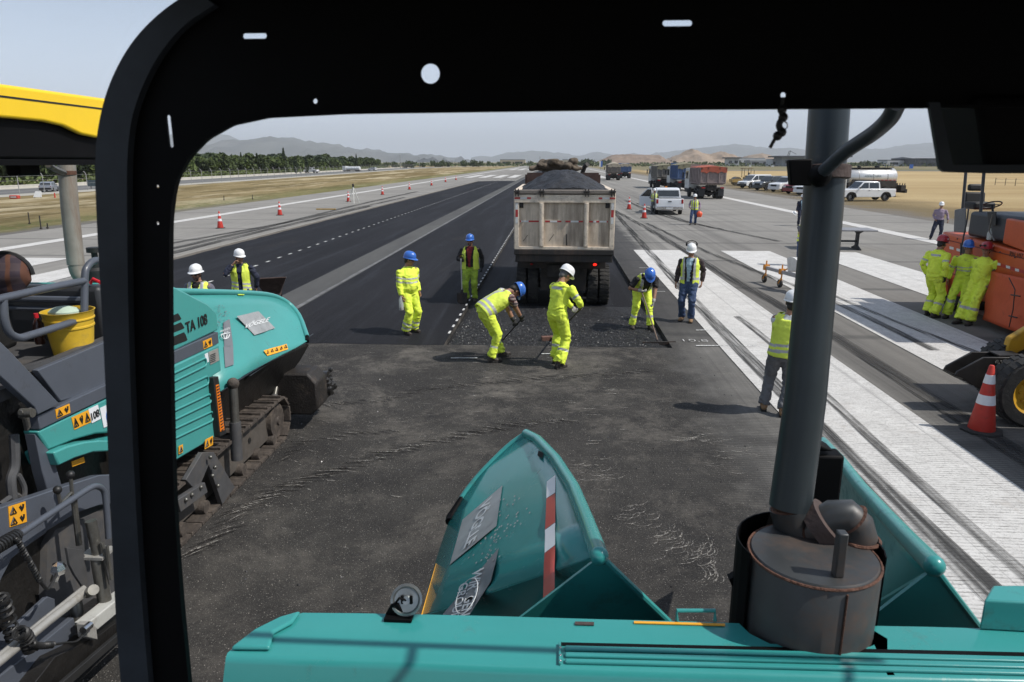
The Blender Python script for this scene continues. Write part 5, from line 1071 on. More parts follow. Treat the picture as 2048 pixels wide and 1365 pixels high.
for i,(px,py,h) in enumerate(((59,447,.7),(82,457,.75),(95,456,.3),(129,450,.5),(448,400,.45),(505,398,.45))):
    q=PZ(px,py); t=empty('survey_stake',(q.x,q.y,-.05),0,['thin dark stake in the dry grass, leftmost of the pair','thin dark stake in the dry grass with a pale foot','short stub stake right of the two thin stakes','short stake half behind the left exhaust pipe','short stake on the grass edge above the nearest cone','short stake on the grass edge, right of the other'][i],'stake')
    MB().tube([(0,0,0),(0.02,0,h)],.035,6).build('shaft',CHAS,t); MB().box((0,0,.05),(.10,.1,.06)).build('clod',BOOTB,t)
# perimeter fence posts with bent tops and a concrete wall behind the road
CONC=mat('pale_concrete',(.46,.44,.39),.85,var=.15,scale=.5,dirt=(.3,.28,.24),dirtamt=.3,dscale=.6)
wall=[(x-7.5,y) for x,y in RDs if y<470]
b=MB()
for i in range(len(wall)-1):
    (xa,ya),(xb,yb)=wall[i],wall[i+1]; b.prism([(xa,ya,-.1),(xb,yb,-.1),(xb,yb,.42),(xa,ya,.42)],(-.25,0,0))
tag(b.build('concrete_wall',CONC,smooth=0),'long low pale concrete wall behind the perimeter road','wall')
fm=mat('galvanised_post',(.25,.25,.24),.6)
f=empty('perimeter_fence',(0,0,0),0,'perimeter fence of grey posts with bent tops along the road','fence')
fp=[(x+6.8,y) for x,y in RDs if 30<y<420]
def along(P,step):
    out=[];acc=0
    for i in range(len(P)-1):
        a=Vector(P[i]);c=Vector(P[i+1]);L=(c-a).length;d=acc
        while d<L: out.append(a+(c-a)*d/L); d+=step
        acc=d-L
    return out
pr=MB().tube([(0,0,-.1),(0,0,2.0),(-.12,0,2.25),(-.3,0,2.4)],.045,6).build('post',fm,f); ps=along(fp,4.2); pr.location=(ps[0].x,ps[0].y,0)
for p in ps[1:96]: c=pr.copy(); sc.collection.objects.link(c); c.location=(p.x,p.y,0)
b=MB()
for z in(.3,.9,1.5,2.0): b.tube([(p.x,p.y,z) for p in ps[:96:4]],.012,4)
b.build('wire',fm,f)
f=empty('field_fence',(0,0,0),0,'short wire fence of thin dark posts in the straw field at right','fence')
for i in range(9):
    q=PZ(1990+i*20,370+i*.9); MB().tube([(q.x,q.y,-.1),(q.x,q.y,1.1)],.05,6).build('post',CHAS,f)
a=PZ(1990,370);c=PZ(2150,377.2); b=MB(); [b.tube([(a.x,a.y,z),(c.x,c.y,z)],.015,4) for z in(.4,.9)]; b.build('wire',CHAS,f)
# ================= TREES, HILLS, BUILDINGS =================
LEAF=[mat('leaf_%d'%i if False else n,c,.65,var=.55,scale=.9,spec=.25) for i,(n,c) in enumerate((('dark_olive_leaves',(.062,.084,.028)),('mid_green_leaves',(.085,.115,.034)),('blue_green_leaves',(.045,.064,.030)),('light_green_leaves',(.10,.13,.04))))]
BARK=mat('bark',(.07,.055,.04),.9,var=.3)
def crown_mesh(n,rx,rz,cz,seed,shape='round',s0=.35,s1=.9):
    rnd=random.Random(seed); b=MB(); lobes=[]
    if shape=='round':
        for k in range(9): a=rnd.random()*6.28; q=rnd.random()**.5*.62; lobes.append((Vector((math.cos(a)*q*rx,math.sin(a)*q*rx,cz+rnd.uniform(-.55,.6)*rz)),rnd.uniform(.32,.55)))
    for i in range(n):
        if shape=='round':
            c,k=rnd.choice(lobes); d=Vector((rnd.gauss(0,1),rnd.gauss(0,1),rnd.gauss(0,1))).normalized()*rnd.uniform(.7,1.05); p=c+Vector((d.x*rx*k,d.y*rx*k,d.z*rz*k*1.05))
        elif shape=='poplar':
            h=rnd.random(); w_=math.sin(math.pi*min(1,h*.85+.15))**.7; a=rnd.random()*6.28; q=rnd.random()**.4; p=Vector((math.cos(a)*rx*w_*q,math.sin(a)*rx*w_*q,cz+(h*2-1)*rz)); p+=Vector((noise.noise(p),noise.noise(p*1.3),0))*rx*.5
        else:
            h=rnd.random()**1.3; lay=.55+.45*abs(math.sin(h*24)); a=rnd.random()*6.28; q=rnd.random()**.45; w_=(1-h)*lay+.04; p=Vector((math.cos(a)*rx*w_*q,math.sin(a)*rx*w_*q,cz+(h*2-1)*rz-q*.4))
        s=rnd.uniform(s0,s1); u=Vector((rnd.gauss(0,1),rnd.gauss(0,1),rnd.gauss(0,.7))).normalized(); v=u.cross(Vector((rnd.gauss(0,1),rnd.gauss(0,1),rnd.gauss(0,1)))).normalized()
        b.add([p-u*s*.5-v*s*.35,p+u*s*.45-v*s*.3,p+u*s*.5+v*s*.4,p-u*s*.3+v*s*.45],[(0,1,2,3)])
    return b
def tree_proto(name,cat,label,n,rx,rz,th,seed,shape,lm,group):
    t=empty(name,(0,0,0),0,label,cat,group); cz=th+rz*(.8 if shape=='round' else 1)
    b=MB(); b.tube([(0,0,-.2),(.05,0,th),(0,.1,cz+rz*.3)],[rx*.10+.08,rx*.07+.06,.05],8)
    for k in range(6): a=k*1.05; b.tube([(0,0,th*.8+k*rz*.12),(math.cos(a)*rx*.5,math.sin(a)*rx*.5,cz-rz*.1+k*rz*.1)],[.10,.03],5)
    b.build('trunk',BARK,t); crown_mesh(n,rx,rz,cz,seed,shape,.30*rx/3,.8*rx/3 if shape!='poplar' else .9).build('crown',lm,t,smooth=0); return t
gt_='trees in the belt beyond the perimeter road'
PR=[tree_proto('broadleaf_tree','tree','bushy green tree in the belt beyond the perimeter road',2600,4.4,3.1,1.4,i+11,'round',LEAF[i%3],gt_) for i in range(4)]
PO=[tree_proto('poplar_tree','tree','slender poplar rising above the tree belt',1100,1.3,5.5,1.5,31+i,'poplar',LEAF[2 if i else 0],'poplars above the tree belt') for i in range(2)]
CO=tree_proto('conifer_tree','tree','tall dark pointed conifer standing above the tree belt',1700,3.2,7.0,1.5,51,'cone',LEAF[2],'conifers above the tree belt')
for p in PR+PO+[CO]: KIDS[p.name]=list(p.children)
used=set()
def put(proto,x,y,s,label=None,z=-.1,sz=None):
    rz=random.random()*6.28
    if proto.name not in used:
        used.add(proto.name); proto.location=(x,y,z); proto.rotation_euler=(0,0,rz); proto.scale=(s,s,sz or s); o=proto
    else: o=dup(proto,(x,y,z),rz,scale=(s,s,sz or s))
    if label: o['label']=label
    return o
rnd=random.Random(21)
# two staggered rows beyond the road (road centre line from RDs, offset -14 .. -26)
belt=along([(x,y) for x,y in RDs if 55<y<410],3.6)
for i,p in enumerate(belt):
    for row in range(2):
        if row and i%2: continue
        x=p.x-15-row*8+rnd.uniform(-2,2); y=p.y+rnd.uniform(-2,2); s=rnd.uniform(.56,.86)*(1.0+.15*row)*(1.2 if p.y<125 else 1)
        put(PR[rnd.randrange(4)],x,y,s)
def pfar(px,top,Yd): # position on ray of column px at distance Yd and height so the top shows at py=top
    q=PY(px,top,Yd); return q
used_lab=0
for px,top in ((395,316),(403,318),(412,314),(425,312),(433,314),(440,318),(455,318),(462,314),(470,316),(498,316),(513,312),(527,316),(538,314),(590,318),(612,318),(60,330),(70,326),(82,322),(92,324),(101,328),(170,332),(182,330),(190,326),(199,330),(30,336)):
    Yd=rnd.uniform(200,260) if px>300 else rnd.uniform(150,190); q=pfar(px,top-(5 if px>300 else 2),Yd); s=(q.z+.1)/12.6; put(PO[rnd.randrange(2)],q.x,q.y,max(.5,s),sz=max(.4,s))
for px,top,Yd,l in ((566,296,225,'tallest dark conifer above the tree belt, under the mountain ridge'),(481,305,215,'dark conifer left of the tallest one in the tree belt'),(712,308,330,'dark conifer near the right end of the tree belt')):
    q=pfar(px,top,Yd); s=(q.z+.1)/15.6; put(CO,q.x,q.y,s*1.0,l)
# far scattered trees at the end of the runway
LAB='small round tree on the far plain at the end of the runway'
FT=tree_proto('distant_tree','tree',LAB,500,4.4,3.0,.8,77,'round',LEAF[0],'distant trees on the far plain')
KIDS[FT.name]=list(FT.children)
for px,top,Yd in [(770,322,420),(790,321,430),(812,319,440),(822,320,440),(845,323,500),(870,319,520),(884,318,520),(895,321,540),(930,318,560),(945,317,560),(958,320,560),(980,321,700),(1000,322,700),(1015,322,700),(1060,320,750),(1085,322,800),(1118,319,700),(1150,320,760),(1163,317,700),(1172,315,700),(1182,317,700),(1205,318,800),(1215,317,900),(1480,322,800),(1500,323,800),(1520,322,800),(1540,323,700),(1560,321,800),(1720,321,650),(1735,319,650),(1752,321,650),(1765,320,650),(1790,323,700),(1812,322,700),(1840,320,700),(1855,323,700),(1380,322,800),(1395,323,800),(1410,322,800),(1440,322,800),(1460,321,850)]:
    q=pfar(px,top,Yd); s=max(.35,(q.z+.1)/6.6); put(FT,q.x,q.y,s)
# low scrub line = ground cover, one object
b=MB(); r2=random.Random(5)
for i in range(9000):
    px=r2.uniform(340,1060) if r2.random()<.5 else r2.uniform(0,340)
    k=r2.randrange(len(belt)); p=belt[k]; x=p.x-11.5+r2.gauss(0,1.4); y=p.y+r2.uniform(-2.5,2.5); z=r2.uniform(0,1.3); s=r2.uniform(.2,.6); u=Vector((r2.gauss(0,1),r2.gauss(0,1),r2.gauss(0,1))).normalized(); v=u.cross(Vector((r2.gauss(0,1),1,r2.gauss(0,1)))).normalized()
    c=Vector((x,y,z)); b.add([c-u*s*.5,c+v*s*.5,c+u*s*.5,c-v*s*.5],[(0,1,2,3)])
tag(b.build('undergrowth',LEAF[3],smooth=0),'light green undergrowth in front of the tree belt','undergrowth',kind='stuff')
b=MB()
for i in range(7000):
    px=r2.uniform(740,2000); Yd=r2.uniform(600,950); q=PY(px,324,Yd); x,y=q.x,q.y; z=r2.uniform(0,1)**2*3.2*(.5+.8*noise.noise(Vector((x*.02,1,0)))+.3); s=r2.uniform(.6,2.2)
    if z<0: continue
    u=Vector((r2.gauss(0,1),r2.gauss(0,.5),r2.gauss(0,1))).normalized(); v=u.cross(Vector((r2.gauss(0,1),1,r2.gauss(0,1)))).normalized(); c=Vector((x,y,z)); b.add([c-u*s*.5,c+v*s*.5,c+u*s*.5,c-v*s*.5],[(0,1,2,3)])
tag(b.build('distant_scrub',LEAF[0],smooth=0),'dark scrub line across the far plain at the horizon','scrub',kind='stuff')
# mountains: real relief from ridge lines
def ridge(name,pts,Y0,depth,m,amp,seed,n=150,k=26,base=-20):
    P=[PY(x,y,Y0) for x,y in pts]; b=MB()
    xs=[P[0].x+(P[-1].x-P[0].x)*i/n for i in range(n+1)]
    def hz(x):
        for a,c in zip(P,P[1:]):
            if a.x<=x<=c.x: t=(x-a.x)/(c.x-a.x); return a.z+(c.z-a.z)*t
        return P[-1].z
    for j in range(k+1):
        v=j/k; f=(1-abs(v-.5)*2)   # 0 front foot .. 1 ridge .. 0 back foot
        for x in xs:
            h=hz(x); yy=Y0+(v-.5)*2*depth; q=Vector((x,yy,seed*100))/(depth*.35)
            rg=1-abs(noise.noise(q*1.0))*1.4; r2_=1-abs(noise.noise(q*2.7))*1.5
            z=h*(f**1.15)+ (f*(1-f)*4)*amp*(rg*.6+r2_*.35-.5)+amp*.10*noise.noise(q*9)*f
            b.v.append(Vector((x,yy+amp*1.2*noise.noise(q*1.7+Vector((5,0,0)))*f*0,max(z,base) if v not in(0,1) else base)))
    for j in range(k):
        for i in range(n): a=j*(n+1)+i; b.f.append((a,a+1,a+n+2,a+n+1)); b.m.append(0)
    o=b.build(name,m,smooth=180); 
    return struct(o)
MT=mat('mountain_rock',(.065,.068,.06),.95,var=.35,scale=.004,dirt=(.12,.11,.09),dirtamt=.4,dscale=.0025)
HL=mat('scrubby_hill',(.27,.20,.14),.95,var=.25,scale=.02,dirt=(.045,.05,.025),dirtamt=.30,dscale=.09)
MD=mat('earth_mound_soil',(.21,.155,.115),.95,var=.25,scale=.05,dirt=(.12,.09,.07),dirtamt=.3,dscale=.03)
ridge('mountains',[(-300,322),(-150,300),(0,305),(120,310),(250,294),(340,280),(372,268),(405,259),(430,266),(465,282),(490,295),(510,300),(560,318),(600,322)],9500,2500,MT,260,3)
ridge('mountains',[(400,322),(440,305),(480,289),(510,281),(530,283),(562,275),(590,278),(612,284),(650,289),(690,299),(730,302),(760,311),(800,316),(860,321),(900,323)],6500,1700,MT,170,5)
ridge('mountains',[(960,322),(1000,313),(1040,305),(1075,303),(1110,309),(1160,316),(1190,305),(1230,312),(1290,318),(1330,305),(1420,295),(1470,288),(1530,296),(1600,306),(1700,300),(1740,303),(1800,292),(1870,284),(2000,280),(2200,270),(2400,300),(2600,322)],11500,2600,MT,200,7,n=220)
ridge('hills',[(1335,322),(1350,314),(1370,303),(1382,298),(1395,301),(1405,306),(1418,309),(1432,305),(1443,303),(1455,307),(1466,314),(1482,321)],1500,160,HL,14,9,n=120)
ridge('hills',[(1480,322),(1495,313),(1510,309),(1525,307),(1540,311),(1555,316),(1575,321),(1600,323)],1700,160,HL,12,11,n=90)
ridge('earth_mound',[(1195,323),(1206,319),(1218,313),(1225,310),(1260,309),(1290,310),(1318,310),(1326,315),(1338,323)],1050,70,MD,5,13,n=90)
# low scrub dots on the hills
b=MB(); r3=random.Random(8)
# buildings on the right
CL=mat('pale_cladding',(.45,.46,.47),.7,var=.08,scale=.1); CD=mat('dark_cladding',(.07,.075,.085),.7,var=.1,scale=.1); CG=mat('grey_roof',(.22,.23,.24),.7,var=.1,scale=.1)
def bld(label,px0,px1,ytop,Yd,roof,wallm,depth=20,name='terminal_building',ov=0,gable=False):
    a=PY(px0,324,Yd);c=PY(px1,324,Yd);h=PY(px0,ytop,Yd).z; t=empty(name,((a.x+c.x)/2,Yd,0),0,label,'building'); w_=(c.x-a.x)
    b=MB(); b.bb((-w_/2,0,-.3),(w_/2,depth,h*.86)); wl=b.build('wall',wallm,t,smooth=0)
    b=MB()
    if gable: b.prism([(-w_/2-1,-1,h*.80),(-w_/2-1,depth+1,h*.80),(-w_/2-1,depth/2,h)],(w_+2,0,0))
    else: b.bb((-w_/2-ov,-ov,h*.861),(w_/2+ov,depth+ov,h))
    b.build('roof',roof,t,smooth=0)
    n=max(2,min(9,int(w_/9)))
    for k in range(n): x=-w_/2+w_*(k+.5)/n; MB().bb((x-w_/n*.3,-.08,h*.25),(x+w_/n*.3,-.01,h*.6)).build('window',GLS,wl,smooth=0)
    return t
bld('grey flat hangar between the two scrubby hills',1470,1530,316,1100,CG,CL,40)
bld('dark flat-roofed terminal with wide overhang behind the exhaust pipe',1565,1690,312,620,CD,CG,25,ov=4)
bld('low white building left of the dark terminal',1545,1562,318,640,CL,CL)
bld('small pale building before the hangar',1500,1545,320,700,CL,CG)
bld('large dark hangar with a pale gabled roof at far right',1832,1905,314,620,CG,CD,45,'hangar',gable=True)
bld('long low dark warehouse right of the trees',1775,1830,320,640,CD,CL,20,'warehouse')
bld('sand-coloured low building on the plain left of the truck',1000,1050,319,780,CG,mat('sand_wall',(.36,.31,.22),.8),18,'warehouse')
bld('sand-coloured low building beyond the truck cab',1125,1155,319,760,CG,mat('sand_wall',(.36,.31,.22),.8),18,'warehouse')
bld('small flat-roofed control post by the hill foot',1455,1478,315,700,CD,CL,12,'control_post',ov=2)
# crane mast, light masts
q=PY(1573,302,900); t=empty('crane_mast',(q.x,900,0),0,'thin lattice crane mast leaning above the dark terminal','crane'); hh=q.z; b=MB()
for s in(-1,1): b.tube([(s*1.2,0,0),(s*.8+4,0,hh)],.25,5)
for k in range(8): b.tube([(-1.2+4*k/8,0,hh*k/8),(1.2+4*(k+1)/8,0,hh*(k+1)/8)],.18,4)
b.tube([(4,0,hh),(12,0,hh-4)],.2,4); b.build('lattice',CHAS,t)
for i,(px,top,Yd) in enumerate(((800,310,420),(838,314,460),(1080,313,500))):
    q=PY(px,top,Yd); o=MB().tube([(0,0,0),(0,0,q.z)],.14,6).build('lamp_mast',fm); o.location=(q.x,Yd,-.1); tag(o,['thin lamp mast past the right end of the tree belt','thin lamp mast on the plain, second from the belt','thin lamp mast just left of the dump truck'][i],'mast')
q=PY(1202,318,330); t=empty('windsock_sign',(q.x,330,-.1),0,'small white and blue sign panel left of the earth mound','sign'); MB().bb((-.7,-.05,1.5),(.0,.05,4.0)).build('white_panel',WHT,t); MB().bb((.002,-.05,1.5),(.7,.05,4.0)).build('blue_panel',mat('sign_blue',(.04,.12,.4),.5),t); MB().bb((-.06,-.04,0),(.06,.04,1.5)).build('post',fm,t)
q=PY(1824,323,420); o=MB().bb((-1,-.1,0),(1,.1,2.2)).build('blue_sign',mat('sign_blue',(.04,.12,.4),.5)); o.location=(q.x,420,0); tag(o,'small blue sign on the far taxiway by the hangar','sign')
# little white runway edge lights / marker boards
for i,(px,py) in enumerate(((1444,330),(1450,331),(1478,330),(1500,333),(1545,333),(1489,330))):
    q=PZ(px,py+1); o=MB().bb((-.9,-.15,0),(.9,.15,1.0)).build('marker_board',WHT,bevel=.05); o.location=(q.x,q.y,-.05); tag(o,'small white marker board on the far taxiway edge','marker','white marker boards along the far taxiway')

# ---------- haze ----------
hz=bpy.data.materials.new('pale_haze'); hz.use_nodes=True; t=hz.node_tree; t.nodes.remove(t.nodes['Principled BSDF']); pv_=N(t,'ShaderNodeVolumePrincipled'); pv_.inputs['Density'].default_value=HAZE; pv_.inputs['Color'].default_value=(.90,.955,1,1); pv_.inputs['Anisotropy'].default_value=.0
t.links.new(pv_.outputs[0],t.nodes['Material Output'].inputs['Volume'])
b=MB(); b.bb((-26000,-3600,-30),(26000,32000,900)); o=b.build('haze',hz,smooth=0); o['kind']='stuff'; o['label']='thin pale haze over the whole plain'
# ================= THE PAVER WE LOOK OUT OF =================
def teal(n,c=(.036,.262,.250),d=(.06,.14,.13),a=.10,r=.22): return mat(n,c,r,var=.05,scale=3,coat=.15,dirt=d,dirtamt=a,dscale=5)
TEAL=teal('teal_paint'); TEALD=teal('worn_teal_paint',d=(.05,.09,.085),a=.3,r=.3)
BLKP=mat('black_canopy_paint',(.0035,.0035,.004),.6,var=.3,scale=4,spec=.10); SLATE=mat('slate_lit_canopy_paint',(.034,.040,.048),.45,var=.35,scale=5,spec=.2,dirt=(.025,.028,.03),dirtamt=.2,dscale=3)  # slate colour holds the light that the canopy post face catches
PIPE=mat('grey_exhaust_paint',(.026,.035,.040),.34,metal=.2,var=.15,scale=5,dirt=(.12,.10,.085),dirtamt=.2,dscale=3)
MUF=mat('weathered_muffler',(.05,.054,.056),.42,metal=.3,var=.25,scale=4,dirt=(.10,.06,.04),dirtamt=.5,dscale=4.2)
RUSTR=mat('rusty_weld_seam',(.10,.045,.028),.85,var=.5,scale=20,bump=.6,bscale=60); RUSTB=mat('brown_rusty_clamp',(.06,.04,.035),.75,var=.3,scale=12,bump=.3)
SILV=mat('brushed_logo_plate',(.33,.34,.34),.45,metal=.15,var=.25,scale=3,dirt=(.20,.21,.21),dirtamt=.35,dscale=7); GREYST=mat('grey_logo_field',(.13,.14,.155),.45,var=.1,scale=5); WTX=mat('white_lettering',(.60,.62,.62),.5)
ORST=mat('orange_warning_sticker',(.78,.36,.02),.45,var=.05); BTX=mat('black_lettering',(.012,.012,.012),.5); REFR=mat('red_reflective_film',(.40,.035,.02),.35,var=.1,scale=20); REFW=mat('white_reflective_film',(.70,.72,.74),.35,var=.05)
own=empty('road_paver',(0,0,0),0,'teal road paver in the foreground whose black canopy frames the view','road paver')
YB=1.2
def C2(x,y): p=PY(x,y,YB); return (p.x,p.z)
outer=[(2400,214),(1870,217),(1200,222),(700,229),(540,237),(470,252),(420,280),(383,318),(360,360),(350,410),(346,480),(347,700),(355,1000),(368,1200),(392,1450),(262,1450),(246,1250),(234,1000),(222,700),(209,450),(206,330),(213,250),(235,170),(275,95),(330,35),(400,-15),(500,-50),(2400,-70)]
def pxc(cx,cy,r): c=C2(cx,cy); e=C2(cx+r,cy); return circ(c[0],c[1],abs(e[0]-c[0]))
def pxs(x0,y0,x1,y1): a=C2(x0,y0);b=C2(x1,y1); return slot((a[0]+b[0])/2,(a[1]+b[1])/2,abs(b[0]-a[0]),abs(b[1]-a[1]))
holes=[pxc(861,148,19),pxc(631,203,5),pxc(1566,191,6),pxc(316,373,3.5),pxc(316,447,3.5),pxs(485,67,535,78),pxs(1325,41,1384,53),pxs(333,230,349,296)]
M=plateM((0,YB,0),(1,0,0),(0,0,1)); can=holeplate('canopy',[(q.x,q.y) for q in [Vector((*C2(2400,214),0))]+smoothpath([(*C2(*p),0) for p in outer[1:15]],5)+smoothpath([(*C2(*p),0) for p in outer[15:-1]],5)+[Vector((*C2(2400,-70),0))]],holes,.005,M,BLKP,own)
# folded outer flange of the frame
fl=[(262,1450),(246,1250),(234,1000),(222,700),(209,450),(206,330),(213,250),(235,170),(275,95),(330,35),(400,-15)]
fi=[(440,15),(375,62),(325,125),(288,205),(272,280),(268,400),(272,700),(284,1000),(300,1250),(318,1450)]
M2=plateM((0,YB-.012,0),(1,0,0),(0,0,1)); o=holeplate('post_flange',[(q.x,q.y) for q in smoothpath([(*C2(*p),0) for p in fl],5)+smoothpath([(*C2(*p),0) for p in fi],5)],[],.018,M2,SLATE,own)
b=MB(); pts=[PY(x,y,YB) for x,y in fl]
for a,c in zip(pts,pts[1:]): b.prism([a,c,c+Vector((-.004,0,0)),a+Vector((-.004,0,0))],(0,.16,0))
b.build('post_side',SLATE,own)
g=[(395,300),(425,262),(470,243),(560,236),(470,130),(430,110),(400,150),(385,230)]
# inner return flange along the opening
b=MB(); inn=[(1200,222),(700,229),(540,237),(470,252),(420,280),(383,318),(360,360),(350,410),(346,480),(347,700),(355,1000),(368,1200),(392,1450)]
pts=[PY(x,y,YB-.014) for x,y in inn]; pts=[PY(2400,214,YB-.014)]+pts
for a,c in zip(pts,pts[1:]): n=Vector((-(c-a).z,0,(c-a).x)).normalized()*.004; b.prism([a,c,c-n,a-n],(0,-.012,0))
b.build('inner_flange',BLKP,own)
b=MB(); zr=PY(1000,-70,YB).z; b.bb((-.74,-1.7,zr+.0),(1.55,YB+.02,zr+.05)); b.bb((1.5,-1.7,zr-.3),(1.55,YB-.02,zr-.001)); b.build('canopy_roof',BLKP,own,bevel=.01)
b=MB(); b.prism([PY(x,y,1.32) for x,y in((1858,205),(2500,205),(2500,345),(1890,345),(1880,338))],(0,-.14,0)); b.build('display_box',BLKP,own,bevel=.01)
b=MB(); b.prism([PY(x,y,1.17) for x,y in((1858,205),(1880,205),(1906,330),(2500,330),(2500,345),(1890,345),(1880,338))],(0,.008,0)); b.build('display_rim',SLATE,own)
# exhaust pipe, elbows, clamp
P=[PY(1664,130,2.290),PY(1645,420,2.250),PY(1610,800,2.170),PY(1580,1015,2.120)]
b=MB(); b.tube(P,[.058,.059,.062,.064],28); ex=b.build('exhaust_pipe',PIPE,own,smooth=60)
e=[PY(1580,1015,2.120),PY(1585,1040,2.115),PY(1600,1060,2.110),PY(1625,1060,2.095),PY(1646,1050,2.085),PY(1672,1034,2.075),PY(1692,1032,2.065),PY(1711,1050,2.060),PY(1716,1075,2.055),PY(1714,1116,2.050)]
b=MB(); b.tube(e,[.064,.062,.058,.055,.055,.055,.054,.054,.056,.056],22); el=b.build('pipe_elbow',MUF,ex,smooth=60)
for a,c in ((0,1),(2,3),(6,7),(8,9)):
    d=(e[c]-e[a]).normalized(); m_=(e[a]+e[c])/2 if a else e[0]; MB().lathe([(.056,-.004),(.061,0),(.056,.004)],m_,d,22).build('weld_ring',RUSTR,el)
d=(e[5]-e[3]).normalized(); MB().lathe([(.066,-.026),(.078,-.024),(.078,.024),(.066,.026)],e[4],d,28).build('clamp_ring',RUSTB,ex,smooth=50)
m0=PY(1627,1105,1.965); MT_=m0.z; mc=Vector((m0.x,m0.y,0))
b=MB(); b.lathe([(.0,MT_),(.176,MT_),(.186,MT_-.012),(.186,1.9)][::-1],mc,(0,0,1),48); mf=b.build('muffler',MUF,own,smooth=50)
b=MB(); b.tube([mc+Vector((.185*math.cos(a),.185*math.sin(a),MT_-.008)) for a in [2*math.pi*k/40 for k in range(41)]],.0045,6); b.tube([mc+Vector((.03,-.186,MT_-.02)),mc+Vector((.03,-.186,1.95))],.003,5); b.tube([e[-1]+Vector((.057*math.cos(a),.057*math.sin(a),MT_-e[-1].z+.003)) for a in [2*math.pi*k/24 for k in range(25)]],.006,6); b.build('weld_seam',RUSTR,mf)
b=MB(); q=PY(1678,1158,1.830); b.bb((q.x-.013,q.y-.002,MT_),(q.x+.013,q.y+.03,MT_+.135)); b.build('lifting_bracket',MUF,mf,bevel=.004)
b=MB(); n=20; vs=[]
for k in range(n+1):
    a=math.pi*(-.12)+math.pi*1.24*k/n; vs.append((math.cos(a)*.208,math.sin(a)*.20+.04))
for a,c in zip(vs,vs[1:]): b.prism([mc+Vector((a[0],a[1],1.9)),mc+Vector((c[0],c[1],1.9)),mc+Vector((c[0],c[1],MT_+.01)),mc+Vector((a[0],a[1],MT_+.01))],(a[0]*.02,a[1]*.02,0))
b.build('heat_shield',BLKP,mf)
b=MB(); a=PY(1612,905,2.380);c=PY(1672,1010,2.380); b.bb((a.x,2.35,c.z-.1),(c.x,2.43,a.z)); b.prism([PY(1612,905,2.350),PY(1640,888,2.350),PY(1672,905,2.350)],(0,.08,0)); b.build('intake_box',BLKP,own,bevel=.01)
b=MB(); b.prism([PY(1458,1160,2.030),PY(1530,1120,2.030),PY(1500,1250,2.030)],(0,.03,0)); b.build('side_bracket',BLKP,own)
# clamp bracket high on the pipe and the bar up to the canopy
b=MB(); q=PY(1590,345,2.120); b.prism([PY(x,y,2.190) for x,y in((1578,320),(1625,318),(1625,372),(1582,372))],(0,.03,0)); b.build('pipe_bracket',BLKP,ex,bevel=.004)
a0=PY(1650,330,2.230); b=MB(); b.lathe([(.066,-.02),(.071,-.018),(.071,.018),(.066,.02)],PY(1651,345,2.260),(P[1]-P[0]).normalized(),28); b.build('pipe_clamp',RUSTB,ex,smooth=50)
b=MB(); b.ball(PY(1640,352,2.150),.032,14,10); b.build('clamp_knob',BLKP,ex)
b=MB(); b.tube(smoothpath([PY(1640,350,2.150),PY(1690,305,2.030),PY(1745,268,1.870),PY(1778,238,1.710),PY(1795,205,1.630)],6),[.019]*25,12); b.build('stay_bar',SLATE,own,smooth=60)
# ---- hood ----
ZH=2.25
Tp=[(415,1385),(440,1330),(470,1292),(510,1262),(560,1238),(605,1226),(700,1227),(830,1229),(1000,1233),(1200,1239),(1400,1244),(1478,1247)]
b=MB(); FR=[PZ(x,y,ZH) for x,y in ((505,1266),(560,1240),(605,1226),(720,1227),(830,1229),(1000,1233),(1200,1239),(1400,1244),(1478,1247),(1500,1268),(1540,1288),(1740,1294),(1775,1278),(1732,1252),(1850,1254),(1960,1257),(2120,1262),(2500,1275))]
CR=[PZ(x,y,ZH) for x,y in ((455,1306),(500,1309),(560,1311),(700,1316),(830,1321),(1000,1328),(1200,1335),(1400,1341),(1478,1343),(1500,1344),(1540,1345),(1740,1350),(1775,1351),(1790,1351),(1850,1352),(1960,1354),(2120,1357),(2500,1366))]
n=len(FR)
B1=[p+Vector((0,-.012,-.006)) for p in CR]; B2=[p+Vector((0,-.020,-.02)) for p in CR]; LO=[p+Vector((-.05 if i==0 else 0,-.10,-.42)) for i,p in enumerate(CR)]; FD=[p+Vector((-.04 if i<2 else 0,.02,-.5)) for i,p in enumerate(FR)]
vs=FD+FR+CR+B1+B2+LO
b.add(vs,[(r*n+i,r*n+i+1,(r+1)*n+i+1,(r+1)*n+i) for r in range(5) for i in range(n-1)]+[(n,2*n,0),(2*n,3*n,4*n,5*n,0)])
hood=b.build('hood',TEAL,own,smooth=35)
b=MB()  # raised shoulder at the left end of the hood
b.prism([PZ(x,y,ZH+.001) for x,y in((462,1303),(510,1266),(560,1241),(602,1229),(585,1252),(548,1272),(540,1304))],(0,0,.016)); b.build('hood_shoulder',TEAL,hood,bevel=.010,seg=3)
b=MB()
for k,(ya,yb_) in enumerate(((1296,1305),(1309,1318),(1322,1330))):
    a=PZ(1130,ya,ZH);c=PZ(2500,ya+33,ZH);d=PZ(1130,yb_,ZH);e_=PZ(2500,yb_+35,ZH); b.prism([a,c,e_,d],(0,0,.010))
b.build('louvre_ribs',TEAL,hood,bevel=.004,seg=3)
b=MB(); b.prism([PZ(1120,1286,ZH+.001),PZ(2500,1316,ZH+.001),PZ(2500,1324,ZH+.001),PZ(1120,1292,ZH+.001)],(0,0,.002)); b.build('louvre_gap',BLKP,hood)
b=MB(); b.prism([PZ(1117,1290,ZH+.0),PZ(1122,1290,ZH+.0),PZ(1122,1332,ZH+.0),PZ(1117,1332,ZH+.0)],(0,0,.010)); b.build('louvre_end',TEAL,hood,bevel=.002)
b=MB(); 
for y in(1296,1311,1322): b.ball(PZ(1121,y,ZH+.010),.0035,8,6)
b.build('rivets',CHR,hood)
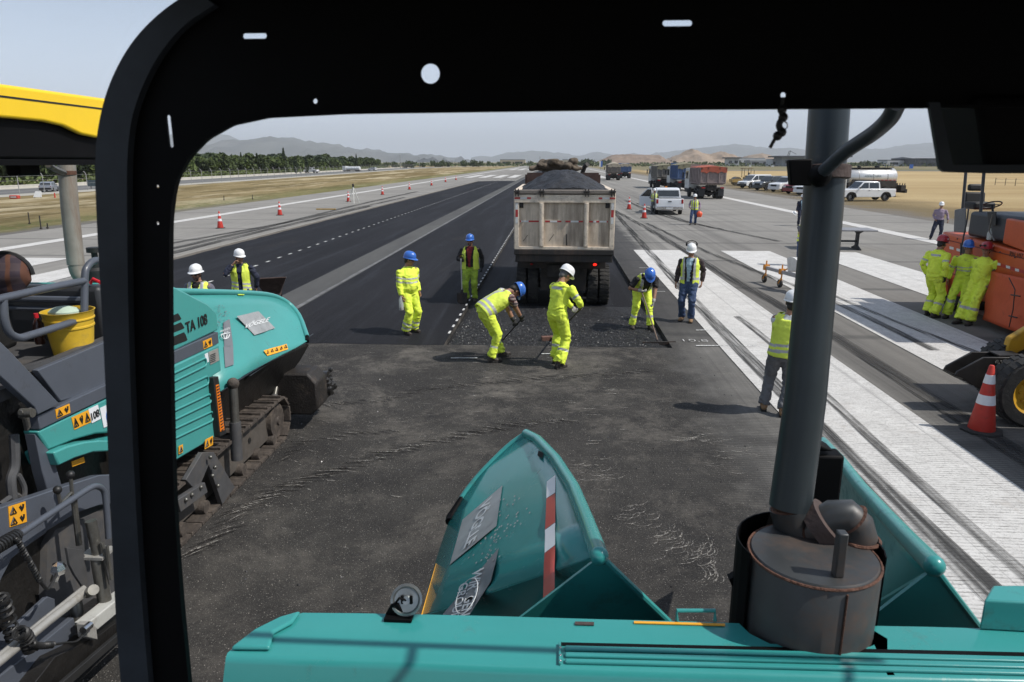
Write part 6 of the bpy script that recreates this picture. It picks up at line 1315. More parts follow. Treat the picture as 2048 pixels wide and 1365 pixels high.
b=MB(); b.prism([PZ(x,y,ZH+.002) for x,y in((1268,1244),(1450,1249),(1450,1253),(1268,1248))],(0,0,.003)); b.build('orange_strip',ORST,hood)
b=MB(); b.prism([PZ(x,y,ZH+.002) for x,y in((1150,1245),(1188,1246),(1188,1252),(1150,1251))],(0,0,.003)); b.build('latch_plate',RUSTB,hood)
b=MB(); p=[PZ(x,1243,ZH+.0) for x in (1354,1430)]; b.tube([p[0],p[0]+Vector((0,0.01,.030)),p[1]+Vector((0,.01,.030)),p[1]],.006,8); b.build('lift_handle',TEAL,hood)
b=MB(); b.prism([PZ(x,y,ZH+.001) for x,y in((1958,1260),(2500,1290),(2500,1228),(1975,1228))],(0,0,.10)); b.build('side_locker',TEALD,own,bevel=.006)
# mirror (round) on the hood edge
hp_=PZ(790,1238,ZH); b=MB(); b.bb((hp_.x-.03,hp_.y-.02,ZH+.001),(hp_.x+.055,hp_.y+.02,ZH+.012)); b.prism([(hp_.x-.03,hp_.y,ZH+.012),(hp_.x+.03,hp_.y,ZH+.012),(hp_.x+.012,hp_.y,ZH+.05),(hp_.x-.01,hp_.y,ZH+.05)],(0,.008,0)); hb=b.build('horn_bracket',BLKP,own,bevel=.002)
hc=PY(813,1200,hp_.y+.02); ax=Vector((.15,-1,.45)).normalized(); b=MB(); b.lathe([(.030,-.022),(.044,-.010),(.048,0),(.048,.006),(.041,.008),(.036,.002),(.014,.004),(.012,.014),(.0,.014)],hc,ax,30); b.build('horn',mat('zinc_horn',(.30,.32,.32),.3,metal=.8,var=.2,scale=10),own,smooth=50)
b=MB(); b.tube([hc+ax*.01,hc+ax*.025+Vector((-.02,0,.01)),hc+Vector((-.04,0,-.02)),Vector((hp_.x,hp_.y,ZH+.04))],.004,6); b.tube([hc+ax*.012+Vector((-.012,0,.015)),hc+ax*.012+Vector((-.012,0,-.01))],.005,6); b.tube([hc+ax*.012+Vector((.015,0,.015)),hc+ax*.012+Vector((.015,0,-.01))],.005,6); b.build('horn_wiring',BLKP,own)
# ---- hopper wings ----
def wing(par,rim,bot,rad,m,nm='hopper_wing',rimm=None,lip=None,rubber=None):
    """rim, bot: matching 3D polylines; plate between them with thickness"""
    n=len(rim); K=6; vs=[]
    for a,c in zip(rim,bot):
        for k in range(K+1):
            t=k/K; p=Vector(a).lerp(Vector(c),t); vs.append(p)
    b=MB(); b.add(vs,[(i*(K+1)+k,(i+1)*(K+1)+k,(i+1)*(K+1)+k+1,i*(K+1)+k+1) for i in range(n-1) for k in range(K)]); o=b.build(nm,m,par,smooth=30); md=o.modifiers.new('s','SOLIDIFY'); md.thickness=.012; md.offset=0
    b=MB(); b.tube(rim,rad,14); b.ball(rim[0],rad*1.02,12,8); b.build('rim_tube',rimm or m,o,smooth=60); return o
RIM=[(1198,1112),(1172,1040),(1146,975),(1112,920),(1075,880),(1052,868)]
zs=[2.25,2.10,1.97,1.86,1.77,1.72]; rim=[PZ(x,y,z) for (x,y),z in zip(RIM,zs)]; rimS=smoothpath(rim,4)
FRT=[(1052,868),(1015,895),(960,950),(925,995),(902,1035)]; zf=[1.72,1.62,1.45,1.32,1.22]; fr_=[PZ(x,y,z) for (x,y),z in zip(FRT,zf)]
BOTL=[(902,1035),(880,1100),(862,1160),(843,1232)]; bl=[PZ(x,y,z) for (x,y),z in zip(BOTL,(1.22,1.2,1.19,1.19))]
# plate: fan of quads between rear/rim side and lower-left edge
A=[rim[0],rim[1],rim[2],rim[3],rim[4],rim[5]]; low0=PZ(1046,1250,1.55)
Bt=[bl[3],bl[2],bl[1],bl[0],fr_[2],fr_[1]]
w=wing(own,A,Bt,.034,TEAL)
b=MB(); b.add([rim[0],bl[3],low0,PZ(1055,1236,1.75)],[(0,1,2),(0,2,3)]); o=b.build('wing_lower_sheet',TEAL,w,smooth=0); md=o.modifiers.new('s','SOLIDIFY'); md.thickness=.01
b=MB(); b.tube(smoothpath(fr_,4),.022,10); b.build('front_lip',TEALD,w,smooth=60)
b=MB(); b.tube([fr_[3],fr_[4],bl[1]+(bl[0]-bl[1])*.85],[.022,.034,.03],8); b.build('rubber_flap',BLKP,w)
b=MB(); d=Vector((-.012,0,-.004)); b.prism([PZ(872,1130,1.2),PZ(880,1130,1.2),PZ(852,1235,1.2),PZ(842,1235,1.2)],(0,0,.01)); b.build('orange_edge_strip',ORST,w)
# rear plate triangle
def tri(par,pts,m,nm): b=MB(); b.prism(pts,(0,.014,0)); return b.build(nm,m,par,smooth=0)
tri(own,[rim[0]+Vector((.0,-.01,.0)),PZ(1338,1244,1.95),PZ(1020,1252,1.95)],TEALD,'hopper_rear_plate')
b=MB(); b.tube([rim[0]+Vector((.01,-.01,.0)),PZ(1338,1244,1.96)],.012,8); b.build('plate_edge',TEALD,own)
# decals on the wing: plane through rim[0], rim[5], bl[0]
def onw(x,y,lift=.012):
    # intersect pixel ray with the faceted wing, nearest facet
    o_=Vector((0,0,CH)); d=ray(x,y); best=None
    for i in range(5):
        for tri_ in ((A[i],A[i+1],Bt[i+1]),(A[i],Bt[i+1],Bt[i])):
            n_=(tri_[1]-tri_[0]).cross(tri_[2]-tri_[0]); 
            if n_.length<1e-9 or abs(n_.dot(d))<1e-9: continue
            t=n_.dot(tri_[0]-o_)/n_.dot(d); p=o_+d*t
            # inside test
            ok=True
            for k in range(3):
                e1=tri_[(k+1)%3]-tri_[k]
                if e1.cross(p-tri_[k]).dot(n_)<-1e-4*n_.length: ok=False
            if ok and (best is None or t<best[0]): best=(t,p,n_.normalized())
    if best is None:
        n_=(A[5]-A[0]).cross(Bt[3]-A[0]); t=n_.dot(A[0]-o_)/n_.dot(d); best=(t,o_+d*t,n_.normalized())
    n_=best[2]; n_=n_ if n_.dot(d)<0 else -n_
    return best[1]+n_*lift
def decal(poly,m,nm,par,lift=.010,sub=4):
    # quad decal draped over the wing
    b=MB(); q=[Vector((x,y,0)) for x,y in poly]; vs=[];N_=sub
    for j in range(N_+1):
        for i in range(N_+1):
            u,v=i/N_,j/N_; p=(q[0]*(1-u)+q[1]*u)*(1-v)+(q[3]*(1-u)+q[2]*u)*v; vs.append(onw(p.x,p.y,lift))
    b.add(vs,[(j*(N_+1)+i,j*(N_+1)+i+1,(j+1)*(N_+1)+i+1,(j+1)*(N_+1)+i) for j in range(N_) for i in range(N_)]); return b.build(nm,m,par,smooth=60)
decal([(1007,973),(995,1055),(902,1132),(927,1042)],SILV,'logo_plate',w)
for poly,m in (([(1096,966),(1113,953),(1113,988),(1095,1000)],REFW),([(1095,1001),(1113,989),(1113,1048),(1093,1062)],REFR),([(1093,1063),(1113,1049),(1113,1094),(1092,1110)],REFW),([(1092,1111),(1113,1095),(1113,1182),(1090,1200)],REFR)): decal(poly,m,'reflective_stripe',w)
decal([(1000,1098),(985,1165),(940,1236),(888,1232)],GREYST,'logo_field',w,.009)
rd=random.Random(3)
b=MB()
for k in range(70):
    t=rd.random(); x=1035-t*75+rd.gauss(0,16); y=1010+t*120+rd.gauss(0,16); s=3.2
    if 1085<x or x<905: continue
    P4=[onw(x+a_*s,y+c_*s,.011) for a_,c_ in((-.4,.5),(.5,-.2),(.5,-1.0),(-.4,-.3))]; b.add(P4,[(0,1,2,3)])
b.build('logo_flakes',SILV,w,smooth=0)
def textmap(nm,s,origin,ux,uy,m,par,h,liftfn,bold=0,sx=1.0):
    # lettering laid out in photo directions but wrapped onto the real sheet
    cu=bpy.data.curves.new(nm,'FONT'); cu.body=s; cu.size=1; cu.align_x='CENTER'; cu.align_y='CENTER'; cu.offset=bold
    o=bpy.data.objects.new('t',cu); sc.collection.objects.link(o); dg=bpy.context.evaluated_depsgraph_get(); me=bpy.data.meshes.new_from_object(o.evaluated_get(dg)); bpy.data.objects.remove(o)
    for v in me.vertices:
        x=origin[0]+ux[0]*v.co.x*h*sx+uy[0]*v.co.y*h; y=origin[1]+ux[1]*v.co.x*h*sx+uy[1]*v.co.y*h; v.co=liftfn(x,y)
    me.materials.clear(); me.materials.append(m); ob=bpy.data.objects.new(nm,me); sc.collection.objects.link(ob); ob.parent=par; return ob
L12=lambda x,y: onw(x,y,.014)
textmap('lettering','VÖGELE',(957,1050),(-.36,.93),(.80,-.60),WTX,w,40,L12,sx=.66,bold=.03)
textmap('lettering','WIRTGEN',(946,1190),(-.28,.96),(.95,-.25),WTX,w,31,L12,sx=.70,bold=.02)
textmap('lettering','GROUP',(922,1205),(-.28,.96),(.95,-.25),WTX,w,26,L12,sx=.85,bold=.015)
b=MB()
for rx,ry in ((34,15),):
    pts=[L12(938+ (math.cos(a)*rx*-.40+math.sin(a)*ry*.9)*1.15,1196+(math.cos(a)*rx*.9+math.sin(a)*ry*.4)*1.15) for a in [2*math.pi*k/30 for k in range(31)]]; b.tube(pts,.0022,4)
b.build('globe_logo',WTX,w)
# latch hole detail
decal([(1079,904),(1089,909),(1087,921),(1077,914)],BLKP,'latch_slot',w,.012,1)
# right wing
RR=[(1868,1132),(1820,1083),(1770,1030),(1720,975),(1680,922),(1645,885)]; zr_=[2.25,2.15,2.05,1.95,1.85,1.76]; rr_=[PZ(x,y,z) for (x,y),z in zip(RR,zr_)]
IN=[(1735,1235),(1715,1190),(1700,1130),(1690,1060),(1665,990),(1640,930)]; inn=[PZ(x,y,z) for (x,y),z in zip(IN,(1.75,1.6,1.5,1.4,1.35,1.3))]
w2=wing(own,rr_,inn,.036,TEALD)
tri(own,[rr_[0]+Vector((.0,-.012,.0)),PZ(1962,1262,1.95),PZ(1700,1268,1.95)],TEALD,'hopper_rear_plate')
b=MB(); b.tube([rr_[0]+Vector((.02,0,-.03)),PZ(1960,1256,1.96)],.012,8); b.build('plate_edge',TEALD,own)
b=MB(); b.tube([rr_[0]+Vector((.01,0,-.02)),PZ(1737,1222,1.8)],.016,8); b.build('brace_tube',TEALD,own)
# machine body under the hood, hidden mostly, gives it real depth
b=MB(); hx0=FR[2].x-.02; b.bb((hx0+.1,1.55,.55),(2.3,2.05,1.9)); b.build('engine_body',BLKP,own)
for xa,xb in((-.55,-.2),(1.7,2.1)): MB().bb((xa,2.6,.25),(xb,4.6,.9)).build('crawler_frame',CHAS,own,bevel=.05)
b=MB(); b.bb((-.9,-1.5,1.75),(1.6,1.3,1.8)); b.build('operator_platform',BLKP,own)
b=MB(); b.tube([(-.1,1.47,4.0),(2.3,1.47,4.0)],.013,10); [b.tube([(x,1.15,3.97),(x,1.47,4.0)],.012,8) for x in(-.05,1.0,2.2)]; b.build('added_shadow_rail',BLKP,own)  # unseen rail added above the view to cast thin shadow lines on the hood
# lanyard with keys hanging from the canopy
lk=empty('key_lanyard',PY(1566,200,1.17),0,'black knotted lanyard with a ring hanging from the canopy edge','lanyard')
o0=lk.location; path=[PY(x,y,1.17)-o0 for x,y in((1566,195),(1563,220),(1565,235),(1558,250),(1562,265),(1554,272),(1546,285),(1540,296))]
b=MB(); b.tube(smoothpath(path,4),[.0028]*4+[.005]*17+[.0028]*8,8); [b.ball(Vector(path[k])+Vector((.001,0,0)),.0075,8,6) for k in(1,2,4,5)]; b.build('cord',BTX,lk)
b=MB(); c=PY(1567,252,1.17)-o0; b.tube([c+Vector((.006*math.cos(a),0,.006*math.sin(a))) for a in [2*math.pi*k/16 for k in range(17)]],.001,5); b.build('ring',CHR,lk)
# ================= THE SECOND PAVER ON THE LEFT =================
GRY=mat('slate_grey_paint',(.075,.085,.105),.38,var=.08,scale=4,dirt=(.05,.05,.05),dirtamt=.16,dscale=5,coat=.2); GRYD=mat('grimy_grey_steel',(.06,.06,.062),.6,var=.25,scale=6,dirt=(.10,.085,.07),dirtamt=.4,dscale=5)
TEAL2=mat('sunlit_teal_paint',(.055,.285,.265),.38,var=.04,scale=3,coat=.15,dirt=(.10,.17,.16),dirtamt=.10,dscale=6)
GC0=mat('charcoal_console',(.022,.024,.028),.5,var=.15)
YEL=mat('yellow_canopy_paint',(.85,.56,.012),.4,var=.04,scale=3); MUDST=mat('muddy_track_steel',(.060,.049,.041),.75,metal=.2,var=.4,scale=9,bump=.5,bscale=25,dirt=(.16,.13,.105),dirtamt=.45,dscale=7)
OILY=mat('oily_black_steel',(.012,.011,.010),.42,var=.5,scale=7,bump=.4,bscale=20); RUBB=mat('black_rubber',(.012,.012,.012),.6,var=.3,scale=12); ALU=mat('worn_aluminium',(.40,.39,.36),.45,metal=.4,var=.2,scale=8,dirt=(.15,.13,.1),dirtamt=.3,dscale=8); ROD=mat('steel_rod',(.16,.155,.14),.35,metal=.7,var=.3,scale=12,dirt=(.08,.07,.05),dirtamt=.4,dscale=9)
lp=empty('road_paver',(0,0,0),0,'teal and grey road paver with a yellow canopy standing at left','road paver')
XS=-3.6
def S(x,y,X=XS): return PX(x,y,X)
def plate(nm,pts,m,par=lp,X=XS,th=.03,bevel=.006,smooth=40,inward=True):
    b=MB(); b.prism([S(x,y,X) for x,y in pts],(-th if inward else th,0,0)); return b.build(nm,m,par,bevel=bevel,smooth=smooth)
# hood
hd=plate('hood',[(349,703),(437,661),(434,627),(415,608),(372,585),(350,574),(300,567),(300,720)],TEAL2,X=-3.62,th=2.4,bevel=.02)
for (x0,y0,x1,y1,h) in((345,634,359,628,12),(345,654,365,646,12),(345,676,371,666,16)): plate('air_vent',[(x0-40,y0+16),(x1-3,y1-1),(x1,y1+3),(x1+4,y1+h-2),(x1+2,y1+h),(x0-40,y0+16+h)],BTX,hd,X=-3.617,th=.01,bevel=0)
def stext(s,cx,cy,h,m,par,X,slope=-.42,sx=1,bold=0):
    o=S(cx,cy,X); a=S(cx-20,cy-20*slope*-1 if False else cy-(-20)*slope*-1,X); return text('lettering',s,h,o,(0,1,0),(0,0,1),m,par,sx=sx,bold=bold)
text('lettering','TA 108',.155,S(394,648,-3.612),(0,1,.0),(0,0,1),BTX,hd,sx=.95,bold=.002)
plate('side_rail',[(250,770),(349,729),(438,687),(436,664),(349,703),(250,745)],GRY,X=-3.60,th=.06)
ep=plate('engine_panel',[(250,772),(349,731),(438,689),(443,742),(427,752),(436,872),(390,899),(345,926),(250,960)],TEAL2,X=-3.585,th=.10,bevel=.015)
for k in range(4):
    ya=[(345,748,408,718,14),(347,784,412,754,15),(350,820,417,790,16),(352,856,421,825,17)][k]
    x0,y0,x1,y1,h=ya; b=MB(); n=10
    top=[S(x0-60,y0+29,-3.578),S(x1,y1,-3.578)]; bot=[S(x1+3,y1+h,-3.578),S(x0-60,y0+29+h+3,-3.578)]
    mid=(top[1]+bot[0])/2; rad=(top[1]-bot[0]).length/2; arc=[mid+Vector((0,math.cos(a)*rad*.8,math.sin(a)*rad)) for a in [math.pi/2-math.pi*j/n for j in range(n+1)]]
    b.tube([top[0]]+arc+[bot[1]],.011,8); b.build('pressed_rib',TEAL2,ep,smooth=60)
plate('identity_plate',[(417,705),(436,697),(439,721),(421,730)],ALU,ep,X=-3.578,th=.006,bevel=0); 
b=MB(); [b.bb((-3.576,S(424,0,-3.58).y+.0,0),(-3.575,0,0)) for _ in range(0)]
for k in range(5):
    a=S(421,711+k*3.6,-3.5735);c=S(431,707+k*3.6,-3.5735); b.tube([a,c],.004,4)
b.build('plate_print',BTX,ep); plate('white_label',[(410,709),(416,706),(418,724),(412,727)],REFW,ep,X=-3.578,th=.006,bevel=0)
def sticker(pts,X,par,kind=2,m=ORST):
    s=plate('warning_sticker',pts,m,par,X=X,th=.004,bevel=0); q=[Vector((x,y,0)) for x,y in pts]   # order: tl,tr,br,bl
    def uv(u,v): p=(q[0]*(1-u)+q[1]*u)*(1-v)+(q[3]*(1-u)+q[2]*u)*v; return S(p.x,p.y,X+.0025)
    b=MB()
    cells=[(k/kind,(k+1)/kind,0,1) for k in range(kind)] if kind<4 else [(i*.5,i*.5+.5,j*.5,j*.5+.5) for j in range(2) for i in range(2)]
    for n_,(u0,u1,v0,v1) in enumerate(cells):
        U=lambda u:u0+(u1-u0)*u; V_=lambda v:v0+(v1-v0)*v
        if (n_%2==0 and kind<4) or (kind==4 and n_ in(0,2)):
            t3=[uv(U(.15),V_(.82)),uv(U(.5),V_(.18)),uv(U(.85),V_(.82))]; b.tube(t3+[t3[0]],.006 if kind<4 else .006,4); b.tube([uv(U(.5),V_(.42)),uv(U(.5),V_(.64))],.005,4); b.ball(uv(U(.5),V_(.73)),.005,6,4)
        else:
            b.prism([uv(U(a),V_(c)) for a,c in((.2,.35),(.42,.2),(.5,.45),(.62,.3),(.6,.15),(.8,.2),(.75,.55),(.5,.85),(.35,.6))],(.002,0,0))
    b.build('pictogram',BTX,s); return s
sticker([(406,683),(423,676),(425,692),(408,699)],-3.595,lp); sticker([(411,880),(426,872),(426,890),(410,899)],-3.56,lp); sticker([(358,893),(366,889),(366,905),(358,909)],-3.57,lp,1)
# rear part of the side
plate('side_panel',[(76,863),(240,785),(240,866),(222,866),(193,868),(150,880),(108,897),(97,901)],TEAL2,X=-3.56,th=.12,bevel=.015)
plate('track_fender',[(108,905),(135,893),(170,884),(200,881),(245,882),(245,903),(223,903),(187,905),(150,917),(118,932)],TEAL2,X=-3.50,th=.30,bevel=.012)
plate('fender_shadow_gap',[(100,900),(240,868),(240,880),(108,904)],TEALD,X=-3.58,th=.05,bevel=0)
plate('lower_rail',[(76,832),(250,753),(250,778),(80,860)],GRY,X=-3.55,th=.10)
plate('step_panel',[(75,741),(250,668),(250,764),(122,803),(112,790)],GRY,X=-3.60,th=.05)
plate('deck_edge',[(60,742),(75,741),(250,668),(250,660),(112,716),(45,735)],GRYD,X=-3.64,th=.05,bevel=0)
plate('diagonal_panel',[(-60,640),(0,683),(20,702),(112,800),(120,808),(76,830),(70,815),(0,752),(-60,700)],GRY,X=-3.52,th=.06)
sticker([(111,820),(139,808),(141,826),(114,838)],-3.545,lp)
s1=sticker([(143,836),(178,820),(182,845),(149,860)],-3.555,lp,3)
plate('rating_label',[(177,819),(196,810),(202,838),(184,847)],REFW,X=-3.553,th=.004,bevel=0); text('lettering','108',.085,S(190,831,-3.548),(0,1,.05),(0,0,1),BTX,lp,sx=.9)
plate('instruction_label',[(200,817),(235,800),(240,843),(208,856)],REFW,X=-3.553,th=.004,bevel=0)
b=MB(); c=S(226,830,-3.549); b.tube([c+Vector((0,.075*math.cos(a),.075*math.sin(a))) for a in [2*math.pi*k/30 for k in range(31)]],.012,6); b.build('blue_ring',mat('label_blue',(.02,.14,.45),.5),lp)
plate('label_strip',[(143,924),(168,914),(170,925),(145,934)],ORST,X=-3.57,th=.004,bevel=0)
# chassis box behind all plates
b=MB(); b.bb((-5.9,3.3,.75),(-3.75,7.2,1.8)); b.bb((-5.9,3.0,1.0),(-3.72,5.0,2.1)); b.build('chassis_box',OILY,lp)
b=MB(); b.bb((-6.1,2.2,2.05),(-3.65,6.6,2.13)); b.build('platform_deck',GRYD,lp)
plate('chassis_leg',[(70,868),(100,903),(112,930),(128,985),(98,992),(84,940)],GRY,X=-3.56,th=.08)
b=MB(); q=S(42,826,-3.4); b.tube([q,q+Vector((.08,0,0))],.03,10); b.tube([S(40,826,-3.38),S(62,820,-3.38)],.016,8); b.prism([S(x,y,-3.4) for x,y in((45,822),(58,830),(62,855),(55,862),(50,840),(42,835))],(-.02,0,0)); b.build('hinge_pin',ROD,lp)
# canopy
cx=-3.75
cprof=[(1.6,4.11),(6.0,4.11),(6.25,4.09),(6.42,4.02),(6.45,3.93),(6.35,3.80),(6.14,3.795),(5.91,3.79),(5.7,3.81),(5.5,3.865),(5.29,3.887),(4.98,3.89),(1.6,3.89)]
b=MB(); b.prism([(cx,y,z) for y,z in cprof],(-.05,0,0)); cy=b.build('canopy',YEL,lp,bevel=.02,seg=3)
b=MB(); b.bb((-6.3,1.6,4.05),(cx-.051,6.3,4.12)); b.build('canopy_roof',YEL,cy,bevel=.02)
b=MB(); b.prism([(cx+.001,1.6,4.052),(cx+.001,6.40,4.030),(cx+.001,6.40,4.018),(cx+.001,1.6,4.040)],(.003,0,0)); b.build('canopy_seam',BTX,cy)
b=MB(); b.bb((-6.25,1.7,3.62),(cx-.055,6.25,4.049)); b.build('canopy_liner',BLKP,cy,bevel=.02)
b=MB(); b.bb((-6.2,6.0,3.575),(cx-.1,6.2,3.619)); b.bb((-6.2,1.7,3.575),(cx-.1,1.9,3.619)); b.bb((cx-.14,1.901,3.575),(cx-.06,5.999,3.619)); b.build('canopy_frame',BLKP,cy)
a=PY(27,332,5.6);c=PY(58,352,5.6); MB().bb((a.x,5.5,c.z),(c.x,5.75,3.619)).build('work_lamp',BLKP,cy,bevel=.02)
for x,y in((-3.9,6.1),(-6.1,6.1),(-3.9,2.0),(-6.1,2.0)): MB().bb((x-.04,y-.04,2.13),(x+.04,y+.04,3.6)).build('canopy_post',BLKP,cy) if y<3 or x<-6 else None
# exhaust pipe of this machine
xp=-5.1; t0=PX(131,300,xp);t1=PX(152,530,xp); r_=.085
b=MB(); b.tube([t0,PX(140,420,xp),t1],r_,20); e2=b.build('exhaust_pipe',mat('weathered_pipe',(.26,.25,.22),.6,metal=.2,var=.2,scale=4,dirt=(.16,.09,.05),dirtamt=.35,dscale=4,streak=True),lp,smooth=60)
b=MB(); b.tube(smoothpath([t1,t1+Vector((.02,0,-.10)),t1+Vector((.10,0,-.16)),t1+Vector((.24,0,-.10)),t1+Vector((.34,0,-.10)),t1+Vector((.40,0,-.18)),t1+Vector((.40,0,-.30))],3),.08,16); b.build('pipe_elbow',mat('weathered_pipe',(.26,.25,.22)),e2,smooth=60)
MB().lathe([(.085,-.03),(.10,-.03),(.10,.03),(.085,.03)],t1+Vector((.17,0,-.13)),(1,0,.1),20).build('clamp_ring',RUSTB,e2); MB().lathe([(.19,-.02),(.2,0),(.19,.02)],t1+Vector((.36,0,-.32)),(0,0,1),28).build('rusty_flange',RUSTR,e2)
MB().lathe([(.087,-.02),(.092,-.02),(.092,.02),(.087,.02)],PX(133,346,xp),(0,0,1),20).build('rusty_band',RUSTR,e2); MB().tube([PX(128,346,xp+.1),PX(108,338,xp+.2),PX(96,330,xp+.3)],.03,6).build('pipe_stay',ROD,e2)
b=MB(); p=PX(196,560,-4.7); b.lathe([(.12,-.2),(.12,.10),(.09,.13),(.09,.18),(.03,.2),(.03,.28),(.07,.28),(.07,.33)],(p.x,p.y,2.42),(0,0,1),18); b.build('air_intake',RUBB,lp)
b=MB(); b.bb((-6.0,5.62,2.13),(-3.74,5.78,2.60)); b.bb((-5.6,5.2,2.12),(-4.9,5.61,2.42)); b.build('control_console',GC0,lp,bevel=.04)
b=MB(); b.tube([(-6.0,5.56,2.52),(-3.85,5.56,2.50)],.028,8); b.tube([(-6.0,5.56,2.44),(-3.85,5.56,2.42)],.02,8); b.build('console_rail',GRY,lp)
# handrails
RP=lambda pts,X=-3.68:[PX(x,y,X) for x,y in pts]
b=MB(); b.tube(smoothpath(RP([(230,522),(204,521),(186,523),(175,534),(170,549),(169,600),(168,702)]),4),.028,10); b.tube(RP([(-80,625),(0,598),(90,578),(169,562)]),.028,10); b.tube(smoothpath(RP([(6,600),(9,640),(19,666),(38,676),(60,671),(110,656),(168,637)]),4),.028,10); b.build('handrail',GRY,lp,smooth=60)
# seat
b=MB(); b.prism([(-4.15,y,z) for y,z in((3.95,2.35),(4.55,2.38),(4.6,2.5),(4.1,2.52),(3.95,3.05),(3.82,3.05),(3.85,2.4))],(-.5,0,0)); b.build('seat',RUBB,lp,bevel=.04,seg=3)
b=MB(); b.prism([(-4.15,y,z) for y,z in((4.3,2.15),(5.2,2.2),(5.15,2.5),(4.9,2.56),(4.3,2.5))],(-.6,0,0)); b.build('seat_base',RUBB,lp,bevel=.05)
# hopper wing (right side of that machine)
XR=-3.95
rim=[PX(x,y,X) for x,y,X in((350,583,XR),(400,584,XR),(450,585,XR),(505,587,XR),(545,592,XR),(575,606,-3.86),(598,632,-3.66),(614,674,-3.38))]
bot=[PX(x,y,X) for x,y,X in((350,826,-3.80),(400,803,-3.78),(443,782,-3.60),(490,750,-3.5),(530,728,-3.48),(560,712,-3.45),(590,697,-3.40),(614,683,-3.35))]
w3=wing(lp,smoothpath(rim,3),smoothpath(bot,3),.035,TEAL2)
b=MB(); b.tube([bot[-1],rim[-1]],[.03,.03],8); b.build('rubber_flap',BLKP,w3)
def onw2(x,y,lift=.012):
    d=ray(x,y);o_=Vector((0,0,CH));best=None
    for i in range(7):
        for T3 in((rim[i],rim[i+1],bot[i+1]),(rim[i],bot[i+1],bot[i])):
            n_=(T3[1]-T3[0]).cross(T3[2]-T3[0])
            if n_.length<1e-9: continue
            t=n_.dot(T3[0]-o_)/n_.dot(d); p=o_+d*t
            if all((T3[(k+1)%3]-T3[k]).cross(p-T3[k]).dot(n_)>-1e-3*n_.length for k in range(3)): best=(p,n_.normalized())
    if not best:
        n_=(rim[4]-rim[0]).cross(bot[2]-rim[0]); t=n_.dot(rim[0]-o_)/n_.dot(d); best=(o_+d*t,n_.normalized())
    n_=best[1]; n_=n_ if n_.dot(d)<0 else -n_; return best[0]+n_*lift
def decal2(poly,m,nm,par,lift=.016,sub=4):
    b=MB(); q=[Vector((x,y,0)) for x,y in poly]; N_=sub; vs=[]
    for j in range(N_+1):
        for i in range(N_+1):
            u,v=i/N_,j/N_; p=(q[0]*(1-u)+q[1]*u)*(1-v)+(q[3]*(1-u)+q[2]*u)*v; vs.append(onw2(p.x,p.y,lift))
    b.add(vs,[(j*(N_+1)+i,j*(N_+1)+i+1,(j+1)*(N_+1)+i+1,(j+1)*(N_+1)+i) for j in range(N_) for i in range(N_)]); return b.build(nm,m,par,smooth=60)
decal2([(471,634),(515,624),(549,658),(507,672)],SILV,'logo_plate',w3)
textmap('lettering','VÖGELE',(511,648),(.95,-.27),(.50,-.87),WTX,w3,15.5,lambda x,y:onw2(x,y,.022),sx=.9,bold=.02)
decal2([(444,646),(458,640),(465,694),(446,694)],GREYST,'logo_field',w3); decal2([(446,694.5),(465,694.5),(466,731),(449,737)],GREYST,'logo_field',w3)
textmap('lettering','WIRTGEN',(447,662),(.93,-.25),(.35,-.93),WTX,w3,7.5,lambda x,y:onw2(x,y,.022),sx=.7); textmap('lettering','GROUP',(446,669),(.93,-.25),(.35,-.93),WTX,w3,7,lambda x,y:onw2(x,y,.022),sx=.7)
b=MB(); G0=(448,671)
for rx,ry,h0 in((9,9,0),(4,9,0)): b.tube([onw2(G0[0]+rx*math.cos(a),G0[1]+ry*math.sin(a),.02) for a in [math.pi*k/14 for k in range(15)]],.006,4)
b.tube([onw2(439,671,.02),onw2(458,668,.02)],.006,4); b.build('globe_logo',WTX,w3)
b=MB(); rd=random.Random(6)
for k in range(60):
    y=rd.uniform(612,655); x=rd.gauss(441,8)
    if x<428: continue
    b.add([onw2(x+a_,y+c_,.018) for a_,c_ in((-.8,.6),(.8,.2),(.8,-.9),(-.8,-.5))],[(0,1,2,3)])
b.build('logo_flakes',GREYST,w3,smooth=0)
st_=decal2([(525,703),(572,690),(575,701),(533,714)],ORST,'warning_sticker',w3,.018)
b=MB()
for k in range(5):
    x=533+k*9.2;y=706.5-k*2.6; b.tube([onw2(x-2.4,y+3,.023),onw2(x,y-3,.023),onw2(x+2.4,y+2.4,.023),onw2(x-2.4,y+3,.023)],.006,4)
b.build('pictogram',BTX,st_)
decal2([(471,588),(486,587),(486,592),(474,592)],mat('lime_paint_chip',(.45,.60,.05),.5),'paint_scuff',w3,.02,1)
